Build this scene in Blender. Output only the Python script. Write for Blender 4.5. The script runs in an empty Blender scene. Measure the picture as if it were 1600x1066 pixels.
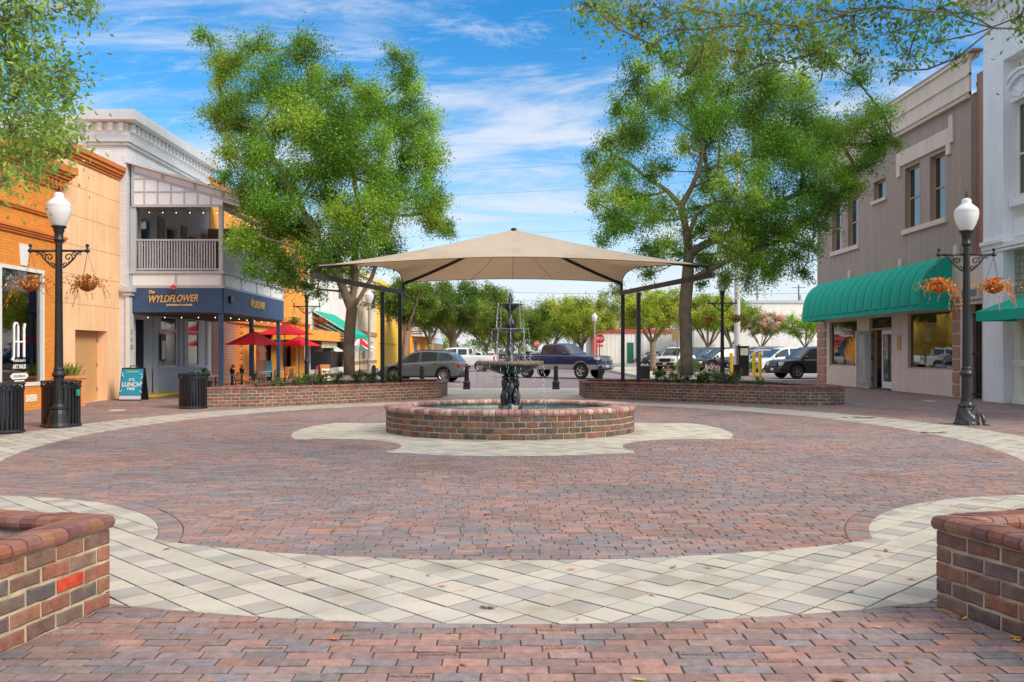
import bpy, math, random
import numpy as np
from mathutils import Vector, Matrix

# ---------------------------------------------------------------- camera, sky, sun, exposure
sc = bpy.context.scene
col = sc.collection
rad = math.radians
R = random.Random(11)
NR = np.random.default_rng(11)
F, CH, HY = 1400.0, 1.6, 549.0           # focal length in photo pixels, eye height, horizon row

cam_d = bpy.data.cameras.new("camera")
cam = bpy.data.objects.new("camera", cam_d)
col.objects.link(cam)
cam.location = (0, 0, CH)
cam.rotation_euler = (rad(90), 0, 0)
cam_d.sensor_width = 36
cam_d.lens = 36 * F / 1600
cam_d.shift_y = 0.0103
cam_d.clip_start = 0.05
cam_d.clip_end = 3000
sc.camera = cam
K = F / 950.0

SUN_EL, SUN_AZ = 36, 126                  # azimuth from +Y clockwise: behind the camera, to the right
wd = bpy.data.worlds.new("World")
sc.world = wd
wd.use_nodes = True
wt = wd.node_tree
wt.nodes.clear()
def WN(ty, **kw):
    n = wt.nodes.new(ty)
    for k, v in kw.items():
        setattr(n, k, v)
    return n
wl = wt.links.new
sky = WN('ShaderNodeTexSky', sky_type='NISHITA', sun_disc=False)
sky.sun_elevation = rad(SUN_EL)
sky.sun_rotation = rad(SUN_AZ)
sky.air_density = 1.0
sky.dust_density = 0.6
sky.ozone_density = 1.6
hs = WN('ShaderNodeHueSaturation')
hs.inputs['Saturation'].default_value = 1.5
hs.inputs['Value'].default_value = 0.55
wl(sky.outputs[0], hs.inputs['Color'])
tc = WN('ShaderNodeTexCoord')
sep = WN('ShaderNodeSeparateXYZ')
wl(tc.outputs['Generated'], sep.inputs[0])
def WM(op, a, b=None, clamp=False):
    n = WN('ShaderNodeMath', operation=op, use_clamp=clamp)
    for i, q in enumerate((a, b)):
        if q is None: continue
        if isinstance(q, (int, float)): n.inputs[i].default_value = q
        else: wl(q, n.inputs[i])
    return n.outputs[0]
dz = WM('ADD', WM('MAXIMUM', sep.outputs[2], 0.0), 0.16)
cx = WM('DIVIDE', sep.outputs[0], dz)
cy = WM('DIVIDE', sep.outputs[1], dz)
cmb = WN('ShaderNodeCombineXYZ')
wl(cx, cmb.inputs[0]); wl(cy, cmb.inputs[1])
def cloud(scale, sx, sy, rot, lo, hi, off, dist, rough=0.62):
    mp = WN('ShaderNodeMapping')
    mp.inputs['Scale'].default_value = (sx, sy, 1)
    mp.inputs['Rotation'].default_value = (0, 0, rad(rot))
    mp.inputs['Location'].default_value = off
    wl(cmb.outputs[0], mp.inputs[0])
    nz = WN('ShaderNodeTexNoise')
    nz.inputs['Scale'].default_value = scale
    nz.inputs['Detail'].default_value = 9
    nz.inputs['Roughness'].default_value = rough
    nz.inputs['Distortion'].default_value = dist
    wl(mp.outputs[0], nz.inputs['Vector'])
    mr = WN('ShaderNodeMapRange', interpolation_type='SMOOTHSTEP')
    mr.inputs[1].default_value = lo
    mr.inputs[2].default_value = hi
    wl(nz.outputs[0], mr.inputs[0])
    return mr.outputs[0]
c1 = cloud(1.1, 0.8, 1.7, -12, 0.43, 0.66, (4.35, 0.6, 0), 0.7, 0.66)
c2 = cloud(3.4, 0.7, 2.0, 14, 0.47, 0.74, (0.4, 5.2, 0), 1.2, 0.74)
low = WN('ShaderNodeMapRange', interpolation_type='SMOOTHSTEP')   # thicker cloud towards the horizon
low.inputs[1].default_value = 0.22; low.inputs[2].default_value = 0.01
low.inputs[3].default_value = 0.0; low.inputs[4].default_value = 0.90
wl(sep.outputs[2], low.inputs[0])
cm = WM('MAXIMUM', WM('MULTIPLY', c1, 0.92), WM('MULTIPLY', c2, 0.55))
cm = WM('ADD', WM('MULTIPLY', cm, WM('SUBTRACT', 1.0, low.outputs[0])), low.outputs[0], True)
hi_ = WN('ShaderNodeMapRange', interpolation_type='SMOOTHSTEP')   # unseen bright cloud, added above the frame to raise the ambient light
hi_.inputs[1].default_value = 0.38; hi_.inputs[2].default_value = 0.68
wl(sep.outputs[2], hi_.inputs[0])
cm = WM('MAXIMUM', WM('MULTIPLY', cm, 0.93), WM('MULTIPLY', hi_.outputs[0], 0.85))
ccol = WN('ShaderNodeMix', data_type='RGBA')
wl(hi_.outputs[0], ccol.inputs[0])
ccol.inputs[6].default_value = (2.35, 2.5, 2.8, 1)
ccol.inputs[7].default_value = (4.4, 4.35, 4.3, 1)
mixc = WN('ShaderNodeMix', data_type='RGBA')
wl(cm, mixc.inputs[0])
wl(hs.outputs[0], mixc.inputs[6])
wl(ccol.outputs[2], mixc.inputs[7])
bg = WN('ShaderNodeBackground')
bg.inputs[1].default_value = 0.15
wl(mixc.outputs[2], bg.inputs[0])
wo = WN('ShaderNodeOutputWorld')
wl(bg.outputs[0], wo.inputs[0])

sun_d = bpy.data.lights.new("sun", 'SUN')
sun = bpy.data.objects.new("sun", sun_d)
col.objects.link(sun)
sun_d.energy = 1.6
sun_d.angle = rad(24)
sun_d.color = (1.0, 0.88, 0.72)
a = rad(SUN_AZ); e = rad(SUN_EL)
sdir = Vector((math.sin(a) * math.cos(e), math.cos(a) * math.cos(e), math.sin(e)))
sun.rotation_euler = sdir.to_track_quat('Z', 'Y').to_euler()
sun.location = sdir * 60

vs_ = sc.view_settings
sc.display_settings.display_device = 'sRGB'
vs_.view_transform = 'Standard'
vs_.look = 'None'
vs_.exposure = 1.22
vs_.gamma = 1
sc.render.engine = 'CYCLES'
sc.cycles.max_bounces = 7
sc.cycles.transparent_max_bounces = 16
sc.cycles.caustics_reflective = False
sc.cycles.caustics_refractive = False
sc.cycles.use_denoising = True

# ---------------------------------------------------------------- helpers
def wp(px, py, Z):                        # a photo pixel at a chosen distance -> a point
    return Vector(((px - 800) / F * Z, Z, CH - (py - HY) * Z / F))
def s2l(c):
    return c / 12.92 if c <= 0.04045 else ((c + 0.055) / 1.055) ** 2.4
def hx(r, g, b, k=1.0):                   # sRGB 0-255 -> linear
    return (s2l(r / 255) * k, s2l(g / 255) * k, s2l(b / 255) * k)
def lerp(a, b, t):
    return a + (b - a) * t

MATS = {}
def tree_nodes(name):
    m = bpy.data.materials.new(name)
    m.use_nodes = True
    t = m.node_tree
    return m, t, t.nodes['Principled BSDF'], t.nodes['Material Output']
def nn(t, ty, ins=None, **kw):
    n = t.nodes.new(ty)
    for k, v in kw.items():
        setattr(n, k, v)
    for k, v in (ins or {}).items():
        s = n.inputs[k]
        if hasattr(v, 'is_output'):
            t.links.new(v, s)
        else:
            s.default_value = v
    return n
def noise(t, vec, scale, detail=4, rough=0.55):
    return nn(t, 'ShaderNodeTexNoise', {'Vector': vec, 'Scale': scale, 'Detail': detail, 'Roughness': rough}).outputs[0]
def remap(t, v, a, b, lo, hi):
    return nn(t, 'ShaderNodeMapRange', {0: v, 1: a, 2: b, 3: lo, 4: hi}).outputs[0]
def mul(t, a, b):
    return nn(t, 'ShaderNodeMath', {0: a, 1: b}, operation='MULTIPLY').outputs[0]

def mat(name, c, rough=0.6, metal=0.0, var=0.10, scale=1.6, fine=0.06, fscale=40, bump=0.0, bdist=0.01,
        attr=False, spec=0.5, coat=0.0, streak=0.0, transl=0.0, tcol=None, dirt=None, dirt_amt=0.0, dscale=0.8):
    if name in MATS: return MATS[name]
    m, t, b, out = tree_nodes(name)
    pos = nn(t, 'ShaderNodeNewGeometry').outputs['Position']
    if attr:
        base = nn(t, 'ShaderNodeVertexColor', layer_name='Col').outputs[0]
    else:
        rgb = nn(t, 'ShaderNodeRGB'); rgb.outputs[0].default_value = (*c, 1); base = rgb.outputs[0]
    k = remap(t, noise(t, pos, scale, 5), 0.28, 0.72, 1 - var, 1 + var)
    fn = noise(t, pos, fscale, 4, 0.65)
    k = mul(t, k, remap(t, fn, 0.25, 0.75, 1 - fine, 1 + fine))
    if streak:
        mp = nn(t, 'ShaderNodeMapping', {'Vector': pos, 'Scale': (1.6, 1.9, 0.16)}).outputs[0]
        k = mul(t, k, remap(t, noise(t, mp, 2.2, 6, 0.6), 0.3, 0.7, 1 - streak, 1 + streak * 0.6))
    cc = nn(t, 'ShaderNodeVectorMath', {0: base, 'Scale': k}, operation='SCALE').outputs[0]
    if dirt is not None:
        f = remap(t, noise(t, pos, dscale, 7, 0.65), 0.5, 0.72, 0.0, dirt_amt)
        mx = nn(t, 'ShaderNodeMix', {0: f, 6: cc, 7: (*dirt, 1)}, data_type='RGBA')
        cc = mx.outputs[2]
    t.links.new(cc, b.inputs['Base Color'])
    t.links.new(remap(t, fn, 0.3, 0.7, max(0.02, rough - 0.07), min(1, rough + 0.07)), b.inputs['Roughness'])
    b.inputs['Metallic'].default_value = metal
    b.inputs['Specular IOR Level'].default_value = spec
    if coat:
        b.inputs['Coat Weight'].default_value = coat
        b.inputs['Coat Roughness'].default_value = 0.04
    if bump:
        bn = nn(t, 'ShaderNodeBump', {'Height': fn, 'Strength': bump, 'Distance': bdist})
        t.links.new(bn.outputs[0], b.inputs['Normal'])
    if transl:
        tb = nn(t, 'ShaderNodeBsdfTranslucent')
        if tcol: tb.inputs[0].default_value = (*tcol, 1)
        else: t.links.new(cc, tb.inputs[0])
        ms = nn(t, 'ShaderNodeMixShader', {0: transl, 1: b.outputs[0], 2: tb.outputs[0]})
        t.links.new(ms.outputs[0], out.inputs[0])
    MATS[name] = m
    return m

def brick_mat(name, c1, c2, mortar, bw=0.22, bh=0.075, ms=0.01, var=0.15, bump=0.4, streak=0.1, rough=0.8, flat=False, dirt=None, dirt_amt=0.0):
    if name in MATS: return MATS[name]
    m, t, b, out = tree_nodes(name)
    pos = nn(t, 'ShaderNodeNewGeometry').outputs['Position']
    sp = nn(t, 'ShaderNodeSeparateXYZ', {0: pos})
    if flat:
        v = pos
    else:
        u = nn(t, 'ShaderNodeMath', {0: sp.outputs[0], 1: sp.outputs[1]}, operation='ADD').outputs[0]
        v = nn(t, 'ShaderNodeCombineXYZ', {0: u, 1: sp.outputs[2]}).outputs[0]
    jit = nn(t, 'ShaderNodeVectorMath', {0: nn(t, 'ShaderNodeTexNoise', {'Vector': pos, 'Scale': 5.0}).outputs[1], 'Scale': 0.02}, operation='SCALE').outputs[0]
    v = nn(t, 'ShaderNodeVectorMath', {0: v, 1: jit}, operation='ADD').outputs[0]
    br = nn(t, 'ShaderNodeTexBrick', {'Vector': v, 'Color1': (*c1, 1), 'Color2': (*c2, 1), 'Mortar': (*mortar, 1), 'Scale': 1.0,
            'Mortar Size': ms, 'Mortar Smooth': 0.25, 'Bias': 0.0, 'Brick Width': bw, 'Row Height': bh})
    k = remap(t, noise(t, pos, 1.1, 6, 0.65), 0.28, 0.72, 1 - var, 1 + var)
    fn = noise(t, pos, 45, 4)
    k = mul(t, k, remap(t, fn, 0.25, 0.75, 0.92, 1.08))
    if streak:
        mp = nn(t, 'ShaderNodeMapping', {'Vector': pos, 'Scale': (3.0, 3.0, 0.2)}).outputs[0]
        k = mul(t, k, remap(t, noise(t, mp, 2.0, 6), 0.3, 0.7, 1 - streak, 1 + streak * 0.5))
    cc = nn(t, 'ShaderNodeVectorMath', {0: br.outputs[0], 'Scale': k}, operation='SCALE').outputs[0]
    if dirt is not None:
        f = remap(t, noise(t, pos, 0.7, 7, 0.65), 0.5, 0.72, 0.0, dirt_amt)
        cc = nn(t, 'ShaderNodeMix', {0: f, 6: cc, 7: (*dirt, 1)}, data_type='RGBA').outputs[2]
    t.links.new(cc, b.inputs['Base Color'])
    b.inputs['Roughness'].default_value = rough
    h = nn(t, 'ShaderNodeMath', {0: nn(t, 'ShaderNodeMath', {0: 1.0, 1: br.outputs[1]}, operation='SUBTRACT').outputs[0], 1: mul(t, fn, 0.3)}, operation='ADD').outputs[0]
    bn = nn(t, 'ShaderNodeBump', {'Height': h, 'Strength': bump, 'Distance': 0.01})
    t.links.new(bn.outputs[0], b.inputs['Normal'])
    MATS[name] = m
    return m

def glass_mat(name, tint=(0.8, 0.85, 0.85), base=0.10):
    m, t, b, out = tree_nodes(name)
    t.nodes.remove(b)
    pos = nn(t, 'ShaderNodeNewGeometry').outputs['Position']
    bn = nn(t, 'ShaderNodeBump', {'Height': noise(t, pos, 1.3, 2), 'Strength': 0.05, 'Distance': 0.05})
    fr = nn(t, 'ShaderNodeFresnel', {'IOR': 1.5, 'Normal': bn.outputs[0]}).outputs[0]
    fac = nn(t, 'ShaderNodeMath', {0: fr, 1: base}, operation='ADD', use_clamp=True).outputs[0]
    tr = nn(t, 'ShaderNodeBsdfTransparent', {0: (*tint, 1)})
    gl = nn(t, 'ShaderNodeBsdfGlossy', {'Color': (0.95, 0.97, 1, 1), 'Roughness': 0.02, 'Normal': bn.outputs[0]})
    ms = nn(t, 'ShaderNodeMixShader', {0: fac, 1: tr.outputs[0], 2: gl.outputs[0]})
    t.links.new(ms.outputs[0], out.inputs[0])
    return m

class MB:
    """collects faces; build() links them as one mesh object"""
    def __init__(s):
        s.v = []; s.f = []; s.mi = []; s.c = []; s.cur = 0; s.cc = (1, 1, 1)
    def add(s, vs, fs, M=None):
        b = len(s.v)
        if M is not None: vs = [M @ Vector(p) for p in vs]
        s.v.extend((p[0], p[1], p[2]) for p in vs)
        for f in fs:
            s.f.append([b + i for i in f]); s.mi.append(s.cur); s.c.append(s.cc)
        return s
    def box(s, x0, x1, y0, y1, z0, z1, M=None):
        return s.add([(x0, y0, z0), (x1, y0, z0), (x1, y1, z0), (x0, y1, z0), (x0, y0, z1), (x1, y0, z1), (x1, y1, z1), (x0, y1, z1)],
                     [(3, 2, 1, 0), (4, 5, 6, 7), (0, 1, 5, 4), (1, 2, 6, 5), (2, 3, 7, 6), (3, 0, 4, 7)], M)
    def cbox(s, c, sx, sy, sz, M=None):
        return s.box(c[0] - sx / 2, c[0] + sx / 2, c[1] - sy / 2, c[1] + sy / 2, c[2] - sz / 2, c[2] + sz / 2, M)
    def quad(s, *p):
        return s.add(p, [tuple(range(len(p)))])
    def bar(s, p, q, w, h=None):           # square bar between two points
        p = Vector(p); q = Vector(q); h = h or w
        d = q - p
        z = d.normalized()
        up = Vector((0, 0, 1)) if abs(z.z) < 0.95 else Vector((0, 1, 0))
        x = up.cross(z).normalized(); y = z.cross(x)
        vs = []
        for o in (p, q):
            for sx, sy in ((-1, -1), (1, -1), (1, 1), (-1, 1)):
                vs.append(o + x * (sx * w / 2) + y * (sy * h / 2))
        return s.add(vs, [(3, 2, 1, 0), (4, 5, 6, 7), (0, 1, 5, 4), (1, 2, 6, 5), (2, 3, 7, 6), (3, 0, 4, 7)])
    def tube(s, pts, rr, n=8, cap=True):
        pts = [Vector(p) for p in pts]
        if isinstance(rr, (int, float)): rr = [rr] * len(pts)
        vs = []; fs = []
        x = None
        for i, p in enumerate(pts):
            d = (pts[min(i + 1, len(pts) - 1)] - pts[max(i - 1, 0)])
            d = d.normalized() if d.length > 1e-9 else Vector((0, 0, 1))
            if x is None:
                up = Vector((0, 0, 1)) if abs(d.z) < 0.9 else Vector((1, 0, 0))
                x = up.cross(d).normalized()
            else:
                x = (x - d * x.dot(d))
                x = x.normalized() if x.length > 1e-6 else Vector((1, 0, 0)).cross(d).normalized()
            y = d.cross(x)
            for k in range(n):
                a = 2 * math.pi * k / n
                vs.append(p + x * (math.cos(a) * rr[i]) + y * (math.sin(a) * rr[i]))
        for i in range(len(pts) - 1):
            for k in range(n):
                k2 = (k + 1) % n
                fs.append((i * n + k, i * n + k2, (i + 1) * n + k2, (i + 1) * n + k))
        if cap:
            fs.append(tuple(range(n - 1, -1, -1)))
            fs.append(tuple((len(pts) - 1) * n + k for k in range(n)))
        return s.add(vs, fs)
    def lathe(s, prof, n=24, c=(0, 0, 0), M=None, wob=None, arc=(0, 2 * math.pi)):
        vs = []; fs = []
        full = abs(arc[1] - arc[0] - 2 * math.pi) < 1e-6
        m = n if full else n + 1
        for (r, z) in prof:
            for k in range(m):
                a = arc[0] + (arc[1] - arc[0]) * k / n
                q = r * (wob(a, r, z) if wob else 1)
                vs.append((c[0] + q * math.cos(a), c[1] + q * math.sin(a), c[2] + z))
        for i in range(len(prof) - 1):
            for k in range(n):
                k2 = (k + 1) % m
                fs.append((i * m + k, i * m + k2, (i + 1) * m + k2, (i + 1) * m + k))
        return s.add(vs, fs, M)
    def prism(s, poly, vec, M=None):       # flat polygon (3-D points) swept along vec
        n = len(poly); vec = Vector(vec)
        vs = [Vector(p) for p in poly] + [Vector(p) + vec for p in poly]
        fs = [tuple(range(n - 1, -1, -1)), tuple(range(n, 2 * n))]
        fs += [(i, (i + 1) % n, n + (i + 1) % n, n + i) for i in range(n)]
        return s.add(vs, fs, M)
    def ball(s, c, r, sx=1, sy=1, sz=1, n=10, m=7):
        prof = [(max(1e-4, math.sin(math.pi * i / m)) * r, -math.cos(math.pi * i / m) * r) for i in range(m + 1)]
        M = Matrix.Translation(Vector(c)) @ Matrix.Diagonal((sx, sy, sz, 1))
        return s.lathe(prof, n, M=M)
    def grid(s, P):                        # rows of points
        h = len(P); w = len(P[0])
        vs = [p for r in P for p in r]
        fs = [(i * w + j, i * w + j + 1, (i + 1) * w + j + 1, (i + 1) * w + j) for i in range(h - 1) for j in range(w - 1)]
        return s.add(vs, fs)
    def wall(s, axis, c, t, a0, a1, z0, z1, holes=()):   # slab with rectangular openings
        A = sorted({a0, a1, *[q for h in holes for q in h[:2] if a0 < q < a1]})
        Zs = sorted({z0, z1, *[q for h in holes for q in h[2:] if z0 < q < z1]})
        for i in range(len(A) - 1):
            for j in range(len(Zs) - 1):
                am = (A[i] + A[i + 1]) / 2; zm = (Zs[j] + Zs[j + 1]) / 2
                if any(h[0] < am < h[1] and h[2] < zm < h[3] for h in holes): continue
                lo, hi = min(c, c + t), max(c, c + t)
                if axis == 'x': s.box(lo, hi, A[i], A[i + 1], Zs[j], Zs[j + 1])
                else: s.box(A[i], A[i + 1], lo, hi, Zs[j], Zs[j + 1])
        return s
    def build(s, name, mats, parent=None, smooth=False, bevel=0.0, colors=False, local=False):
        me = bpy.data.meshes.new(name)
        off = Vector((0, 0, 0))
        if parent is not None and not local:
            p = parent
            while p is not None:
                off += p.location; p = p.parent
        v = np.array(s.v, dtype=np.float64).reshape(-1, 3) - np.array(off)
        me.from_pydata([tuple(q) for q in v], [], s.f)
        mats = mats if isinstance(mats, (list, tuple)) else [mats]
        for m in mats: me.materials.append(m)
        if len(mats) > 1: me.polygons.foreach_set('material_index', s.mi)
        if colors:
            at = me.color_attributes.new('Col', 'FLOAT_COLOR', 'CORNER')
            arr = np.ones((len(me.loops), 4), dtype=np.float32)
            k = 0
            for f, c in zip(s.f, s.c):
                arr[k:k + len(f), :3] = c; k += len(f)
            at.data.foreach_set('color', arr.ravel())
        if smooth: me.polygons.foreach_set('use_smooth', [True] * len(me.polygons))
        me.update()
        o = bpy.data.objects.new(name, me)
        col.objects.link(o)
        if parent is not None: o.parent = parent
        if bevel:
            md = o.modifiers.new('bevel', 'BEVEL')
            md.width = bevel; md.segments = 2; md.limit_method = 'ANGLE'; md.angle_limit = rad(40)
            md.harden_normals = False
        if smooth == 'auto':
            pass
        return o

def tag(o, label, cat, group=None):
    o['label'] = label; o['category'] = cat
    if group: o['group'] = group
    return o
def thing(name, label, cat, loc=(0, 0, 0), group=None, rz=0.0):
    o = bpy.data.objects.new(name, None)
    o.empty_display_size = 0.3
    col.objects.link(o)
    o.location = loc
    o.rotation_euler = (0, 0, rz)
    return tag(o, label, cat, group)
def struct(o, kind='structure'):
    o['kind'] = kind
    return o
KIDS = {}
def dup(root, loc, rz=0.0, label=None):
    r = root.copy(); col.objects.link(r)
    r.location = loc; r.rotation_euler = (0, 0, rz)
    if label: r['label'] = label
    def rec(src, dst):
        for ch in [o for o in col.objects if o.parent == src]:
            c = ch.copy(); col.objects.link(c); c.parent = dst
            rec(ch, c)
    rec(root, r)
    return r
def text(name, s, size, m, loc, rot, parent=None, ext=0.006, shear=0.0, sx=1.0, off=0.0, kind=None, spacing=1.0):
    cu = bpy.data.curves.new(name, 'FONT')
    cu.body = s; cu.size = size; cu.extrude = ext; cu.shear = shear; cu.offset = off
    cu.align_x = 'CENTER'; cu.align_y = 'CENTER'; cu.space_character = spacing
    cu.resolution_u = 3
    tmp = bpy.data.objects.new(name, cu)
    col.objects.link(tmp)
    dg = bpy.context.evaluated_depsgraph_get()
    me = bpy.data.meshes.new_from_object(tmp.evaluated_get(dg))
    bpy.data.objects.remove(tmp)
    me.materials.clear(); me.materials.append(m)
    o = bpy.data.objects.new(name, me)
    col.objects.link(o)
    off_ = Vector((0, 0, 0)); p = parent
    while p is not None:
        off_ += p.location; p = p.parent
    o.location = Vector(loc) - off_
    o.rotation_euler = rot
    o.scale = (sx, 1, 1)
    if parent is not None: o.parent = parent
    return o
FRONT = (rad(90), 0, 0)
EAST = (rad(90), 0, rad(90))              # on a wall that faces +X
WEST = (rad(90), 0, rad(-90))             # on a wall that faces -X

# ---------------------------------------------------------------- materials
M_black = mat('black_paint', (0.012, 0.013, 0.016), 0.35, var=0.2, fine=0.1, fscale=25, spec=0.5)
M_iron = mat('cast_iron', (0.014, 0.015, 0.017), 0.42, var=0.25, fine=0.15, bump=0.15, fscale=60)
M_white = mat('white_paint', (0.72, 0.72, 0.71), 0.55, var=0.05, streak=0.05)
M_glassdark = mat('dark_window_glass', (0.022, 0.028, 0.032), 0.05, var=0.3, fine=0.02, spec=0.9, coat=0.6)
M_glass = glass_mat('window_glass')
M_globe = mat('frosted_globe', (0.86, 0.87, 0.88), 0.16, var=0.03, fine=0.01, transl=0.25, spec=0.5)
M_conc = mat('pale_concrete', hx(186, 178, 166), 0.85, var=0.14, scale=0.7, fine=0.07, fscale=70, bump=0.15, dirt=hx(120, 112, 104), dirt_amt=0.5)
M_bark = mat('tree_bark', hx(142, 126, 106), 0.9, var=0.28, scale=4.5, fine=0.25, fscale=34, bump=0.9, bdist=0.03, dirt=hx(108, 112, 88), dirt_amt=0.5, dscale=3)
M_leaf = mat('leaves', (1, 1, 1), 0.42, attr=True, var=0.12, scale=0.9, fine=0.05, transl=0.46, spec=0.35)
M_brickc = mat('brick_units', (1, 1, 1), 0.8, attr=True, var=0.30, scale=13, fine=0.3, fscale=95, bump=0.8, bdist=0.008, dirt=hx(150, 136, 118), dirt_amt=0.4, dscale=7)
M_cap = mat('glazed_cap_brick', (1, 1, 1), 0.45, attr=True, var=0.22, scale=12, fine=0.24, fscale=90, bump=0.6, bdist=0.006, spec=0.4, dirt=hx(96, 76, 66), dirt_amt=0.45, dscale=6)
M_mortar = mat('mortar', hx(184, 168, 142), 0.95, var=0.25, scale=5, fine=0.25, fscale=120, bump=0.7, bdist=0.01, dirt=hx(104, 92, 78), dirt_amt=0.75, dscale=3.5)
M_soil = mat('soil', hx(84, 62, 46), 0.95, var=0.3, scale=6, fine=0.3, fscale=50, bump=1.0, bdist=0.04)
M_chrome = mat('brushed_metal', (0.55, 0.56, 0.57), 0.3, metal=1.0, var=0.1)
M_rubber = mat('tyre_rubber', (0.018, 0.018, 0.019), 0.8, var=0.2)
M_bulb = mat('warm_bulb', (1.0, 0.8, 0.5), 0.3)
_b = M_bulb.node_tree.nodes['Principled BSDF']
_b.inputs['Emission Color'].default_value = (1.0, 0.72, 0.35, 1); _b.inputs['Emission Strength'].default_value = 1.5

# ---------------------------------------------------------------- ground sheets
def sheet(name, poly, z, m):
    b = MB(); b.add([(x, y, z) for x, y in poly], [tuple(range(len(poly)))])
    return struct(b.build(name, m))
M_grd = mat('ground_far', hx(140, 134, 122), 0.95, var=0.15, scale=0.3)
M_base = mat('joint_sand', hx(112, 96, 80), 0.95, var=0.25, scale=1.2, fine=0.25, fscale=60, dirt=hx(60, 52, 44), dirt_amt=0.6, dscale=1.5)
M_street = brick_mat('street_brick', hx(150, 132, 132), hx(126, 116, 122), hx(104, 94, 92), 0.24, 0.11, 0.008, var=0.16, bump=0.25, streak=0, flat=True, dirt=hx(92, 84, 84), dirt_amt=0.5)
M_walk = brick_mat('sidewalk_brick', hx(150, 112, 104), hx(122, 100, 102), hx(96, 82, 74), 0.24, 0.10, 0.008, var=0.18, bump=0.25, streak=0, flat=True, dirt=hx(86, 74, 70), dirt_amt=0.4)
M_lot = mat('asphalt', hx(140, 136, 132), 0.95, var=0.12, scale=0.5, fine=0.12, fscale=80, bump=0.2)
sheet('ground', [(-900, -300), (900, -300), (900, 1500), (-900, 1500)], -0.05, M_grd)
sheet('plaza_base', [(-17, -6), (17, -6), (17, 30.4), (-17, 30.4)], -0.0055, M_base)
sheet('concrete_strip', [(-9.6, 30.4), (9.6, 30.4), (9.6, 39.6), (-9.6, 39.6)], -0.004, M_conc)
sheet('street', [(-8.2, 39.6), (7.7, 39.6), (7.7, 500), (-8.2, 500)], -0.012, M_street)
b = MB(); b.box(-17, -9.6, 30.4, 39.6, -0.03, -0.008); b.box(-17, -8.35, 39.6, 240, -0.03, -0.008)
struct(b.build('sidewalk_west', M_walk))
b = MB(); b.box(9.6, 17, 30.4, 39.6, -0.03, -0.008); b.box(9.6, 17, 39.6, 46.2, -0.03, -0.006)
struct(b.build('sidewalk_east', M_walk))
M_kerb = mat('kerb_concrete', hx(186, 180, 170), 0.85, var=0.15, scale=1.5, fine=0.1, dirt=hx(110, 104, 96), dirt_amt=0.6)
b = MB(); b.box(-8.35, -8.18, 39.6, 240, -0.02, 0.012)
b.box(7.7, 7.9, 40.0, 76, -0.02, 0.15); b.box(7.9, 9.6, 39.8, 40.0, -0.02, 0.15); b.box(9.6, 17, 46.2, 46.4, -0.02, 0.152)
struct(b.build('kerb', M_kerb, bevel=0.02))
b = MB(); b.box(7.9, 10.4, 40.0, 76, -0.02, 0.145); b.box(7.7, 16, 76, 86, -0.02, 0.145)
struct(b.build('sidewalk_corner', M_conc))
b = MB(); b.box(10.4, 70, 46.4, 150, -0.02, 0.14)
struct(b.build('parking_lot', M_lot))
b = MB(); 
for x in (13.2, 16.4, 19.6, 22.8, 26.0): b.box(x, x + 0.1, 48, 54, 0.14, 0.144)
M_line = mat('road_paint', hx(214, 212, 205), 0.7, var=0.15, fine=0.2, dirt=hx(150, 145, 140), dirt_amt=0.6, dscale=3)
struct(b.build('parking_lines', M_line))
b = MB(); b.box(-2.4, -1.9, 46.5, 46.7, -0.012, -0.008); b.box(-2.75, -2.3, 43.2, 43.4, -0.012, -0.008); b.box(-2.9, -2.78, 54, 59, -0.012, -0.008)
struct(b.build('street_markings', M_line))

# brick palette of the plaza
PAV = [hx(168, 112, 98), hx(178, 116, 92), hx(150, 112, 104), hx(146, 120, 120), hx(132, 124, 132), hx(124, 118, 118),
       hx(160, 128, 120), hx(118, 112, 124), hx(150, 104, 92), hx(168, 134, 122), hx(138, 110, 112), hx(184, 122, 98), hx(142, 116, 108), hx(156, 118, 112)]
PAV = [tuple(lerp(v, g, 0.5) * k_ for v, g, k_ in zip(c, hx(152, 138, 138), (0.83, 0.855, 0.86))) for c in PAV]
def jit(c, k=0.10):
    q = R.uniform(1 - k, 1 + k)
    return (c[0] * q * R.uniform(0.97, 1.03), c[1] * q, c[2] * q * R.uniform(0.97, 1.03))

PC = (0.0, 17.25)
def ell(x, y, a, b_, c=PC):               # >0 inside (approximate metres)
    dx = (x - c[0]) / a; dy = (y - c[1]) / b_
    r = math.hypot(dx, dy)
    return (1 - r) * min(a, b_) if r < 1e-6 else (1 - r) * math.hypot(x - c[0], y - c[1]) / r
BITES = [(-6.0, 6.9, 3.05), (6.05, 6.95, 3.05)]
def f_inner(x, y):                        # brick field inside the pale band
    v = ell(x, y, 8.15, 10.4)
    for bx, by, br in BITES: v = min(v, math.hypot(x - bx, y - by) - br)
    return v
def f_band(x, y):                         # pale tile band and the discs round the near planters
    o = ell(x, y, 9.65, 12.0)
    return min(o, -f_inner(x, y))
APC = (0.0, 18.2)
def f_apron(x, y):
    v = ell(x, y, 4.35, 4.5, APC)
    for sx in (-1, 1):
        for yy in (14.95, 21.45): v = min(v, math.hypot(x - sx * 3.3, y - yy) - 1.45)
    return v
def clip(poly, fn):
    vals = [fn(*p) for p in poly]
    if min(vals) >= 0: return poly
    if max(vals) <= 0: return None
    out = []
    for i in range(len(poly)):
        p, q = poly[i], poly[(i + 1) % len(poly)]; a, b_ = vals[i], vals[(i + 1) % len(poly)]
        if a >= 0: out.append(p)
        if (a >= 0) != (b_ >= 0):
            t = a / (a - b_); out.append((p[0] + (q[0] - p[0]) * t, p[1] + (q[1] - p[1]) * t))
    return out if len(out) >= 3 else None
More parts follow.
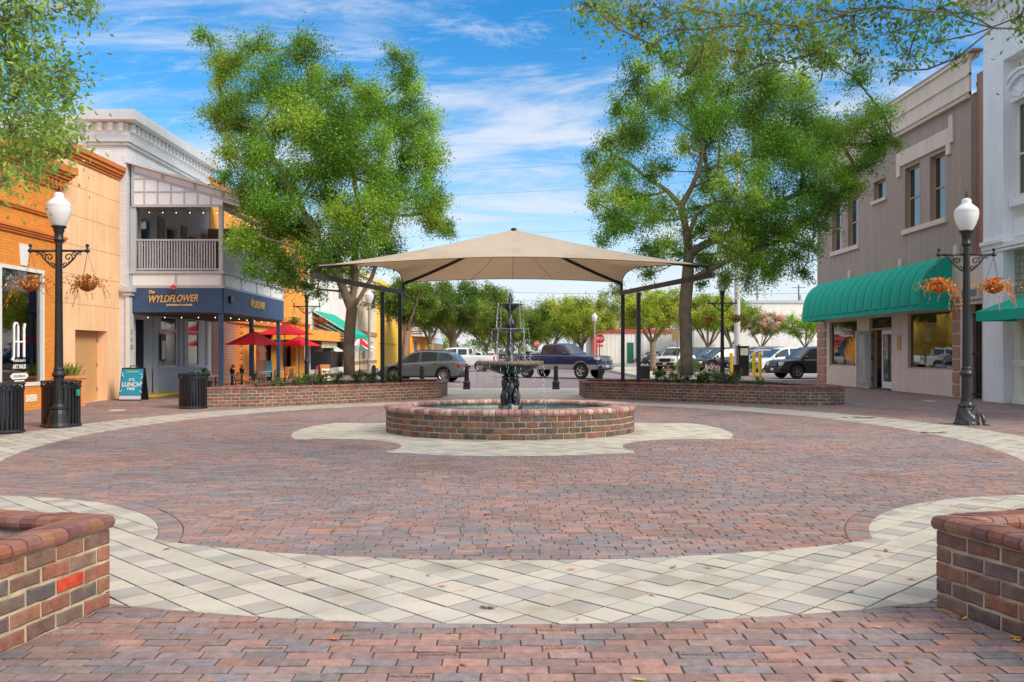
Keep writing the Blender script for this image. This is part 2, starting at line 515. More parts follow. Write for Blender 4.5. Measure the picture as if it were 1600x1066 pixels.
def slab(mb, poly, z, c, inset=0.006, tilt=0.003, zb=-0.014, drop=0.006):
    n = len(poly)
    mx = sum(p[0] for p in poly) / n; my = sum(p[1] for p in poly) / n
    tx, ty = R.uniform(-tilt, tilt) * 8, R.uniform(-tilt, tilt) * 8
    top = []; 
    for x, y in poly:
        d = math.hypot(x - mx, y - my) or 1e-6
        k = max(0.3, 1 - inset * 1.5 / d)
        X = mx + (x - mx) * k; Y = my + (y - my) * k
        top.append((X, Y, z + (X - mx) * tx + (Y - my) * ty))
    mid = [(x, y, z - drop + (x - mx) * tx + (y - my) * ty) for x, y in poly]
    bot = [(x, y, zb) for x, y in poly]
    mb.cc = c
    fs = [tuple(range(n))]
    fs += [(n + i, n + (i + 1) % n, (i + 1) % n, i) for i in range(n)]
    mb.add(top + mid + bot, fs)
    b0 = len(mb.v) - 3 * n; dk = (c[0] * 0.4, c[1] * 0.36, c[2] * 0.32)      # dirt-filled joint
    for i in range(n):
        mb.f.append([b0 + 2 * n + i, b0 + 2 * n + (i + 1) % n, b0 + n + (i + 1) % n, b0 + n + i]); mb.mi.append(mb.cur); mb.c.append(dk)

def visible(x, y, m=2.0): return abs(x) < 0.60 * max(y, 0) + m
SPOTS = []
def lay(fn, x0, x1, y0, y1, mb, bl=0.228, bw=0.104, gap=0.008):
    r = 0; y = y0
    while y < y1:
        x = x0 - R.random() * bl
        w = bw * R.uniform(0.97, 1.03)
        while x < x1:
            l = bl * R.uniform(0.96, 1.04)
            cxm, cym = x + l / 2, y + w / 2
            if visible(cxm, cym) and fn(cxm, cym) > -0.25:
                wob = lambda: R.uniform(-0.0016, 0.0016)
                p = [(x + gap / 2 + wob(), y + gap / 2 + wob()), (x + l - gap / 2 + wob(), y + gap / 2 + wob()),
                     (x + l - gap / 2 + wob(), y + w - gap / 2 + wob()), (x + gap / 2 + wob(), y + w - gap / 2 + wob())]
                q4 = []
                for i_ in range(4):       # worn corners
                    a_, b_, c_ = p[i_ - 1], p[i_], p[(i_ + 1) % 4]
                    for e_ in (a_, c_):
                        d_ = math.hypot(e_[0] - b_[0], e_[1] - b_[1]) or 1; k_ = R.uniform(0.002, 0.005) / d_
                        q4.append((b_[0] + (e_[0] - b_[0]) * k_, b_[1] + (e_[1] - b_[1]) * k_))
                p = clip(q4, fn)
                if p:
                    if cym < 5.7 and len(p) == 8: SPOTS.append((cxm, cym, R.uniform(-1, 1)))
                    g = math.sin(x * 0.9 + 2.0 * math.sin(y * 0.7)) * 0.5 + math.sin(y * 1.7 + x * 0.35) * 0.5
                    i = R.randrange(len(PAV))
                    c = PAV[i]
                    if R.random() < 0.35: c = PAV[[0, 1, 11, 8][R.randrange(4)]] if g > 0 else PAV[[4, 5, 7, 3][R.randrange(4)]]
                    slab(mb, p, 0.003 + R.uniform(-0.002, 0.002), jit(c, 0.15), inset=0.0028, tilt=0.002, drop=0.0035)
            x += l
        y += w
def f_bite(x, y): return min(math.hypot(x - bx, y - by) - br for bx, by, br in BITES)
def f_ell(x, y): return ell(x, y, 8.15, 10.4)
b = MB()
fin = lambda x, y: min(f_ell(x, y), f_bite(x, y) - 0.21, -f_apron(x, y))
lay(fin, -8.2, 8.2, 6.5, 27.8, b)
M_pav = mat('paving_brick', (1, 1, 1), 0.78, attr=True, var=0.24, scale=16, fine=0.26, fscale=85, bump=0.7, bdist=0.006, spec=0.35, dirt=hx(92, 80, 76), dirt_amt=0.6, dscale=0.55)
field = struct(b.build('plaza_brick_field', M_pav, colors=True))
fout = lambda x, y: -max(ell(x, y, 9.65, 12.0), max(br - math.hypot(x - bx, y - by) for bx, by, br in BITES))
b = MB()
lay(fout, -16, 16, 3.2, 30.4, b)
outer = struct(b.build('plaza_brick_surround', M_pav, colors=True))
# header course that edges the inner field
def contour(fn, start, step=0.112, nmax=600):
    pts = [start]; x, y = start; h = 1e-3
    for k in range(nmax):
        gx = (fn(x + h, y) - fn(x - h, y)) / (2 * h); gy = (fn(x, y + h) - fn(x, y - h)) / (2 * h)
        g = math.hypot(gx, gy) or 1
        x += -gy / g * step; y += gx / g * step
        v = fn(x, y); x -= gx / g * v; y -= gy / g * v
        pts.append((x, y))
        if k > 20 and math.hypot(x - start[0], y - start[1]) < step * 0.8: break
    return pts
def header(fn, pts, depth, mb, step_gap=0.006, pal=PAV):
    h = 1e-3
    def grad(x, y):
        gx = (fn(x + h, y) - fn(x - h, y)); gy = (fn(x, y + h) - fn(x, y - h)); g = math.hypot(gx, gy) or 1
        return gx / g, gy / g
    for i in range(len(pts) - 1):
        p, q = pts[i], pts[i + 1]
        if not visible(p[0], p[1]): continue
        gp_, gq = grad(*p), grad(*q)
        k0, k1 = 0.03, 0.97
        a_ = (lerp(p[0], q[0], k0), lerp(p[1], q[1], k0)); b2 = (lerp(p[0], q[0], k1), lerp(p[1], q[1], k1))
        slab(mb, [a_, b2, (b2[0] + gq[0] * depth, b2[1] + gq[1] * depth), (a_[0] + gp_[0] * depth, a_[1] + gp_[1] * depth)],
             0.004 + R.uniform(-0.003, 0.003), jit(R.choice(pal), 0.13))
b = MB()
for bx, by, br in BITES:
    n_ = int(2 * math.pi * br / 0.104)
    for k in range(n_):
        a0, a1 = 2 * math.pi * (k + 0.05) / n_, 2 * math.pi * (k + 0.95) / n_
        p = clip([(bx + r_ * math.cos(t_), by + r_ * math.sin(t_)) for r_, t_ in ((br, a0), (br + 0.2, a0), (br + 0.2, a1), (br, a1))], f_ell)
        if p and visible(*p[0]): slab(b, p, 0.004 + R.uniform(-0.003, 0.003), jit(R.choice(PAV), 0.13))
struct(b.build('brick_edging', M_pav, colors=True))
# pale tiles, laid diagonally, one in four grey
def tiles(fn, x0, x1, y0, y1, mb, d=0.33, light=hx(180, 174, 163), grey=hx(161, 156, 150), contrast=1.0):
    n = int(max(x1 - x0, y1 - y0) / d * 2) + 4
    g = 0.0085
    for iy in range(int(y0 / d * 2) - 1, int(y1 / d * 2) + 2):
        for ix in range(int(x0 / d * 2) - 1, int(x1 / d * 2) + 2):
            if (ix + iy) % 2: continue
            x, y = ix * d / 2 + d / 4, iy * d / 2
            if not visible(x, y, 1.5): continue
            r = d / 2 - g
            p = clip([(x - r, y), (x, y - r), (x + r, y), (x, y + r)], fn)
            if not p: continue
            isg = ix % 2 == 0 and ((ix // 2 + iy // 2) % 2 == 0) and iy % 2 == 0
            c = grey if isg else light
            if contrast < 1: c = tuple(lerp(l_, c_, contrast) for l_, c_ in zip(light, c))
            slab(mb, p, 0.003 + R.uniform(-0.002, 0.002), jit(c, 0.06), inset=0.001, tilt=0.0012, drop=0.003)
M_tile = mat('pale_paver', (1, 1, 1), 0.85, attr=True, var=0.10, scale=1.2, fine=0.16, fscale=140, bump=0.4, bdist=0.003, dirt=hx(128, 115, 98), dirt_amt=0.6, dscale=1.4)
b = MB(); tiles(f_band, -9.8, 9.8, 5.0, 29.5, b)
for bx, by, br in BITES: pass
fdisc = lambda x, y: min(max(br - math.hypot(x - bx, y - by) for bx, by, br in BITES), -ell(x, y, 9.65, 12.0))
tiles(fdisc, -9.2, 9.2, 3.6, 9.5, b)
struct(b.build('pale_tile_band', M_tile, colors=True))
b = MB(); tiles(f_apron, -4.5, 4.5, 13.4, 23, b, d=0.36, light=hx(186, 179, 165), contrast=0.5)
struct(b.build('fountain_apron', M_tile, colors=True))
# stamped bricks near the camera
M_stamp = mat('stamped_letters', hx(92, 70, 68), 0.9)
for k, (px, py, rz) in enumerate([(548, 985, 0), (738, 1015, 0), (690, 1030, 0), (884, 1013, 1), (868, 983, -1), (960, 1037, 1), (640, 1054, 0), (1120, 1020, 0), (1210, 1041, 0), (420, 1018, 0)]):
    Z = F * CH / (py - HY); X = (px - 800) / F * Z
    X, Z, _ = min(SPOTS, key=lambda q: math.hypot(q[0] - X, q[1] - Z)); SPOTS.remove((X, Z, _))
    text('stamped_word', 'AUGUSTA', 0.036, M_stamp, (X, Z, 0.0075), (0, 0, rad(rz)), outer, ext=0.0003, sx=1.25)
# fallen leaves
b = MB()
for k in range(150):
    if k < 60: x, y = R.uniform(-3, 3), R.uniform(4, 10)
    elif k < 90: x, y = 2.72 + R.uniform(-0.02, 0.16) + 0, R.uniform(4.5, 5.5)
    else: y = R.uniform(6, 28); x = R.uniform(-0.55, 0.55) * y
    a_ = R.uniform(0, 6.28); l = R.uniform(0.02, 0.05); w = l * 0.35
    if 60 <= k < 90: x = 2.655 + (5.6 - y) * 0.29 - R.uniform(0.01, 0.07); l *= 0.8
    dx, dy = math.cos(a_), math.sin(a_)
    b.cc = jit(R.choice([hx(180, 120, 50), hx(150, 100, 50), hx(200, 160, 80), hx(120, 84, 56), hx(190, 110, 40)]), 0.2)
    z = 0.012
    b.add([(x - dx * l, y - dy * l, z + 0.002), (x - dy * w, y + dx * w, z), (x + dx * l, y + dy * l, z + R.uniform(0.003, 0.012)), (x + dy * w, y - dx * w, z)], [(0, 1, 2, 3)])
o = b.build('leaf_litter', mat('dry_leaves', (1, 1, 1), 0.7, attr=True), colors=True); o['kind'] = 'stuff'
# dark stains on the paving
M_stain = mat('old_stain', hx(104, 84, 66), 0.95, var=0.3, scale=6)
b = MB()
for (px, py, r) in ((762, 951, 0.045), (1338, 652.5, 0.34), (1462, 676, 0.22)):
    Z = F * CH / (py - HY); X = (px - 800) / F * Z
    for q in range(9):
        a_ = R.uniform(0, 6.28); d = r * R.uniform(0, 0.8); rr = r * R.uniform(0.12, 0.4)
        b.add([(X + math.cos(a_) * d * 1.5 + math.cos(t) * rr * R.uniform(0.6, 1.3), Z + math.sin(a_) * d * 0.7 + math.sin(t) * rr * R.uniform(0.6, 1.1), 0.0095 + q * 0.0004) for t in [i * 0.571 for i in range(11)]], [tuple(range(11))])
o = b.build('stain_patches', M_stain); struct(o)

M_cover = mat('pale_cover', hx(190, 180, 166), 0.8, var=0.2, fine=0.2)
for px, py, lab in ((183, 641, 'small pale round cover set in the bricks near the lunch sign'), (1452, 626.5, 'small pale oval cover set in the bricks before the brown building')):
    Z = F * CH / (py - HY); X = (px - 800) / F * Z
    q = MB(); q.lathe([(0.0, 0.014), (0.20, 0.014), (0.22, 0.010), (0.225, -0.004)], 24, (X, Z, 0)); tag(q.build('utility_cover', M_cover), lab, 'cover')

# ---------------------------------------------------------------- brick planters
WB = [hx(150, 98, 78), hx(132, 92, 78), hx(120, 88, 80), hx(160, 104, 76), hx(108, 96, 92), hx(98, 92, 96), hx(138, 84, 76), hx(124, 104, 92),
      hx(112, 82, 84), hx(168, 96, 70), hx(118, 100, 84), hx(146, 110, 88), hx(104, 80, 88), hx(140, 76, 66)]
WB = [tuple(lerp(v, g, 0.34) * 0.84 for v, g in zip(c, hx(116, 98, 88))) for c in WB]
CAPC = [hx(172, 118, 98), hx(160, 104, 88), hx(178, 128, 98), hx(150, 106, 100), hx(168, 110, 84), hx(186, 134, 100), hx(142, 98, 96), hx(164, 122, 108)]
def resample(poly, closed=True, step=0.05):
    P = [Vector((x, y)) for x, y in poly]
    if closed: P = P + [P[0]]
    out = []; 
    for a_, b_ in zip(P, P[1:]):
        n = max(1, int((b_ - a_).length / step))
        out += [a_.lerp(b_, i / n) for i in range(n)]
    if not closed: out.append(P[-1])
    return out
class Path:
    def __init__(s, pts, closed=True):
        s.p = [Vector(q) for q in pts]
        if closed: s.p = s.p + [s.p[0]]
        s.cum = [0.0]
        for a_, b_ in zip(s.p, s.p[1:]): s.cum.append(s.cum[-1] + (b_ - a_).length)
        s.L = s.cum[-1]
    def at(s, d):
        d = min(max(d, 0), s.L - 1e-6)
        lo, hi = 0, len(s.cum) - 1
        while hi - lo > 1:
            m = (lo + hi) // 2
            if s.cum[m] <= d: lo = m
            else: hi = m
        t = (d - s.cum[lo]) / max(1e-9, s.cum[lo + 1] - s.cum[lo])
        return s.p[lo].lerp(s.p[lo + 1], t)
def smooth_poly(pts, corners, n=5):       # Catmull-Rom between the corners
    out = []; N_ = len(pts)
    for i in range(N_):
        p0, p1, p2, p3 = (Vector(pts[(i + k) % N_]) for k in (-1, 0, 1, 2))
        if i in corners: p0 = p1 - (p2 - p1)
        if (i + 1) % N_ in corners: p3 = p2 + (p2 - p1)
        for k in range(n):
            t = k / n
            out.append(0.5 * ((2 * p1) + (p2 - p0) * t + (2 * p0 - 5 * p1 + 4 * p2 - p3) * t * t + (3 * p1 - p0 - 3 * p2 + p3) * t ** 3))
    return out
def offset(pts, d):                       # inward offset of a CCW loop
    N_ = len(pts); out = []
    for i in range(N_):
        a_, b_, c = pts[i - 1], pts[i], pts[(i + 1) % N_]
        e1 = (b_ - a_).normalized(); e2 = (c - b_).normalized()
        n1 = Vector((-e1.y, e1.x)); n2 = Vector((-e2.y, e2.x))
        m = (n1 + n2); m = m / max(0.35, m.length_squared) * 2 * d * 0.5 * 2 / 2 if m.length > 1e-6 else n1 * d
        out.append(b_ + m * (1.0))
    return out
def runs(loop, corner_deg=35):            # split a loop at its corners
    N_ = len(loop); cs = []
    for i in range(N_):
        e1 = (loop[i] - loop[i - 1]); e2 = (loop[(i + 1) % N_] - loop[i])
        if e1.length > 1e-6 and e2.length > 1e-6 and e1.angle(e2) > rad(corner_deg): cs.append(i)
    if not cs: return [loop + [loop[0]]]
    out = []
    for a_, b_ in zip(cs, cs[1:] + [cs[0] + N_]):
        out.append([loop[k % N_] for k in range(a_, b_ + 1)])
    return out
def brick_course(mb, run, z0, courses, ch, bl, proud=0.006, joint=0.017, pal=WB, special=None, dark=0.0):
    pa = Path(run, closed=False)
    n = max(1, round(pa.L / bl)); l = pa.L / n
    for r in range(courses):
        offs = 0 if r % 2 == 0 else 0.5
        edges = [0.0] + [(k + offs) * l for k in range(0 if offs else 1, n + 1) if 0 < (k + offs) * l < pa.L - 1e-4] + [pa.L]
        for i, (d0, d1) in enumerate(zip(edges, edges[1:])):
            if d1 - d0 < 0.04: continue
            g0 = 0 if i == 0 else joint / 2 * R.uniform(0.7, 1.4); g1 = 0 if i == len(edges) - 2 else joint / 2 * R.uniform(0.7, 1.4)
            p, q = pa.at(d0 + g0), pa.at(d1 - g1)
            e_ = (q - p)
            if e_.length < 1e-4: continue
            e_ = e_.normalized(); nrm = Vector((e_.y, -e_.x))
            z_0 = z0 + r * ch + joint / 2 * R.uniform(0.6, 1.4); z_1 = z0 + (r + 1) * ch - joint / 2 * R.uniform(0.7, 1.3)
            pr = proud * R.uniform(0.5, 1.5); bv = R.uniform(0.005, 0.011)
            i0 = nrm * (-0.03); i1 = nrm * (pr - 0.005); i2 = nrm * pr
            c = jit(R.choice(pal), 0.16)
            if special and special(r, i, (p + q) / 2): c = special(r, i, (p + q) / 2)
            mb.cc = c
            def V(pt, off, z): return (pt.x + off.x, pt.y + off.y, z)
            ns = 4 if (q - p).length > 0.1 else 2
            vs = []; fs = []
            for k in range(ns):           # chipped, slightly wavy arrises
                t_ = k / (ns - 1); pt = p.lerp(q, t_); pf = p.lerp(q, min(max(t_, bv / (q - p).length), 1 - bv / (q - p).length))
                za, zb_ = z_0 + R.uniform(-0.004, 0.005), z_1 + R.uniform(-0.005, 0.004)
                vs += [V(pt, i0, za), V(pt, i1, za), V(pf, i2, za + bv), V(pf, i2, zb_ - bv), V(pt, i1, zb_), V(pt, i0, zb_)]
            for k in range(ns - 1):
                a_, b_ = k * 6, k * 6 + 6
                fs += [(a_ + m, b_ + m, b_ + m + 1, a_ + m + 1) for m in range(5)]
            e0 = (ns - 1) * 6
            fs += [(0, 1, 4, 5), (1, 2, 3, 4), (e0 + 5, e0 + 4, e0 + 1, e0), (e0 + 4, e0 + 3, e0 + 2, e0 + 1)]
            mb.add(vs, fs)
def cap_course(mb, outer_run, inner_run, z, h, pitch, over=0.035, split=0.66, pal=None):
    po, pi = Path(outer_run, closed=False), Path(inner_run, closed=False)
    n = max(1, round(po.L / pitch))
    for i in range(n):
        for half in (0, 1):
            c = jit(R.choice(pal or [tuple(v * q_ for v, q_ in zip(c_, (.60, .56, .58))) for c_ in CAPC]), 0.14); mb.cc = c
            rings = []
            zj = R.uniform(-0.003, 0.003)
            for t in ((i + 0.05) / n, (i + 0.95) / n):
                o_, q_ = po.at(po.L * t), pi.at(pi.L * t)
                d = (q_ - o_); w = d.length; d = d / w
                if half == 0: s0, s1 = -over, w * split - 0.004
                else: s0, s1 = w * split + 0.004, w + over
                pr = []
                if half == 0:
                    pr = [(s1, z), (s0 + 0.012, z), (s0, z + 0.02), (s0 - 0.004, z + h * 0.5), (s0 + 0.01, z + h * 0.86), (s0 + 0.036, z + h), (s1, z + h)]
                else:
                    pr = [(s0, z), (s0, z + h), (s1 - 0.036, z + h), (s1 - 0.01, z + h * 0.86), (s1 + 0.004, z + h * 0.5), (s1, z + 0.02), (s1 - 0.012, z)]
                    pr = pr[::-1][::1]
                rings.append([(o_.x + d.x * s, o_.y + d.y * s, zz + zj) for s, zz in pr])
            k = len(rings[0])
            mb.add(rings[0] + rings[1], [tuple(range(k)), tuple(range(2 * k - 1, k - 1, -1))] + [(j, k + j, k + (j + 1) % k, (j + 1) % k) for j in range(k)])
def planter(label, pts, corners, th=0.3, H=0.57, courses=5, bl=0.235, special=None, group='brick planters round the plaza'):
    loop = smooth_poly(pts, corners)
    ar = sum(loop[i - 1].x * loop[i].y - loop[i].x * loop[i - 1].y for i in range(len(loop)))
    if ar < 0: loop = loop[::-1]
    cx_ = sum(p.x for p in loop) / len(loop); cy_ = sum(p.y for p in loop) / len(loop)
    root = thing('brick_planter', label, 'planter', (cx_, cy_, 0), group)
    inn = offset(loop, th)
    caph = 0.085
    core = MB(); zc = H - caph
    lo = offset(loop, 0.006)
    N_ = len(loop)
    for i in range(N_):
        j = (i + 1) % N_
        core.quad((lo[i].x, lo[i].y, -0.02), (lo[j].x, lo[j].y, -0.02), (lo[j].x, lo[j].y, zc + 0.01), (lo[i].x, lo[i].y, zc + 0.01))
        core.quad((inn[j].x, inn[j].y, 0), (inn[i].x, inn[i].y, 0), (inn[i].x, inn[i].y, zc + 0.01), (inn[j].x, inn[j].y, zc + 0.01))
        core.quad((lo[i].x, lo[i].y, zc + 0.01), (lo[j].x, lo[j].y, zc + 0.01), (inn[j].x, inn[j].y, zc + 0.01), (inn[i].x, inn[i].y, zc + 0.01))
    core.build('mortar_core', M_mortar, root)
    br = MB(); cp = MB()
    for run in runs(loop):
        brick_course(br, run, 0.0, courses, zc / courses, bl, special=special)
    # matching inner runs for the caps
    N_ = len(loop); cs = []
    for i in range(N_):
        e1 = (loop[i] - loop[i - 1]); e2 = (loop[(i + 1) % N_] - loop[i])
        if e1.length > 1e-6 and e2.length > 1e-6 and e1.angle(e2) > rad(35): cs.append(i)
    for a_, b_ in zip(cs, cs[1:] + [cs[0] + N_]):
        cap_course(cp, [loop[k % N_] for k in range(a_, b_ + 1)], [inn[k % N_] for k in range(a_, b_ + 1)], zc + 0.008, caph, 0.112)
    br.build('brick_face', M_brickc, root, colors=True)
    cp.build('brick_cap', M_cap, root, colors=True)
    so = MB(); so.add([(p.x, p.y, H - 0.16) for p in inn], [tuple(range(len(inn)))])
    so.build('soil', M_soil, root)
    return root
def redbrick(r, i, p):                    # the one bright orange replacement brick
    if r == 2 and p.x > -2.8 and abs(p.y - 5.2) < 0.125: return hx(190, 62, 30)
    return None
planter('brick planter nearest the camera on the left with one bright orange brick', [(-2.535, 5.64), (-3.35, 5.82), (-4.4, 6.48), (-5.3, 7.66), (-6.4, 6.78), (-5.7, 5.16), (-4.6, 3.98), (-2.93, 3.46)], {0, 3, 4, 7}, special=redbrick)
planter('brick planter nearest the camera on the right with a dark purple brick', [(2.655, 5.60), (3.4, 5.88), (4.45, 6.56), (5.35, 7.74), (6.45, 6.85), (5.75, 5.23), (4.65, 4.05), (3.28, 3.46)], {0, 3, 4, 7})
planter('long low brick planter below the leafy tree by the red umbrellas', [(-8.75, 25.57), (-7.3, 26.11), (-5.85, 27.26), (-4.2, 29.03), (-2.46, 30.65), (-2.4, 33.31), (-4.5, 33.45), (-6.3, 31.98), (-7.9, 29.92)], {0, 4, 5, 8})
planter('long low brick planter below the bent tree in front of the parking lot', [(2.5, 30.65), (4.2, 29.62), (5.75, 28.52), (8.5, 26.82), (9.95, 26.82), (9.4, 29.47), (8.8, 31.39), (6.5, 33.16), (4.5, 33.60), (2.5, 33.31)], {0, 4, 8, 9})

# ---------------------------------------------------------------- fountain
FC = (-0.035, 18.17)
root = thing('fountain', 'three tiered black iron fountain in an oval brick basin', 'fountain', (FC[0], FC[1], 0))
def oval(a_, b_, n=96): return [Vector((FC[0] + a_ * math.cos(2 * math.pi * i / n), FC[1] + b_ * math.sin(2 * math.pi * i / n))) for i in range(n)]
o1 = oval(2.50, 2.03); i1 = oval(2.10, 1.64)
co = MB(); l1 = oval(2.493, 2.023)
for i in range(96):
    j = (i + 1) % 96
    co.quad((l1[i].x, l1[i].y, -0.02), (l1[j].x, l1[j].y, -0.02), (l1[j].x, l1[j].y, 0.45), (l1[i].x, l1[i].y, 0.45))
    co.quad((l1[i].x, l1[i].y, 0.45), (l1[j].x, l1[j].y, 0.45), (i1[j].x, i1[j].y, 0.45), (i1[i].x, i1[i].y, 0.45))
co.build('mortar_core', M_mortar, root)
fb = MB()
FB = WB + [hx(118, 60, 50), hx(122, 76, 52), hx(76, 72, 68), hx(104, 84, 62), hx(92, 76, 60)]
brick_course(fb, o1 + [o1[0]], 0.0, 4, 0.109, 0.232, pal=FB, joint=0.021)
fb.build('brick_face', M_brickc, root, colors=True)
fc = MB(); cap_course(fc, o1 + [o1[0]], i1 + [i1[0]], 0.445, 0.09, 0.116, over=0.04, split=0.6, pal=[hx(176, 140, 128), hx(160, 120, 110), hx(188, 158, 140), hx(150, 112, 108), hx(172, 124, 108), hx(196, 172, 156)])
fc.build('basin_rim', M_cap, root, colors=True)
M_liner = mat('basin_liner', hx(176, 186, 178), 0.6, var=0.3, scale=3, fine=0.2, fscale=30, dirt=hx(50, 66, 62), dirt_amt=0.8, dscale=4)
li = MB(); i2 = oval(2.11, 1.65)
for i in range(96):
    j = (i + 1) % 96
    li.quad((i2[j].x, i2[j].y, 0.1), (i2[i].x, i2[i].y, 0.1), (i2[i].x, i2[i].y, 0.447), (i2[j].x, i2[j].y, 0.447))
li.build('basin_liner', M_liner, root)
m, t, bs, out = tree_nodes('pool_water')
pos = nn(t, 'ShaderNodeNewGeometry').outputs['Position']
bs.inputs['Base Color'].default_value = (0.07, 0.13, 0.115, 1); bs.inputs['Roughness'].default_value = 0.06
bn = nn(t, 'ShaderNodeBump', {'Height': noise(t, pos, 14, 5, 0.6), 'Strength': 0.7, 'Distance': 0.03})
t.links.new(bn.outputs[0], bs.inputs['Normal'])
M_water = m
w = MB(); w.add([(p.x, p.y, 0.37) for p in oval(2.105, 1.645)], [tuple(range(96))])
w.build('pool_water', M_water, root)
M_firon = mat('fountain_iron', (0.016, 0.017, 0.018), 0.3, var=0.4, scale=6, fine=0.3, fscale=45, bump=0.5, bdist=0.01, spec=0.6, dirt=hx(150, 158, 162), dirt_amt=0.7, dscale=5.5)
M_frust = mat('mineral_rim', hx(112, 96, 78), 0.55, var=0.5, scale=7, fine=0.4, fscale=40, bump=0.7, bdist=0.015, dirt=hx(52, 48, 46), dirt_amt=0.8, dscale=6)
c = (0.0 - 0.03, FC[1], 0)
p = MB()
p.lathe([(0.0, 0.30), (0.27, 0.30), (0.27, 0.40), (0.22, 0.43), (0.235, 0.50), (0.15, 0.56), (0.13, 0.70), (0.16, 0.82), (0.13, 0.95), (0.10, 1.02), (0.16, 1.05), (0.18, 1.08), (0.15, 1.11), (0.10, 1.14)], 28, c, wob=lambda a_, r, z: 1 + 0.06 * math.cos(8 * a_))
p.build('pedestal', M_firon, root, smooth=True)
for k in range(4):                        # four herons round the pedestal
    a0 = math.pi / 4 + k * math.pi / 2
    d = Vector((math.cos(a0), math.sin(a0), 0)); C0 = Vector(c)
    q = MB()
    P = lambda r, z: C0 + d * r + Vector((0, 0, z))
    q.tube([P(0.15, 0.40), P(0.165, 0.52), P(0.165, 0.66), P(0.15, 0.80), P(0.14, 0.90)], [0.04, 0.055, 0.065, 0.058, 0.04], 10)
    q.tube([P(0.14, 0.88), P(0.145, 0.97), P(0.175, 1.03), P(0.215, 1.01), P(0.225, 0.94), P(0.21, 0.86), P(0.19, 0.78)], [0.036, 0.026, 0.023, 0.026, 0.024, 0.016, 0.006], 8)
    s_ = Vector((-d.y, d.x, 0))
    for sg in (-1, 1): q.tube([P(0.165, 0.84) + s_ * (0.05 * sg), P(0.185, 0.68) + s_ * (0.07 * sg), P(0.165, 0.48) + s_ * (0.05 * sg)], [0.015, 0.032, 0.012], 8)
    q.build('heron_figure', M_firon, root, smooth=True)
bw = MB()
sc8 = lambda a_, r, z: 1 + (0.025 * math.cos(16 * a_) if r > 0.3 else 0)
bw.lathe([(0.09, 1.12), (0.16, 1.14), (0.21, 1.15), (0.32, 1.185), (0.45, 1.24), (0.56, 1.30), (0.62, 1.335)], 64, c, wob=lambda a_, r, z: 1 + 0.03 * math.cos(24 * a_))
bw.build('large_bowl', M_firon, root, smooth=True)
rm = MB()
rm.lathe([(0.60, 1.315), (0.645, 1.318), (0.668, 1.355), (0.66, 1.395), (0.62, 1.412), (0.58, 1.40), (0.50, 1.37), (0.0, 1.365)], 64, c, wob=lambda a_, r, z: 1 + (0.012 * math.cos(32 * a_) if r > 0.57 else 0))
rm.build('large_bowl_rim', M_frust, root, smooth=True)
st = MB()
st.lathe([(0.13, 1.36), (0.12, 1.42), (0.075, 1.47), (0.06, 1.55), (0.085, 1.66), (0.07, 1.80), (0.055, 1.92), (0.08, 1.97), (0.06, 2.0), (0.05, 2.06), (0.10, 2.09), (0.12, 2.15), (0.10, 2.22), (0.05, 2.28), (0.045, 2.38), (0.07, 2.44), (0.04, 2.47), (0.04, 2.5)], 20, c, wob=lambda a_, r, z: 1 + 0.09 * math.cos(5 * a_ + 14 * z))
st.build('stem', M_firon, root, smooth=True)
mb_ = MB()
mb_.lathe([(0.06, 1.96), (0.14, 1.98), (0.24, 2.01), (0.31, 2.035), (0.335, 2.05), (0.325, 2.065), (0.24, 2.055), (0.05, 2.05)], 64, c, wob=lambda a_, r, z: 1 + (0.09 * math.cos(8 * a_) if r > 0.2 else 0))
M_spat = mat('spattered_iron', hx(96, 100, 100), 0.35, var=0.5, scale=9, fine=0.4, bump=0.5, spec=0.6)
mb_.build('middle_bowl', M_spat, root, smooth=True)
tb = MB()
tb.lathe([(0.04, 2.42), (0.10, 2.44), (0.14, 2.49), (0.20, 2.535), (0.235, 2.55), (0.225, 2.57), (0.15, 2.565), (0.04, 2.56)], 48, c, wob=lambda a_, r, z: 1 + (0.07 * math.cos(8 * a_) if r > 0.12 else 0))
tb.build('top_bowl', M_firon, root, smooth=True)
fi = MB()
fi.lathe([(0.05, 2.56), (0.04, 2.62), (0.055, 2.66), (0.03, 2.70), (0.045, 2.735), (0.02, 2.77), (0.008, 2.80)], 14, c)
fi.build('finial', M_firon, root, smooth=True)
# falling water: thin threads of drops
m, t, bs, out = tree_nodes('falling_water'); t.nodes.remove(bs)
tr = nn(t, 'ShaderNodeBsdfTransparent', {0: (0.97, 0.98, 1, 1)}); gl = nn(t, 'ShaderNodeBsdfGlossy', {'Color': (1, 1, 1, 1), 'Roughness': 0.12}); df = nn(t, 'ShaderNodeBsdfDiffuse', {0: (0.9, 0.92, 0.94, 1)})
m1 = nn(t, 'ShaderNodeMixShader', {0: 0.4, 1: gl.outputs[0], 2: df.outputs[0]}); m2 = nn(t, 'ShaderNodeMixShader', {0: 0.5, 1: tr.outputs[0], 2: m1.outputs[0]})
t.links.new(m2.outputs[0], out.inputs[0]); M_fall = m
fw = MB()
def stream(r0, z0, z1, a_, dens, spread, th):
    d = Vector((math.cos(a_), math.sin(a_), 0)); z = z0
    sp = R.uniform(0.06, 0.16)
    while z > z1:
        tt = math.sqrt(max(0, (z0 - z)) / 4.9)
        l = R.uniform(0.015, 0.07) * (1.3 if z0 - z < 0.2 else 0.8)
        p0 = Vector(c) + d * (r0 + sp * tt) + Vector((R.gauss(0, spread * tt + 0.002), R.gauss(0, spread * tt + 0.002), z))
        rr = th * R.uniform(0.6, 1.4)
        fw.tube([p0 + Vector((0, 0, l * 0.6)), p0, p0 - Vector((0, 0, l * 0.4))], [rr * 0.25, rr, rr * 0.4], 5)
        z -= l * R.uniform(0.6, 1.6) / dens
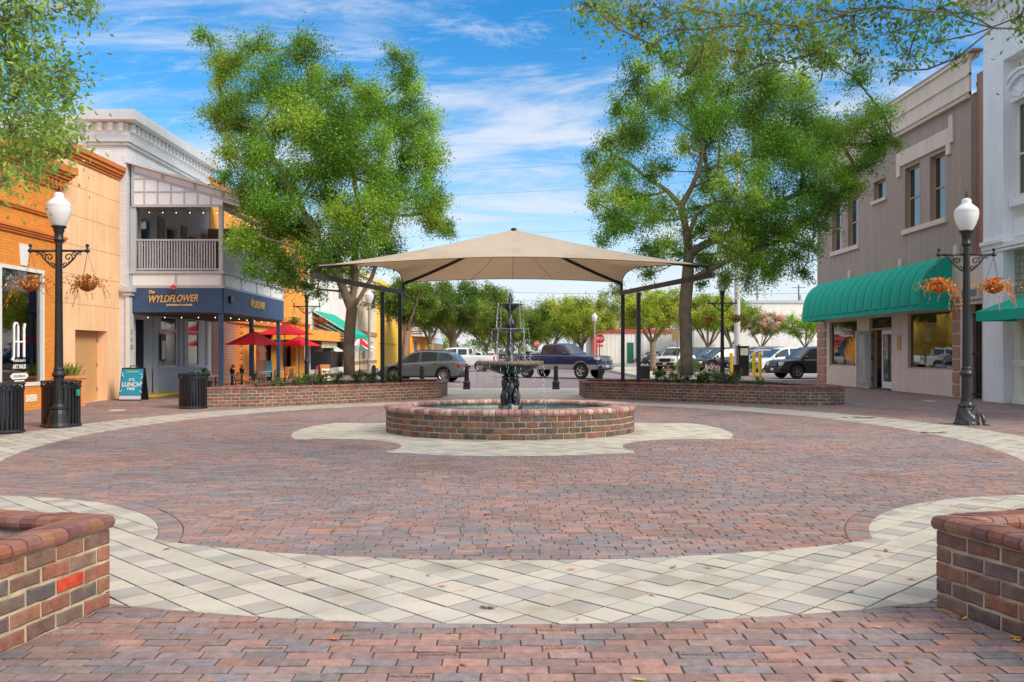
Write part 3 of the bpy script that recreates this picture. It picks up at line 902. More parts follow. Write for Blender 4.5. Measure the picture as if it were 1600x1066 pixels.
for k in range(8):
    for q in range(2): stream(0.36, 2.045, 1.40, k * math.pi / 4 + R.uniform(-0.07, 0.07), 1.0, 0.03, 0.0065)
    stream(0.25, 2.55, 2.07, k * math.pi / 4 + R.uniform(-0.06, 0.06), 1.0, 0.02, 0.006)
stream(0.25, 2.55, 2.07, math.pi * 1.1, 1.6, 0.02, 0.008); stream(0.25, 2.55, 2.07, math.pi * 1.05, 1.6, 0.02, 0.008)
for k in range(44): stream(0.665, 1.37, R.choice([0.38, 0.38, 0.9, 1.1]), R.uniform(0, 6.28), 0.7, 0.05, 0.006)
for k in range(24): stream(0.05, 2.84 + R.uniform(-0.08, 0.03), 2.60, R.uniform(0, 6.28), 0.6, 0.05, 0.006)
for k in range(260):                      # splash drops over the big bowl and the pool
    rr = R.uniform(0.1, 0.6); a_ = R.uniform(0, 6.28)
    fw.ball((c[0] + rr * math.cos(a_), c[1] + rr * math.sin(a_), 1.42 + abs(R.gauss(0, 0.09))), R.uniform(0.003, 0.008), n=5, m=3)
for k in range(240):
    rr = R.uniform(0.3, 1.3); a_ = R.uniform(0, 6.28)
    fw.ball((c[0] + rr * math.cos(a_), c[1] + rr * math.sin(a_) * 0.6, 0.38 + abs(R.gauss(0, 0.05))), R.uniform(0.003, 0.008), n=5, m=3)
fo = fw.build('falling_water', M_fall, root); fo['kind'] = 'stuff'

# ---------------------------------------------------------------- shade canopy
root = thing('shade_canopy', 'large tan fabric shade canopy on black steel posts behind the fountain', 'canopy', (0, 19.8 * K, 0))
A, B, C_, D = (Vector(q) for q in ((-5.52, 17.7 * K, 4.10), (5.58, 17.6 * K, 4.10), (3.98, 22.0 * K, 4.10), (-3.95, 22.0 * K, 4.10)))
PK = Vector((0.06, 19.8 * K, 5.58))
M_fab = mat('shade_fabric', hx(206, 194, 178), 0.85, var=0.05, scale=0.5, fine=0.05, fscale=150, transl=0.34, tcol=hx(214, 172, 132), streak=0.08, bump=0.25, bdist=0.01, dirt=hx(172, 154, 132), dirt_amt=0.5, dscale=0.7)
fb = MB()
def panel(p, q, sag, nu=24, nv=14):
    rows = []
    for j in range(nv + 1):
        s = j / nv; row = []
        for i in range(nu + 1):
            u = i / nu
            e_ = p.lerp(q, u); e_ = e_ + (PK - e_) * (sag * 4 * u * (1 - u))
            pt = e_.lerp(PK, s); pt.z -= 0.16 * math.sin(math.pi * s) * (1 - abs(2 * u - 1) * 0.5)
            row.append(tuple(pt))
        rows.append(row)
    fb.grid(rows)
panel(A, B, 0.215); panel(B, C_, 0.15); panel(C_, D, 0.075); panel(D, A, 0.15)
fab = fb.build('fabric', M_fab, root, smooth=True)
M_seam = mat('fabric_seam', hx(120, 96, 72), 0.9)
sb = MB()
for p, q, sag, us in ((A, B, 0.215, (0.27, 0.5, 0.73)), (C_, D, 0.075, (0.3, 0.5, 0.7))):
    for u in us:
        e_ = p.lerp(q, u); e_ = e_ + (PK - e_) * (sag * 4 * u * (1 - u)); pts = []
        for k in range(9):
            s = k / 8; pt = e_.lerp(PK, s); pt.z -= 0.16 * math.sin(math.pi * s) * (1 - abs(2 * u - 1) * 0.5) + 0.008
            pts.append(pt)
        sb.tube(pts, 0.007, 4)
for p, q, sag in ((A, B, 0.215), (B, C_, 0.15), (C_, D, 0.075), (D, A, 0.15)):
    pts = []
    for k in range(25):
        u = k / 24; e_ = p.lerp(q, u); pts.append(e_ + (PK - e_) * (sag * 4 * u * (1 - u)))
    sb.tube(pts, 0.014, 5)
sb.build('hem_seam', M_seam, root)
M_steel = mat('weathered_black_steel', (0.022, 0.024, 0.028), 0.5, var=0.3, scale=2, fine=0.2, dirt=hx(110, 108, 104), dirt_amt=0.5, dscale=2.2)
for sx, far, near, posts in ((-1, Vector((-3.9, 22.05 * K, 3.72)), Vector((-5.70, 17.55 * K, 3.80)), ((-4.42, 20.75 * K), (-4.0, 21.72 * K))), (1, Vector((3.93, 22.05 * K, 3.72)), Vector((5.77, 17.4 * K, 3.80)), ((4.36, 20.95 * K), (3.98, 21.85 * K)))):
    q = MB(); d = (far - near).normalized(); q.bar(near, far, 0.11, 0.15)
    q.build('beam', M_steel, root, bevel=0.01)
    for k, (x, y) in enumerate(posts):
        q = MB(); q.box(x - 0.065, x + 0.065, y - 0.065, y + 0.065, 0.36, 3.64); q.box(x - 0.12, x + 0.12, y - 0.12, y + 0.12, 0.40, 0.44)
        q.build('post', M_black, root, bevel=0.008)
    for cn in ((A, D) if sx < 0 else (B, C_)):
        bm = near + d * 0.35 if cn in (A, B) else far - d * 0.1
        q = MB(); q.tube([bm, Vector((bm.x, bm.y, cn.z - 0.02))], 0.055, 8); q.tube([Vector((bm.x, bm.y, cn.z - 0.03)) - Vector((sx * 0.0, 0.25, 0)) * (1 if cn in (A, B) else -0.3), cn + (PK - cn) * 0.06 - Vector((0, 0, 0.05))], 0.05, 8)
        pts = [cn.lerp(PK, s) - Vector((0, 0, 0.07 + 0.16 * math.sin(math.pi * s) * 0.5)) for s in (0.03, 0.25, 0.5, 0.75, 0.985)]
        q.tube(pts, 0.055, 8)
        q.build('rafter', M_black, root)
q = MB(); q.lathe([(0.0, 0.05), (0.06, 0.045), (0.10, 0.01), (0.11, -0.05)], 16, PK); q.build('peak_cap', M_black, root)

# ---------------------------------------------------------------- lamps
def lamp(label, arms=True, M_pole=M_iron, group='acorn globe street lamps'):
    r = thing('street_lamp', label, 'street lamp', (0, 0, 0), group)
    q = MB()
    q.lathe([(0.0, 0.0), (0.265, 0.0), (0.27, 0.03), (0.25, 0.055), (0.225, 0.10), (0.19, 0.30), (0.165, 0.385), (0.185, 0.40), (0.185, 0.425), (0.145, 0.45), (0.125, 0.49), (0.10, 0.52)], 16, smooth_none := (0, 0, 0))
    q.build('base', M_pole, r, bevel=0.004)
    q = MB()
    q.lathe([(0.115, 0.50), (0.105, 0.60), (0.098, 1.02), (0.102, 1.06), (0.135, 1.10), (0.135, 1.13), (0.10, 1.19), (0.10, 1.24), (0.087, 1.27), (0.075, 2.6), (0.068, 3.95)], 16, wob=lambda a_, rr, z: 1 + (0.035 * math.cos(8 * a_) if z > 1.25 or 0.6 < z < 1.05 else 0))
    q.build('pole', M_pole, r, smooth=False)
    q = MB(); q.lathe([(0.068, 3.9), (0.10, 3.93), (0.10, 3.97), (0.085, 3.99), (0.09, 4.10), (0.11, 4.14), (0.105, 4.18), (0.15, 4.22), (0.15, 4.245), (0.12, 4.25)], 20); q.build('capital', M_pole, r, smooth=True)
    q = MB(); q.lathe([(0.12, 4.25), (0.185, 4.36), (0.235, 4.50), (0.25, 4.60), (0.245, 4.66), (0.25, 4.67), (0.22, 4.73), (0.13, 4.81), (0.095, 4.85), (0.105, 4.89), (0.085, 4.93), (0.04, 4.955), (0.0, 4.96)], 32, wob=lambda a_, rr, z: 1 + (0.006 * math.cos(32 * a_)))
    q.build('globe', M_globe, r, smooth=True)
    q = MB(); q.lathe([(0.035, 4.945), (0.03, 4.98), (0.014, 5.0), (0.028, 5.03), (0.01, 5.06), (0.02, 5.08), (0.0, 5.11)], 10); q.build('finial', M_pole, r)
    if arms:
        for sx in (-1, 1):
            q = MB()
            q.tube([(sx * 0.06, 0, 3.72), (sx * 0.60, 0, 3.72)], 0.024, 8)
            q.ball((sx * 0.60, 0, 3.72), 0.05, 1.2, 1, 0.9, 8, 6); q.ball((sx * 0.60, 0, 3.83), 0.04, n=8, m=6); q.tube([(sx * 0.6, 0, 3.72), (sx * 0.6, 0, 3.82)], 0.015, 6)
            def scroll(cx_, cz_, r0, turns, a0, sg, th):
                pts = []
                for k in range(22):
                    t_ = k / 21; a_ = a0 + sg * turns * 2 * math.pi * t_; rr = r0 * (1 - 0.82 * t_)
                    pts.append((sx * (cx_ + rr * math.cos(a_)), 0, cz_ + rr * math.sin(a_)))
                q.tube(pts, th, 6)
            q.tube([(sx * 0.09, 0, 3.36), (sx * 0.20, 0, 3.44), (sx * 0.32, 0, 3.56), (sx * 0.40, 0, 3.68), (sx * 0.50, 0, 3.70)], [0.017, 0.017, 0.017, 0.014, 0.01], 6)
            scroll(0.20, 3.58, 0.10, 1.35, -1.6, 1, 0.014); scroll(0.33, 3.645, 0.055, 1.2, 3.4, -1, 0.011); scroll(0.13, 3.42, 0.055, 1.2, 0.3, 1, 0.012); scroll(0.44, 3.67, 0.04, 1.1, -0.5, -1, 0.009)
            q.build('bracket_arm', M_pole, r, smooth=True)
    return r
L1 = lamp('black street lamp with two scrolled arms beside the orange shop')
L1.location = (-9.54, 12.8 * K, 0)
L2 = dup(L1, (9.94, 13.3 * K, 0), 0, 'black street lamp with two scrolled arms and torn base sleeve by the green awning')
ts = thing('torn_sleeve', 'torn black plastic sheet stuck to the foot of the right street lamp', 'plastic sheet', (10.1, 19.4, 0))
M_torn = mat('torn_plastic', (0.05, 0.05, 0.055), 0.25, var=0.5)
q = MB(); rows = []
for j in range(7):
    z = 0.03 + j * 0.055; row = []
    for i in range(19):
        a_ = -2.9 + 3.1 * i / 18; rr = 0.262 - z * 0.2 + 0.018 * math.sin(a_ * 7 + z * 30) + R.uniform(-0.006, 0.012)
        row.append((9.94 + rr * math.cos(a_), 13.3 * K + rr * math.sin(a_), z + 0.03 * math.sin(a_ * 5) + (0.03 * math.sin(a_ * 9) if j in (0, 6) else 0)))
    rows.append(row)
q.grid(rows); q.build('wrapped_sheet', M_torn, ts, smooth=True)
q = MB(); q.tube([(10.12, 19.4, 0.30), (10.17, 19.36, 0.2), (10.19, 19.34, 0.1), (10.18, 19.33, 0.02), (10.3, 19.3, 0.015)], [0.012, 0.035, 0.045, 0.03, 0.008], 6)
q.build('loose_flap', M_torn, ts, smooth=True)
dup(L1, (-9.62, 28.5 * K, 0), 0, 'black street lamp behind the red umbrellas on the left')
dup(L1, (9.2, 26.6 * K, 0), 0, 'black street lamp beside the black kiosk in front of the parking lot')
M_gpole = mat('grey_pole', hx(150, 148, 140), 0.75, var=0.12, streak=0.1)
G1 = lamp('grey concrete street lamp without arms between the leafy tree and canopy posts', False, M_gpole)
G1.location = (-7.75, 33 * K, 0)
G2 = dup(G1, (7.2, 53 * K, 0), 0, 'grey concrete street lamp without arms behind the blue pickup')

# hanging baskets
M_dry = mat('dry_plant', (1, 1, 1), 0.7, attr=True, transl=0.25)
M_coir = mat('coir_liner', hx(150, 92, 40), 0.95, var=0.3, fine=0.3, bump=0.6)
def basket(label, pal, loc, seed, trail, dens=520, parent=None):
    rr = random.Random(seed)
    r = thing('hanging_basket', label, 'hanging basket', loc, 'baskets hanging from the lamp arms')
    q = MB(); X, Y, Z = loc
    q.lathe([(0.02, -0.82), (0.12, -0.78), (0.18, -0.70), (0.20, -0.62)], 14, loc); q.build('bowl', M_coir, r, smooth=True)
    q = MB()
    for k in range(3):
        a_ = k * 2.094 + 0.4; q.tube([(X, Y, Z), (X + 0.19 * math.cos(a_), Y + 0.19 * math.sin(a_), Z - 0.62)], 0.004, 4)
    q.build('hanger_chain', M_black, r)
    q = MB()
    for k in range(dens):
        a_ = rr.uniform(0, 6.28); d = abs(rr.gauss(0, 0.17)); h = rr.uniform(-0.72, -0.46) - d * 0.15
        p_ = Vector((X + d * math.cos(a_) * 1.25, Y + d * math.sin(a_) * 1.25, Z + h))
        for s in range(1): pass
        v1 = Vector((rr.gauss(0, 1), rr.gauss(0, 1), rr.gauss(0, 1))).normalized() * rr.uniform(0.02, 0.05); v2 = v1.cross(Vector((rr.gauss(0, 1), rr.gauss(0, 1), rr.gauss(0, 1)))).normalized() * 0.016
        cq = rr.choice(pal); k_ = rr.uniform(0.7, 1.25); q.cc = (cq[0] * k_, cq[1] * k_, cq[2] * k_)
        q.add([p_ - v1, p_ + v2, p_ + v1, p_ - v2], [(0, 1, 2, 3)])
    for k in range(16):                   # trailing strands
        a_ = rr.uniform(0, 6.28) if k % 2 else trail + rr.gauss(0, 0.5); L_ = rr.uniform(0.12, 0.55) if k % 2 else rr.uniform(0.3, 0.75)
        p_ = Vector((X + 0.2 * math.cos(a_), Y + 0.2 * math.sin(a_), Z - 0.62)); dr = Vector((math.cos(a_) * 0.6, math.sin(a_) * 0.6, -0.2))
        for s in range(int(L_ / 0.02)):
            dr = (dr + Vector((rr.gauss(0, 0.16), rr.gauss(0, 0.16), -0.10))).normalized(); p_ = p_ + dr * 0.02
            v1 = Vector((rr.gauss(0, 1), rr.gauss(0, 1), rr.gauss(0, 1))).normalized() * rr.uniform(0.012, 0.034); v2 = v1.cross(dr).normalized() * 0.012
            cq = rr.choice(pal); k_ = rr.uniform(0.75, 1.25); q.cc = (cq[0] * k_, cq[1] * k_, cq[2] * k_)
            q.add([p_ - v1, p_ + v2, p_ + v1, p_ - v2], [(0, 1, 2, 3)])
    o_ = q.build('foliage', M_dry, r, colors=True)
DRY = [hx(190, 120, 50), hx(206, 140, 66), hx(160, 92, 36), hx(176, 110, 60), hx(214, 160, 92)]
ORG = [hx(226, 132, 30), hx(214, 110, 24), hx(236, 160, 60), hx(196, 96, 22), hx(232, 176, 90)]
YEL = [hx(170, 160, 50), hx(200, 180, 60), hx(130, 140, 44), hx(150, 96, 50), hx(120, 80, 44)]
basket('dried brown basket trailing left in front of the art shop window', DRY, (-10.14, 12.8 * K, 3.68), 1, 3.4)
basket('dried brown basket right of the left lamp against the peach wall', DRY, (-8.94, 12.8 * K, 3.68), 2, 2.6)
basket('bright orange basket left of the right lamp in front of the green awning', ORG, (9.34, 13.3 * K, 3.68), 3, 5.2)
basket('bright orange basket right of the right lamp against the white pilaster', ORG, (10.54, 13.3 * K, 3.68), 4, -0.3)
basket('yellow green basket left of the lamp beside the kiosk', YEL, (8.6, 26.6 * K, 3.68), 5, 3.0)
basket('yellow green basket right of the lamp beside the kiosk', YEL, (9.8, 26.6 * K, 3.68), 6, 0.0)
basket('leafy green basket left of the lamp behind the red umbrellas', [hx(70, 110, 40), hx(100, 130, 50), hx(130, 120, 50)], (-10.22, 28.5 * K, 3.68), 7, 3.0)
basket('rusty orange basket right of the lamp behind the red umbrellas', [hx(180, 96, 40), hx(150, 84, 40), hx(190, 120, 60)], (-9.02, 28.5 * K, 3.68), 8, 0.0)

# ---------------------------------------------------------------- litter bins, bollards
def litter_bin(label, group='black slatted litter bins'):
    r = thing('litter_bin', label, 'litter bin', (0, 0, 0), group)
    q = MB()
    for k in range(30):
        a_ = 2 * math.pi * k / 30; M = Matrix.Rotation(a_, 4, 'Z')
        q.box(0.365, 0.378, -0.024, 0.024, 0.06, 0.88, M)
    q.build('slats', M_black, r)
    q = MB(); q.lathe([(0.35, 0.0), (0.40, 0.0), (0.405, 0.04), (0.38, 0.07), (0.35, 0.07)], 40); q.build('base_ring', M_black, r)
    q = MB(); q.lathe([(0.37, 0.835), (0.395, 0.835), (0.395, 0.86), (0.37, 0.86)], 40); q.lathe([(0.37, 0.955), (0.405, 0.955), (0.41, 0.98), (0.36, 0.985), (0.30, 0.96)], 40)
    for k in range(20):
        a_ = 2 * math.pi * k / 20; pts = []
        for s in range(13):
            t_ = s / 12 * 2 * math.pi; aa = a_ + 0.12 * math.cos(t_); pts.append((0.385 * math.cos(aa), 0.385 * math.sin(aa), 0.91 + 0.042 * math.sin(t_)))
        q.tube(pts, 0.008, 4)
    q.build('top_ring', M_black, r)
    q = MB(); q.lathe([(0.0, 0.08), (0.32, 0.08), (0.335, 0.4), (0.33, 0.8), (0.31, 0.93)], 32, wob=lambda a_, rr, z: 1 + 0.02 * math.sin(9 * a_ + 5 * z) + 0.012 * math.sin(17 * a_))
    q.build('bin_bag', mat('bin_bag', hx(70, 84, 104, 0.55), 0.25, var=0.5, scale=4, spec=0.7), r, smooth=True)
    return r
B1 = litter_bin('black slatted litter bin at the left edge with a blue grey bag'); B1.location = (-10.02, 11.95 * K, 0)
B2 = dup(B1, (-9.64, 13.0 * K, 0), 1.0, 'black slatted litter bin behind the foot of the left lamp with a green tag')
B3 = dup(B1, (-9.0, 17.15 * K, 0), 2.0, 'black slatted litter bin at the end of the long planter near the lunch sign')
tb_ = MB(); tb_.box(-9.25, -9.20, 19.0, 19.1, 0.66, 0.80)
tag(tb_.build('bin_tag', mat('green_tag', hx(40, 140, 110), 0.5), bevel=0.005), 'small green box hooked on the bin behind the left lamp', 'tag')
q = MB(); rr = random.Random(3)
pl = thing('potted_plant', 'dark green broad leaved plant standing behind the bin near the lunch sign', 'potted plant', (-8.95, 26.0, 0))
q.lathe([(0.0, 0.0), (0.16, 0.0), (0.22, 0.72), (0.24, 0.74), (0.2, 0.74)], 20, (-8.95, 26.0, 0)); q.build('pot', M_black, pl, smooth=False)
q = MB()
for k in range(46):
    a_ = rr.uniform(0, 6.28); d = rr.uniform(0.02, 0.28); p_ = Vector((-8.95 + d * math.cos(a_), 26.0 + d * math.sin(a_), rr.uniform(0.85, 1.14) - d * 0.3))
    v1 = Vector((math.cos(a_), math.sin(a_), rr.uniform(-0.2, 0.7))).normalized() * 0.085; v2 = v1.cross(Vector((0, 0, 1))).normalized() * 0.06; q.cc = jit(hx(52, 88, 50), 0.3)
    q.add([p_ - v1, p_ - v1 * 0.3 + v2, p_ + v1 * 0.5 + v2 * 0.7, p_ + v1 * 1.2, p_ + v1 * 0.5 - v2 * 0.7, p_ - v1 * 0.3 - v2], [(0, 1, 2, 3, 4, 5)])
q.build('leaves', M_leaf, pl, colors=True)
def bollard(label):
    r = thing('bollard', label, 'bollard', (0, 0, 0), 'black iron bollards across the street end')
    q = MB(); q.lathe([(0.0, 0), (0.165, 0), (0.165, 0.05), (0.15, 0.07), (0.15, 0.24), (0.165, 0.26), (0.16, 0.30), (0.12, 0.34)], 16); q.build('base', M_iron, r)
    q = MB(); q.lathe([(0.12, 0.34), (0.105, 0.38), (0.085, 0.80), (0.10, 0.83), (0.10, 0.86), (0.085, 0.88)], 16, wob=lambda a_, rr_, z: 1 + 0.03 * math.cos(8 * a_)); q.build('shaft', M_iron, r)
    q = MB(); q.lathe([(0.085, 0.88), (0.095, 0.92), (0.075, 0.98), (0.035, 1.02), (0.0, 1.03)], 16); q.build('cap', M_iron, r, smooth=True)
    return r
bo = bollard('black bollard just left of the fountain, clear of the planter'); bo.location = (-1.93, 25.9 * K, 0)
dup(bo, (1.87, 25.9 * K, 0), 0, 'black bollard just right of the fountain, clear of the planter')
dup(bo, (-3.83, 25.9 * K, 0), 0, 'black bollard behind the left planter in front of the grey car')
dup(bo, (3.77, 25.9 * K, 0), 0, 'black bollard behind the right planter in front of the blue pickup')
dup(bo, (-6.0, 26.4 * K, 0), 0, 'black bollard beside the nose of the grey car')
r = thing('waste_bin', 'slim black waste bin behind the right canopy posts', 'waste bin', (5.75, 26.3 * K, 0))
q = MB(); q.lathe([(0.0, 0.0), (0.2, 0.0), (0.23, 0.85), (0.25, 0.9)], 16, (5.75, 26.3 * K, 0)); q.build('body', M_black, r)
q = MB(); q.lathe([(0.25, 0.9), (0.25, 0.95), (0.2, 1.0), (0.1, 1.0)], 16, (5.75, 26.3 * K, 0)); q.build('lid', M_black, r)

# ---------------------------------------------------------------- buildings
def yx(px, X): return F * X / (px - 800.0)           # distance at which a wall along the street at X crosses a photo column
def zz(py, y): return CH - (py - HY) * y / F         # height of a photo row at a distance
def grp(fn, name, m, parent, **kw):
    b_ = MB(); fn(b_); return b_.build(name, m, parent, **kw)
def sash(parent, X, y0, y1, z0, z1, side, m_frame, m_glass=None, rec=0.12, fw=0.07, rail=0.5, mull=0, name='window'):
    """window in a wall along the street; side=+1 faces +X"""
    xf = X - side * rec
    lo, hi = sorted((xf, xf - side * 0.06)); q = MB()
    q.box(lo, hi, y0, y0 + fw, z0, z1); q.box(lo, hi, y1 - fw, y1, z0, z1); q.box(lo, hi, y0 + fw, y1 - fw, z0, z0 + fw); q.box(lo, hi, y0 + fw, y1 - fw, z1 - fw, z1)
    if rail:
        zr = z0 + (z1 - z0) * rail; q.box(lo, hi, y0 + fw, y1 - fw, zr - 0.03, zr + 0.03)
    for k in range(mull):
        ym = y0 + (y1 - y0) * (k + 1) / (mull + 1); q.box(lo + 0.004, hi - 0.004, ym - 0.025, ym + 0.025, z0 + fw, z1 - fw)
    f_ = q.build(name, m_frame, parent)
    q = MB(); xg = xf - side * 0.035; q.box(min(xg, xg - side * 0.012), max(xg, xg - side * 0.012), y0 + 0.02, y1 - 0.02, z0 + 0.02, z1 - 0.02)
    q.build('pane', m_glass or M_glassdark, f_)
    return f_

# --- peach and orange buildings on the left
M_obrick = brick_mat('orange_painted_brick', hx(226, 148, 62), hx(214, 134, 52), hx(196, 120, 48), 0.22, 0.075, 0.008, var=0.08, bump=0.35, streak=0.06)
M_otrim = mat('orange_trim', hx(206, 120, 56), 0.7, var=0.1, streak=0.12)
M_peach = mat('peach_stucco', hx(244, 200, 158), 0.8, var=0.08, scale=0.6, fine=0.05, fscale=30, bump=0.2, streak=0.16, dirt=hx(222, 170, 126), dirt_amt=0.4, dscale=0.7)
M_groove = mat('stucco_groove', hx(196, 138, 96), 0.9)
XO = -13.2
yo1 = yx(95.5, XO); 
ob = thing('orange_brick_shop', 'orange painted brick shop with dentil cornice and large art shop window', 'building', (-14, yo1 - 3, 0))
wy0, wy1 = yx(-2, XO), yx(68, XO); wz0, wz1 = 0.66, 3.88
q = MB(); q.wall('x', XO, -0.35, 14, yo1, 0, 6.55, [(wy0, wy1, wz0, wz1)]); q.box(-22, XO - 1.9, 14, yo1, 0, 6.5); q.box(XO - 1.9, XO - 0.35, yo1 - 0.3, yo1, 0, 6.5); q.box(XO - 1.9, XO - 0.35, 14, yo1 - 0.3, 4.1, 6.5)
q.build('wall', M_obrick, ob)
q = MB()
def courses(q, x, y0, y1, lst):
    for z0, z1, pr in lst: q.box(x - 0.02, x + pr, y0, y1 + pr, z0, z1)
courses(q, XO, 14, yo1, [(4.82, 4.88, 0.10), (4.76, 4.82, 0.06), (4.88, 4.95, 0.14), (5.42, 5.48, 0.06), (5.48, 5.53, 0.09),
    (6.30, 6.38, 0.06), (6.55, 6.63, 0.16), (6.63, 6.72, 0.22), (6.72, 6.80, 0.28), (6.80, 7.0, 0.34)])
y = 14.0
while y < yo1:
    q.box(XO - 0.01, XO + 0.13, y, y + 0.11, 6.385, 6.545); y += 0.22
q.build('cornice', M_otrim, ob)
q = MB(); kx = yx(37, XO)
q.prism([(XO + 0.03, kx - 0.16, 3.92), (XO + 0.03, kx + 0.16, 3.92), (XO + 0.03, kx + 0.24, 4.5), (XO + 0.03, kx - 0.24, 4.5)], (-0.1, 0, 0)); q.build('keystone', M_white, ob, bevel=0.01)
q = MB(); q.box(XO - 0.02, XO + 0.02, yx(40, XO), yx(57, XO), 0.22, 0.42); q.build('plaque', mat('pale_stone', hx(214, 206, 190), 0.8, var=0.2, fine=0.3, fscale=14), ob, bevel=0.008)
q = MB(); fw = 0.1
for a_, b2, c1_, c2_ in ((wy0, wy1, wz1 - fw, wz1), (wy0, wy1, wz0, wz0 + 0.1), (wy0, wy0 + fw, wz0 + 0.1, wz1 - fw), (wy1 - fw, wy1, wz0 + 0.1, wz1 - fw)): q.box(XO - 0.05, XO + 0.03, a_, b2, c1_, c2_)
q.box(XO - 0.1, XO - 0.051, wy1 - 0.2, wy1 - 0.1, wz0 + 0.1, wz1 - 0.1)
wf = q.build('shop_window', M_white, ob)
q = MB(); q.box(XO - 0.06, XO - 0.05, wy0 + 0.05, wy1 - 0.05, wz0 + 0.05, wz1 - 0.05); q.build('pane', M_glass, wf)
q = MB(); q.box(XO - 0.68, XO - 0.62, wy0 - 0.6, wy1 + 0.5, 0.0, 2.35); q.box(XO - 0.62, XO - 0.4, wy0 - 0.6, wy1 + 0.5, 0.0, 0.5); q.box(XO - 0.6, XO - 0.5, wy0 + 0.4, wy0 + 0.5, 0.5, 2.3)
q.build('wood_interior', mat('warm_wood', hx(206, 124, 58), 0.5, var=0.35, scale=2.5, streak=0.3), ob)
q = MB(); rows = []
for j in range(12):
    s = j / 11; row = []
    for i in range(15):
        u = i / 14 * 2 - 1; yc = (wy0 + wy1) / 2 - 0.1; wd_ = 0.62 * (1 - s * 0.86)
        row.append((XO - 0.35 + 0.03 * math.sin(u * 14 + s * 3) , yc + u * wd_ + 0.1 * s, 3.55 - s * 1.35 - 0.16 * (1 - u * u) * (1 - s)))
    rows.append(row)
q.grid(rows); q.build('draped_net', mat('cream_net', hx(214, 206, 184), 0.9, var=0.2, fine=0.4, fscale=60, transl=0.3), ob, smooth=True)
M_vinyl = mat('white_vinyl', (0.85, 0.86, 0.86), 0.5, var=0.02)
yc = yx(33, XO); xs_ = XO - 0.045
q = MB()
def arcpts(pts): return [(xs_, yc + a_, z_) for a_, z_ in pts]
q.tube(arcpts([(-0.36, 1.36), (-0.28, 1.46), (-0.27, 1.9), (-0.27, 2.28), (-0.22, 2.36), (-0.13, 2.36), (-0.07, 2.28), (-0.07, 1.45)]), 0.035, 6)
q.tube(arcpts([(-0.27, 1.86), (0.26, 1.86)]), 0.028, 6); q.tube(arcpts([(0.26, 2.36), (0.22, 2.2), (0.22, 1.45)]), 0.035, 6)
q.tube(arcpts([(-0.02, 1.86), (-0.02, 1.5)]), 0.012, 6)
q.build('monogram', M_vinyl, wf)
text('lettering', "Hollerbach's", 0.12, M_vinyl, (XO - 0.045, yc - 0.0, 1.36), EAST, wf, 0.002, 0.25)
text('lettering', "ART HAUS", 0.17, M_vinyl, (XO - 0.045, yc, 1.19), EAST, wf, 0.002, 0, 0.8, 0.004)
q = MB(); q.box(XO - 0.047, XO - 0.042, yc - 0.36, yc + 0.36, 0.86, 1.02); q.box(XO - 0.047, XO - 0.042, yc - 0.24, yc + 0.24, 0.80, 0.83); q.box(XO - 0.047, XO - 0.042, yc - 0.43, yc - 0.36, 0.90, 0.98); q.box(XO - 0.047, XO - 0.042, yc + 0.36, yc + 0.43, 0.90, 0.98)
q.build('sticker', M_vinyl, wf)
text('lettering', "HOLLERBACHS", 0.10, M_black, (XO - 0.039, yc, 0.935), EAST, wf, 0.001, 0, 0.85)

XP = -13.35
yp1 = yx(187, XP); dy0, dy1 = yx(117.5, XP), yx(168, XP)
pb = thing('peach_stucco_building', 'peach stucco building with tan door and orange cornice', 'building', (-14, yp1 - 2, 0))
q = MB(); q.wall('x', XP, -0.37, yo1, yp1, 0, 7.55, [(dy0, dy1, -0.1, 2.27)]); q.box(-24, XP - 0.37, yo1, yp1, 0, 7.5); q.box(XP - 0.37, XP, dy0, dy1, -0.02, 0.004)
q.build('wall', M_peach, pb)
q = MB(); 
for z in (3.05, 3.95, 4.85, 5.75, 6.65): q.box(XP - 0.01, XP + 0.0025, yo1, yp1, z, z + 0.016)
q.build('score_line', M_groove, pb)
q = MB(); courses(q, XP, yo1 - 0.0, yp1 - 0.1, [(7.42, 7.5, 0.05), (7.5, 7.58, 0.10), (7.58, 7.70, 0.16), (7.70, 7.85, 0.22)]); q.box(-24, XP - 0.02, yo1 - 0.12, yo1, 6.95, 7.84)
q.build('cornice', M_otrim, pb)
q = MB(); q.box(XP - 0.37, XP - 0.33, dy0 + 0.02, dy1 - 0.02, 0.01, 2.25); 
dd = q.build('door', mat('tan_door', hx(196, 152, 104), 0.55, var=0.06, streak=0.05), pb)
q = MB(); q.ball((XP - 0.28, dy0 + 0.75, 1.02), 0.04); q.tube([(XP - 0.33, dy0 + 0.75, 1.02), (XP - 0.28, dy0 + 0.75, 1.02)], 0.02, 8); q.build('knob', M_chrome, dd)
q = MB()
for z in (0.3, 1.1, 1.9): q.box(XP - 0.34, XP - 0.32, dy1 - 0.07, dy1 - 0.03, z, z + 0.12)
q.build('hinge', M_iron, dd)
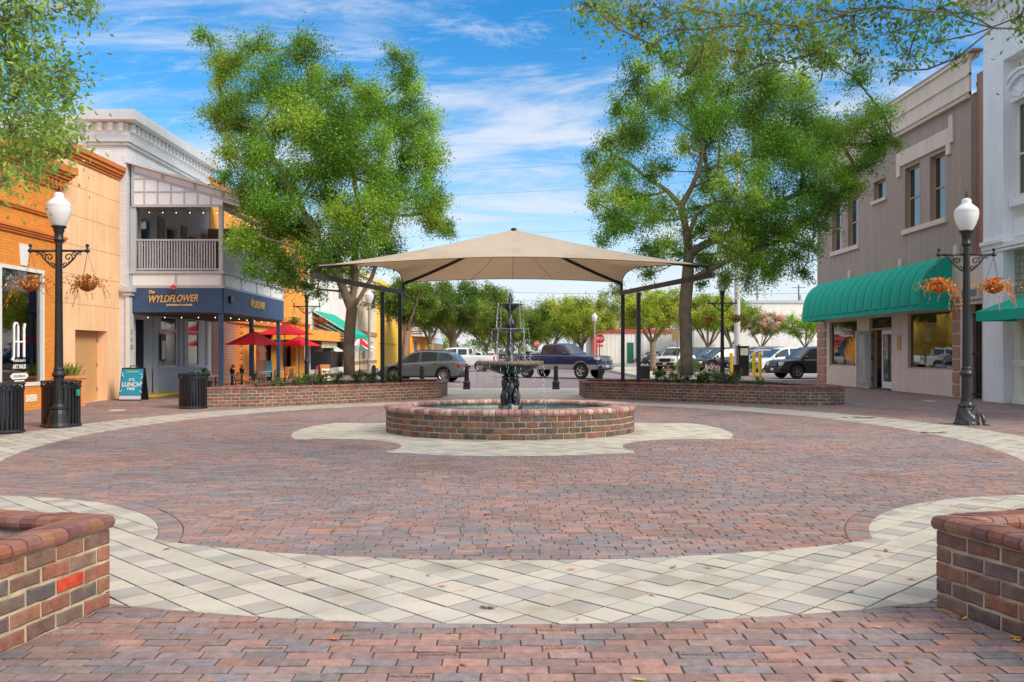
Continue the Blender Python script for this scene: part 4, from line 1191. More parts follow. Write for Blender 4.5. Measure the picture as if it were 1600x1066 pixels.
# pot with grasses
pt = thing('grass_planter', 'orange tan square planter with spiky grass by the peach wall', 'planter', (-12.75, yx(110, -12.75), 0))
px_, py_ = -12.75, yx(110, -12.75)
q = MB(); q.box(px_ - 0.3, px_ + 0.3, py_ - 0.3, py_ + 0.3, 0, 0.82); q.box(px_ - 0.33, px_ + 0.33, py_ - 0.33, py_ + 0.33, 0.82, 0.9); q.build('pot', mat('terracotta_paint', hx(214, 146, 92), 0.7), pt, bevel=0.01)
q = MB(); rr = random.Random(5)
for k in range(70):
    a_ = rr.uniform(0, 6.28); l = rr.uniform(0.3, 0.62); p0 = Vector((px_ + rr.gauss(0, 0.1), py_ + rr.gauss(0, 0.1), 0.86)); o_ = Vector((math.cos(a_), math.sin(a_), 0)); s_ = Vector((-o_.y, o_.x, 0)) * 0.016
    q.cc = jit(rr.choice([hx(120, 150, 60), hx(170, 180, 80), hx(90, 130, 60)]), 0.2); p1 = p0 + o_ * l * 0.3 + Vector((0, 0, l * 0.6)); p2 = p0 + o_ * l * 0.75 + Vector((0, 0, l * 0.75))
    q.add([p0 - s_, p0 + s_, p1 + s_, p1 - s_, p2], [(0, 1, 2, 3), (3, 2, 4)])
q.build('leaves', M_leaf, pt, colors=True)

# --- white brick building with the porch
M_wbrick = brick_mat('white_painted_brick', hx(226, 228, 232), hx(216, 219, 224), hx(198, 202, 208), 0.22, 0.075, 0.009, var=0.05, bump=0.5, streak=0.06)
M_greytrim = mat('grey_trim', hx(192, 195, 200), 0.6, var=0.07, streak=0.06)
M_palepan = mat('pale_panel', hx(242, 244, 247), 0.6, var=0.04, streak=0.04)
M_bluepaint = mat('blue_painted_board', hx(56, 84, 122), 0.55, var=0.12, streak=0.05, fine=0.06, fscale=12)
M_greydk = mat('grey_siding', hx(190, 196, 202), 0.6, var=0.08, streak=0.06)
XW = -13.12
YW0 = yp1; YW1 = yx(327, XW)
wb = thing('white_brick_restaurant', 'white brick two storey restaurant with grey balcony porch and blue sign boards', 'building', (XW - 3, YW0 + 4, 0))
YF = YW0 + 0.25; XE = -9.9 * 1.0
XE = (348 - 800) / F * YF                 # street edge of the porch
YB = yx(442, XE)
q = MB()
wins = []
for k in range(3):
    y_ = YW0 + 1.2 + k * 2.35; wins.append((y_, y_ + 1.1, 4.45, 6.4))
ent = (YF + 0.5, YF + 1.9, -0.1, 2.75)
w1h = (yx(248, XW), yx(274, XW), 1.0, 2.95); w2h = (yx(291, XW), yx(309, XW), 1.0, 2.95)
q.wall('x', XW, -0.3, YW0, YW1, 0, 9.05, wins + [ent, w1h, w2h]); q.box(-26, XW - 1.8, YW0, YW1, 0, 9.0); q.box(XW - 1.8, XW - 0.3, YW0, YW0 + 0.3, 0, 9.0); q.box(XW - 1.8, XW - 0.3, YW0 + 0.3, YW1, 3.3, 9.0)
q.build('wall', M_wbrick, wb)
q = MB(); q.box(XW - 0.02, XW + 0.12, YW0 - 0.05, YW0 + 0.32, 0, 3.6); q.box(XW - 0.02, XW + 0.1, YW1 - 0.5, YW1, 0, 3.0); q.build('corner_pilaster', M_white, wb, bevel=0.01)
q = MB(); q.box(XW - 0.06, XW + 0.2, YW0 - 0.12, YW0 + 0.38, 3.5, 3.62); q.box(XW - 0.1, XW + 0.26, YW0 - 0.18, YW0 + 0.44, 3.62, 3.8); q.build('pilaster_cap', M_greytrim, wb, bevel=0.01)
def band(q, z0, z1, pr):                  # runs round the corner
    q.box(XW - 0.02, XW + pr, YW0 - pr, YW1 + 0.05, z0, z1); q.box(XW - 1.35, XW - 0.02, YW0 - pr, YW0 + 0.02, z0, z1)
q = MB(); band(q, 9.38, 9.62, 0.5); band(q, 9.62, 9.74, 0.44); band(q, 8.62, 8.72, 0.1); band(q, 8.72, 8.82, 0.16); band(q, 8.82, 8.95, 0.12); q.box(-26, XW - 1.35, YW0 - 0.06, YW0 + 0.3, 9.0, 9.66); q.build('cornice', M_greytrim, wb)
q = MB(); band(q, 8.96, 9.37, 0.06)
y = YW0 + 0.1
while y < YW1: q.box(XW + 0.05, XW + 0.22, y, y + 0.15, 9.1, 9.36); y += 0.36
x = XW - 1.25
while x < XW: q.box(x, x + 0.15, YW0 - 0.22, YW0 - 0.05, 9.1, 9.36); x += 0.36
q.build('dentil_band', M_palepan, wb)
for y_, y2, z0, z1 in wins: sash(wb, XW, y_, y2, z0, z1, 1, M_greydk, rec=0.1)
q = MB()
M_board = mat('brown_grey_board', hx(150, 136, 124), 0.7, var=0.1, streak=0.2)
for y_ in np.arange(YW0 + 0.3, YW1 - 0.6, 2.35): q = MB(); q.box(XW - 0.01, XW + 0.06, y_, y_ + 0.6, 4.3, 6.6); q.build('wood_panel', M_board, wb)
# porch
q = MB(); q.box(XW, XE + 0.05, YF - 0.05, YB, 3.78, 3.86); q.box(XW, XE + 0.08, YF - 0.08, YB, 4.27, 4.36); q.box(XW, XE - 0.05, YF + 0.05, YB, 3.87, 4.26); 
for x in (XW + 0.05, (XW + XE) / 2, XE - 0.03): q.box(x - 0.04, x + 0.04, YF - 0.025, YF + 0.045, 3.865, 4.265)
for y_ in np.linspace(YF + 0.1, YB - 0.05, 5): q.box(XE - 0.045, XE + 0.025, y_ - 0.04, y_ + 0.04, 3.865, 4.265)
q.build('porch_floor', M_greytrim, wb)
q = MB(); q.box(XW + 0.1, XE - 0.02, YF - 0.006, YF + 0.04, 3.87, 4.26); q.box(XE - 0.04, XE + 0.006, YF + 0.04, YB, 3.87, 4.26); q.build('fascia_panel', M_palepan, wb)
q = MB(); q.box(XW + 0.13, XE, YF - 0.07, YF + 0.0, 2.94, 3.775); q.build('sign_board', M_bluepaint, wb, bevel=0.01)
q = MB(); q.box(XE - 0.03, XE + 0.04, YF + 0.02, YB, 2.94, 3.775); q.build('sign_board', M_bluepaint, wb, bevel=0.01)
q = MB(); 
for k in range(1, 4): q.box(XW + 0.14, XE - 0.01, YF - 0.0725, YF - 0.06, 2.94 + k * 0.2, 2.946 + k * 0.2)
q.build('board_joint', mat('blue_joint', hx(40, 62, 92), 0.6), wb)
M_gold = mat('gold_letters', hx(244, 190, 104), 0.45, var=0.06)
xm = (270 - 800) / F * YF
text('sign_lettering', 'The', 0.15, M_gold, (xm - 0.70, YF - 0.085, 3.63), (rad(90), rad(-8), 0), wb, 0.012, 0.3, 0.9, 0.006)
text('sign_lettering', 'WYLDFLOWER', 0.34, M_gold, (xm + 0.03, YF - 0.085, 3.40), (rad(90), rad(-1.5), 0), wb, 0.014, 0.32, 0.74, 0.004, spacing=1.0)
text('sign_lettering', 'provisions & cocktails', 0.1, mat('cream_letters', hx(236, 214, 176), 0.5), (xm + 0.26, YF - 0.085, 3.2), FRONT, wb, 0.006, 0.1, 1.0, 0.004)
ym_ = yx(400, XE)
text('sign_lettering', 'The', 0.15, M_gold, (XE + 0.055, ym_ - 0.72, 3.58), EAST, wb, 0.012, 0.3, 0.9, 0.006)
text('sign_lettering', 'WYLDFLOWER', 0.37, M_gold, (XE + 0.055, ym_, 3.4), EAST, wb, 0.014, 0.3, 0.8, 0.012, spacing=0.95)
text('address_number', '1\n1\n0', 0.26, mat('dark_numerals', hx(70, 74, 80), 0.6), (XW + 0.16, YF - 0.19, 2.0), FRONT, wb, 0.004, 0, 0.8)
q = MB(); q.lathe([(0.0, 0.0), (0.05, 0.0), (0.12, -0.1), (0.13, -0.13), (0.1, -0.12)], 16, ((275 - 800) / F * YF, YF - 0.25, 3.86)); q.tube([((275 - 800) / F * YF, YF - 0.05, 3.84), ((275 - 800) / F * YF, YF - 0.25, 3.87)], 0.015, 6)
q.build('sign_lamp', mat('red_enamel', hx(204, 30, 36), 0.3), wb)
q = MB(); q.box(XE + 0.04, XE + 0.12, YF + 0.55, YF + 0.85, 3.3, 3.55); q.build('speaker_box', M_black, wb, bevel=0.01)
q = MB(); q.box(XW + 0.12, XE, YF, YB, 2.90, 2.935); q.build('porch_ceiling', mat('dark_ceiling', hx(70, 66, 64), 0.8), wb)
for k, px in enumerate((348, 396, 438)):
    y_ = YF + 0.06 if k == 0 else yx(px, XE)
    q = MB(); q.box(XE - 0.15, XE - 0.01, y_ - 0.07, y_ + 0.07, 0, 2.9); q.build('lower_post', M_bluepaint, wb, bevel=0.008)
    q = MB(); q.box(XE - 0.14, XE, y_ - 0.07, y_ + 0.07, 4.36, 6.6); q.build('upper_post', M_greytrim, wb, bevel=0.008)
q = MB(); q.box(XW + 0.02, XW + 0.22, YF - 0.02, YF + 0.12, 4.36, 6.6); q.build('upper_post', M_greytrim, wb, bevel=0.008)
q = MB(); q.box(XW, XE - 0.2, YB - 0.12, YB - 0.02, 4.36, 6.9); q.build('end_wall', mat('brown_end_wall', hx(160, 132, 116), 0.8), wb)
q = MB(); x = XW + 0.3
while x < XE - 0.2: q.box(x, x + 0.04, YF + 0.02, YF + 0.06, 4.42, 5.40); x += 0.093
q.box(XW + 0.22, XE - 0.13, YF + 0.0, YF + 0.08, 5.40, 5.46); q.box(XW + 0.22, XE - 0.13, YF + 0.01, YF + 0.07, 4.40, 4.45); q.build('railing', M_greytrim, wb)
q = MB(); y = YF + 0.2
while y < YB - 0.1: q.box(XE - 0.09, XE - 0.05, y, y + 0.055, 4.42, 5.40); y += 0.093
q.box(XE - 0.11, XE - 0.03, YF + 0.13, YB, 5.40, 5.46); q.box(XE - 0.10, XE - 0.04, YF + 0.13, YB, 4.40, 4.45); q.build('railing', M_greytrim, wb)
# shed roof and the half timbered gable under it
XEv = (376 - 800) / F * YF; ZR0, ZR1 = 8.10, 6.98
sl = (ZR1 - ZR0) / (XEv - XW)
zr = lambda x: ZR0 + sl * (x - XW)
q = MB(); q.prism([(XW, YF - 0.3, ZR0), (XEv, YF - 0.3, ZR1), (XEv, YF - 0.3, ZR1 - 0.07), (XW, YF - 0.3, ZR0 - 0.07)], (0, YB - YF + 0.5, 0)); q.build('roof', mat('roof_metal', hx(206, 204, 200), 0.5, var=0.06), wb)
q = MB(); q.prism([(XW + 0.12, YF - 0.03, 6.6), (XE, YF - 0.03, 6.6), (XE, YF - 0.03, zr(XE) - 0.08), (XW + 0.12, YF - 0.03, zr(XW + 0.12) - 0.08)], (0, 0.08, 0)); q.prism([(XE, YF - 0.02, zr(XE) - 0.42), (XEv - 0.04, YF - 0.02, zr(XEv) - 0.42), (XEv - 0.04, YF - 0.02, zr(XEv) - 0.08), (XE, YF - 0.02, zr(XE) - 0.08)], (0, 0.05, 0)); q.build('gable_panel', M_palepan, wb)
q = MB(); yy = YF - 0.055
q.prism([(XW + 0.1, yy, zr(XW + 0.1) - 0.36), (XEv, yy, zr(XEv) - 0.36), (XEv, yy, zr(XEv) - 0.28), (XW + 0.1, yy, zr(XW + 0.1) - 0.28)], (0, 0.024, 0))
q.prism([(XW + 0.1, yy - 0.2, zr(XW + 0.1) - 0.075), (XEv + 0.02, yy - 0.2, zr(XEv) - 0.075), (XEv + 0.02, yy - 0.2, zr(XEv) + 0.01), (XW + 0.1, yy - 0.2, zr(XW + 0.1) + 0.01)], (0, 0.03, 0))
q.box(XW + 0.1, XE + 0.02, yy - 0.01, yy + 0.024, 6.55, 6.64)
for z in (7.05, 7.5):
    xe = XW + (z + 0.36 - ZR0) / sl; q.box(XW + 0.1, min(XE, xe), yy + 0.001, yy + 0.022, z, z + 0.05)
x = XW + 0.5
while x < XE: q.box(x, x + 0.05, yy + 0.003, yy + 0.02, 6.64, zr(x) - 0.35); x += 0.455
for x in (XW + 1.15, XW + 2.25, XE): q.box(x - 0.05, x + 0.05, yy + 0.004, yy + 0.018, zr(x) - 0.3, zr(x) - 0.08)
q.box(XW + 0.08, XW + 0.17, yy + 0.002, yy + 0.02, 6.64, ZR0 - 0.1); q.build('timber_batten', M_greytrim, wb)
q = MB(); q.box(XE - 0.1, XE + 0.02, YF + 0.08, YB, 6.5, 6.62); q.box(XEv - 0.06, XEv, YF - 0.25, YB + 0.15, ZR1 - 0.2, ZR1 - 0.07); q.build('eave_beam', M_greytrim, wb)
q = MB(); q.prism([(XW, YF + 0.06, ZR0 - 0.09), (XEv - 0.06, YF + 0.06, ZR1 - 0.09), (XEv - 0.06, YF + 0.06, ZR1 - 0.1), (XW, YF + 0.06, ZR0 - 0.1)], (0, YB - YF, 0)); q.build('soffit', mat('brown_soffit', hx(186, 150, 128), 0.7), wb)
# string lights on the porch
sl_ = thing('string_lights', 'strings of small warm bulbs along the restaurant porch', 'string lights', (XE, YF, 2.9))
q = MB(); bl_ = MB()
for (p0, p1, n_) in ((Vector((XW + 0.3, YF + 0.1, 2.9)), Vector((XE, YF + 0.1, 2.9)), 5), (Vector((XE + 0.03, YF + 0.3, 2.9)), Vector((XE + 0.03, YB, 2.9)), 8), (Vector((XW + 0.4, YF + 0.1, 6.52)), Vector((XE, YF + 0.1, 6.5)), 6), (Vector((XE + 0.06, YF + 0.2, 6.48)), Vector((XE + 0.06, YB, 6.48)), 10)):
    pts = []
    for k in range(n_ * 4 + 1):
        t_ = k / (n_ * 4); u = (t_ * n_) % 1; pts.append(p0.lerp(p1, t_) - Vector((0, 0, 0.08 * 4 * u * (1 - u))))
    q.tube(pts, 0.006, 4)
    for k in range(n_): bl_.ball(p0.lerp(p1, (k + 0.5) / n_) - Vector((0, 0, 0.13)), 0.017, n=8, m=6)
q.build('wire', M_black, sl_); bl_.build('bulbs', M_bulb, sl_, smooth=True)
# entrance and bay of the ground floor
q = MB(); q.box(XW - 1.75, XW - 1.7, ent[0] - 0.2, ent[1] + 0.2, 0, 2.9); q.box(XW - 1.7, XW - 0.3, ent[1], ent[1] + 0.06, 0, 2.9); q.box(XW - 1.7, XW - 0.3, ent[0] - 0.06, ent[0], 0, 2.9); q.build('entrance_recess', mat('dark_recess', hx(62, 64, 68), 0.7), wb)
q = MB(); q.box(XW - 1.1, XW - 1.04, ent[0], ent[1], 0.02, 2.25); dr = q.build('door', mat('dark_door', hx(34, 34, 36), 0.4), wb)
q = MB(); q.box(XW - 1.035, XW - 1.02, ent[0] + 0.2, ent[1] - 0.2, 0.5, 2.0); q.build('pane', M_glassdark, dr)
M_neonb = mat('neon_blue', (0.1, 0.7, 1.0), 0.4); M_neonp = mat('neon_pink', (1.0, 0.1, 0.8), 0.4)
for m_, c_ in ((M_neonb, (0.1, 0.75, 1.0)), (M_neonp, (1.0, 0.1, 0.75))):
    bb = m_.node_tree.nodes['Principled BSDF']; bb.inputs['Emission Color'].default_value = (*c_, 1); bb.inputs['Emission Strength'].default_value = 1.6
q = MB(); ymd = (ent[0] + ent[1]) / 2
q.tube([(XW - 1.0, ymd - 0.3 + k * 0.05, 1.62 + 0.05 * math.sin(k * 1.7)) for k in range(13)], 0.018, 6); q.build('neon_script', M_neonb, dr)
q = MB(); q.tube([(XW - 1.0, ymd - 0.2 + k * 0.03, 1.86 + 0.02 * math.cos(k)) for k in range(8)], 0.02, 6); q.build('neon_stroke', M_neonp, dr)
q = MB(); q.box(XW - 0.01, XW + 0.05, ent[1], YW1 - 0.5, 0.0, 0.95); q.box(XW - 0.005, XW + 0.09, ent[1] + 0.05, YW1 - 0.5, 0.9, 1.0); q.box(XW - 0.005, XW + 0.12, ent[1], ent[1] + 0.35, 0.0, 2.95)
q.build('bay_base', M_greydk, wb, bevel=0.01)
for h in (w1h, w2h):
    f_ = sash(wb, XW + 0.12, h[0], h[1], h[2], h[3], 1, M_white, rec=0.06, rail=0.72)
q = MB(); q.box(XW - 0.01, XW + 0.1, w1h[1] + 0.25, w1h[1] + 0.45, 0.95, 2.95); q.box(XW - 0.01, XW + 0.07, w2h[0] - 0.35, w2h[0] - 0.1, 0.95, 2.95); q.build('bay_jamb', M_greydk, wb)
q = MB(); q.box(XW + 0.13, XW + 0.2, yx(243.5, XW), yx(251, XW), 1.25, 2.25); mc = q.build('menu_case', mat('menu_wood', hx(70, 50, 40), 0.5), wb)
q = MB(); q.box(XW + 0.2, XW + 0.206, yx(244.5, XW), yx(250, XW), 1.32, 2.0); q.build('menu_sheet', M_white, mc)
q = MB(); q.box(XW + 0.02, XW + 0.75, ent[0] - 0.1, ent[1] + 1.4, 0.0, 0.09); q.build('yellow_step', mat('yellow_step_paint', hx(214, 182, 60), 0.7, var=0.15), wb, bevel=0.01)

# --- row of shops beyond it
def facade(name, label, X, y0, y1, H, m_wall, wins, m_frame, loc=None, holes=(), depth=9, cornice=None, m_corn=None, rail=0.5, rec=0.1):
    r = thing(name, label, 'building', (X - 2, (y0 + y1) / 2, 0))
    q = MB(); q.wall('x', X, -0.3, y0, y1, 0, H, list(wins) + list(holes)); q.box(X - depth, X - 0.9, y0, y1, 0, H - 0.05); q.box(X - 0.9, X - 0.3, y0, y0 + 0.3, 0, H - 0.05); q.box(X - 0.9, X - 0.3, y1 - 0.3, y1, 0, H - 0.05)
    q.build('wall', m_wall, r)
    for w_ in wins: sash(r, X, *w_, 1, m_frame, rec=rec, rail=rail)
    if cornice:
        q = MB()
        for z0, z1, pr in cornice: q.box(X - 0.02, X + pr, y0 - pr, y1, z0, z1); q.box(X - depth, X - 0.02, y0 - pr, y0 + 0.02, z0, z1)
        q.build('cornice', m_corn, r)
    return r
XS = -13.1
ye0, ye1 = YW1 + 0.02, yx(480, XS)
M_ybrick = brick_mat('yellow_orange_brick', hx(236, 172, 74), hx(224, 154, 62), hx(200, 140, 66), 0.22, 0.075, 0.008, var=0.12, bump=0.3)
es = facade('orange_shop', 'yellow orange brick shop with red brick pier behind the red umbrellas', XS, ye0, ye1, 9.0, M_ybrick,
            [(ye0 + 8.6 + k * 3.2, ye0 + 10.0 + k * 3.2, 5.3, 7.4) for k in range(3)], M_white, holes=[(yx(400, XS), yx(432, XS), -0.1, 2.6), (yx(442, XS), yx(462, XS), 0.7, 2.6)], cornice=[(8.6, 8.8, 0.12), (8.8, 9.1, 0.25)], m_corn=M_otrim)
q = MB(); q.box(XS - 0.02, XS + 0.1, ye0 + 0.02, yx(364, XS), 0.0, 2.95); q.build('red_brick_pier', brick_mat('red_brick', hx(168, 92, 66), hx(146, 78, 60), hx(176, 160, 140), 0.22, 0.075, 0.012, var=0.15, bump=0.5), es)
q = MB()
for k in range(19): 
    w_ = 0.5 if k % 2 else 0.85; q.box(XS - 0.01, XS + 0.07, yx(365, XS), yx(365, XS) + w_ * 1.6, k * 0.155, k * 0.155 + 0.15)
q.build('quoin', M_otrim, es)
q = MB(); q.box(XS - 0.01, XS + 0.18, ye0 + 2.0, ye1, 2.95, 3.25); q.box(XS - 0.01, XS + 0.28, ye0 + 2.0, ye1, 3.25, 3.35); q.build('shopfront_band', M_otrim, es)
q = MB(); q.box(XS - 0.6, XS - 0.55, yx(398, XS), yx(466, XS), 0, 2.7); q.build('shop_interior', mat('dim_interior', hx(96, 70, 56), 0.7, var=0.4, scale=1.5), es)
yc0, yc1 = yx(478, -11.3), yx(542, -11.3)
q = MB(); q.box(XS, -11.3, yc0, yc1, 2.32, 2.42); q.box(-11.36, -11.26, yc0, yc1, 2.25, 2.86); q.box(XS, -11.36, yc0 - 0.05, yc0 + 0.05, 2.25, 2.86); q.build('shop_canopy', mat('orange_canopy', hx(238, 164, 62), 0.6, var=0.08), es)
q = MB(); q.box(-11.45, -11.35, yc0 + 0.3, yc0 + 0.4, 0, 2.3); q.box(-11.45, -11.35, yc1 - 0.5, yc1 - 0.4, 0, 2.3); q.build('canopy_post', M_white, es)
q = MB(); q.box(-11.6, -11.54, yx(503, -11.55), yx(526, -11.55), 1.82, 2.22); q.build('hanging_sign', mat('cream_sign', hx(206, 196, 160), 0.6, var=0.2, fine=0.3, fscale=6), es, bevel=0.02)

yf0, yf1 = ye1 + 0.02, yx(546, XS)
M_wst = mat('white_stucco', hx(226, 222, 216), 0.8, var=0.06, streak=0.08, fine=0.04)
wf2 = facade('white_stucco_shop', 'white stucco shop with dark vertical script and green awning', XS, yf0, yf1, 9.6, M_wst,
             [(yx(484, XS), yx(492, XS), 5.6, 7.1), (yx(484, XS), yx(492, XS), 8.0, 8.9), (yx(529, XS), yx(536, XS), 5.6, 7.1), (yx(529, XS), yx(536, XS), 7.5, 8.8)], mat('brown_frame', hx(130, 104, 86), 0.6), holes=[(yf0 + 1, yf1 - 1, 0.4, 2.6)], cornice=[(9.3, 9.7, 0.2)], m_corn=M_white)
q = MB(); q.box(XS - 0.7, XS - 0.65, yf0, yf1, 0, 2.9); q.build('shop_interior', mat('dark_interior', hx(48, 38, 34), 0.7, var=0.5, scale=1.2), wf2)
q = MB(); rr = random.Random(9); ym2 = yx(509, XS)
for k in range(2):
    for j in range(9):
        z_ = 8.0 - j * 0.3 - k * 0.3; y_ = ym2 + (k - 0.5) * 0.9
        q.tube([(XS + 0.02, y_ + rr.uniform(-0.35, 0.1), z_), (XS + 0.02, y_ + rr.uniform(-0.1, 0.4), z_ + rr.uniform(-0.1, 0.12)), (XS + 0.02, y_ + rr.uniform(-0.3, 0.3), z_ - 0.2)], 0.035, 5)
q.build('painted_script', mat('dark_script', hx(64, 58, 56), 0.8), wf2)
M_green = mat('green_awning_fabric', hx(0, 178, 152), 0.75, var=0.05, streak=0.05, transl=0.15)
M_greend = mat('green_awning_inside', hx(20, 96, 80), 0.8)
ya0, ya1 = yx(487, XS), yx(574, -10.5)
q = MB(); q.add([(XS, ya0, 4.32), (XS, ya1 + 1, 4.32), (-10.5, ya1, 2.75), (-10.5, ya0, 2.75), (-10.5, ya0, 2.5), (-10.5, ya1, 2.5)], [(0, 1, 2, 3), (3, 2, 5, 4)]); q.add([(XS, ya1 + 1, 4.32), (-10.5, ya1, 2.5), (-10.5, ya1, 2.75), (XS, ya1 + 1, 2.6)], [(0, 1, 2), (0, 3, 1)]); aw = q.build('awning', M_green, wf2)
q = MB()
q.bar((XS, ya0, 4.3), (-10.5, ya0, 2.72), 0.05); q.bar((XS, ya0, 2.5), (-10.5, ya0, 2.5), 0.04); q.bar((XS, ya0, 2.5), (XS, ya0, 4.3), 0.04)
for k in range(1, 5): q.bar((XS, ya0, 4.3 - k * 0.36), (-10.5 - 0.25 * k, ya0, 2.62 ), 0.025)
q.build('awning_frame', M_white, aw)
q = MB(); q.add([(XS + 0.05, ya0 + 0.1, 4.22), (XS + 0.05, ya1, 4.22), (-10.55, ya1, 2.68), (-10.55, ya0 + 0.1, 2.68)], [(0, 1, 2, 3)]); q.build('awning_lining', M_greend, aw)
yg0, yg1 = yf1 + 0.02, yx(588, XS)
M_beige = mat('beige_stucco', hx(226, 208, 180), 0.8, var=0.07, streak=0.08)
gs = facade('beige_shop', 'beige stucco shop beyond the green awning', XS, yg0, yg1, 8.6, M_beige, [(yg0 + 1.4 + k * 4.4, yg0 + 3.0 + k * 4.4, 4.4, 6.6) for k in range(4)] + [(yg0 + 1.2 + k * 4.4, yg0 + 3.4 + k * 4.4, 0.9, 2.5) for k in range(4)], M_white, cornice=[(8.2, 8.7, 0.2)], m_corn=M_beige)
q = MB(); q.box(XS - 0.01, XS + 0.08, yg0, yg1, 3.0, 3.4); q.box(XS - 0.01, XS + 0.06, yg0, yg1, 0.55, 0.8); q.build('brown_band', mat('brown_band', hx(176, 128, 84), 0.7), gs)
yh0, yh1 = yg1 + 0.02, yx(623, XS)
M_yel = mat('yellow_stucco', hx(250, 206, 84), 0.8, var=0.05, streak=0.07)
hs_ = facade('yellow_building', 'bright yellow stucco building with a red awning behind the left canopy posts', XS, yh0, yh1, 8.6, M_yel, [(yx(604, XS), yx(609.5, XS), 4.6, 6.6)], M_white, cornice=[(8.3, 8.7, 0.15)], m_corn=M_yel)
q = MB(); ya, yb = yx(603, XS), yx(610, XS); q.add([(XS, ya, 7.6), (XS, yb, 7.6), (XS + 0.7, yb, 6.4), (XS + 0.7, ya, 6.4), (XS + 0.7, yb, 6.1), (XS + 0.7, ya, 6.1), (XS, ya, 6.1), (XS, yb, 6.1)], [(0, 1, 2, 3), (3, 2, 4, 5), (0, 3, 5, 6), (1, 7, 4, 2)]); q.build('red_awning', mat('red_fabric', hx(206, 32, 40), 0.8, transl=0.15), hs_)
q = MB(); q.box(XS, XS + 0.05, yx(592, XS), yx(619, XS), 2.35, 2.5); q.build('garage_lintel', mat('ochre_trim', hx(224, 170, 60), 0.8), hs_)
yi0, yi1 = yx(640, XS), yx(676, XS)
is_ = facade('marquee_shop', 'shop with orange tiled top and white lettered marquee far down the left side', XS, yi0, yi1, 8.5, brick_mat('terracotta_front', hx(206, 124, 70), hx(186, 104, 60), hx(170, 110, 76), 0.5, 0.3, 0.02), [(yi0 + 4 + k * 9, yi0 + 7 + k * 9, 0.4, 2.6) for k in range(4)], M_white)
q = MB(); q.box(XS, XS + 1.5, yi0 + 2, yi1 - 2, 3.6, 5.4); q.build('marquee', M_white, is_)
q = MB(); rr = random.Random(2)
for k in range(9): q.box(XS + 1.5, XS + 1.52, yi0 + 6 + k * 1.5, yi0 + 7 + k * 1.5, 4.3, 4.8)
for k in range(2): q.box(XS - 0.5 + 0.0, XS + 1.48, yi0 + 1.96, yi0 + 2.0, 4.2 - k * 0.3, 4.3 - k * 0.3)
q.build('marquee_rows', mat('dark_rows', hx(90, 90, 96), 0.7), is_)
q = MB(); q.box(XS - 0.01, XS + 0.1, yi0, yi1, 0.1, 3.5); q.build('orange_base', mat('orange_base', hx(236, 164, 62), 0.7), is_)
q = MB(); q.box(XS, XS + 0.15, yx(646, XS), yx(650, XS), 0.2, 3.0); q.build('blue_door', mat('blue_door', hx(50, 90, 130), 0.5), is_)
jj = facade('blue_shop', 'pale blue fronted shop beside the far oak trunk', XS, yi1 + 0.1, yx(691, XS), 9.0, mat('pale_blue', hx(176, 208, 232), 0.7, var=0.08), [], M_white)
q = MB(); q.box(XS, XS + 0.1, yi1 + 0.1, yx(691, XS), 0.0, 3.0); q.build('shopfront', mat('dim_front', hx(140, 120, 96), 0.7, var=0.3), jj)

# --- brown stucco building on the right
XR = 15.55
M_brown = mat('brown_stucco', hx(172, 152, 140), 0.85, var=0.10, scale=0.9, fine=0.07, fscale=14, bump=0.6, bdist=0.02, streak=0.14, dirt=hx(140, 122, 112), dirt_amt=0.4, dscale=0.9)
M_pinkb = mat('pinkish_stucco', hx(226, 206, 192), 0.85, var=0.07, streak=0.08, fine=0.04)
M_bgt = mat('beige_trim', hx(220, 202, 186), 0.75, var=0.06, streak=0.08)
M_dkbrown = mat('dark_brown_stucco', hx(176, 132, 112), 0.85, var=0.10, scale=0.9, fine=0.06, fscale=14, bump=0.4, streak=0.12)
yr0 = yx(1517, XR); yr1 = yx(1277, XR); yr00 = yx(1536, XR)
bs_ = thing('brown_stucco_building', 'two storey brown stucco building with beige parapet and quoins', 'building', (XR + 3, (yr0 + yr1) / 2, 0))
wp_ = lambda a_, b2: (yx(b2, XR), yx(a_, XR))
upw = [(*wp_(1414, 1437), 6.42, 8.82), (*wp_(1453, 1477), 6.42, 8.82), (*wp_(1300, 1315), 6.42, 8.62), (*wp_(1325, 1341), 6.42, 8.62), (*wp_(1365, 1384), 8.05, 8.86)]
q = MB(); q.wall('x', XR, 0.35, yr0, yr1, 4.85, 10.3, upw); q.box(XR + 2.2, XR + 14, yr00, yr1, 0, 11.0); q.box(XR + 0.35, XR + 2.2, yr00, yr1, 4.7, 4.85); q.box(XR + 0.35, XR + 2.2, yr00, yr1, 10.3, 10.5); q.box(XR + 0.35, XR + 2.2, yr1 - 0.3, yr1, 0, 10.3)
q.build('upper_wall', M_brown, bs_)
q = MB(); q.box(XR + 0.2, XR + 2.2, yr00, yr0, 3.35, 11.0); q.build('corner_wall', M_dkbrown, bs_)
lw = (*wp_(1296, 1339), 0.92, 3.05); rw = (*wp_(1418, 1488), 0.94, 3.1); dwy = wp_(1358, 1393)
gy = wp_(1508, 1535)
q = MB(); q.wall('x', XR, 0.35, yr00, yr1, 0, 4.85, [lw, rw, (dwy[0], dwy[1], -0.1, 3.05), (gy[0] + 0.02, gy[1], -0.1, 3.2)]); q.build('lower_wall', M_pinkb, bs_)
q = MB(); 
q.box(XR - 0.06, XR + 0.02, yr0, yr1 + 0.06, 10.3, 11.6); q.box(XR - 0.15, XR + 0.02, yr0, yr1 + 0.1, 10.2, 10.34); q.box(XR - 0.2, XR + 0.02, yr0, yr1 + 0.1, 10.34, 10.42); q.box(XR - 0.11, XR + 0.02, yr0, yr1 + 0.1, 10.98, 11.06); q.box(XR - 0.12, XR + 0.3, yr0, yr1 + 0.1, 11.6, 11.72)
q.build('parapet', M_bgt, bs_)
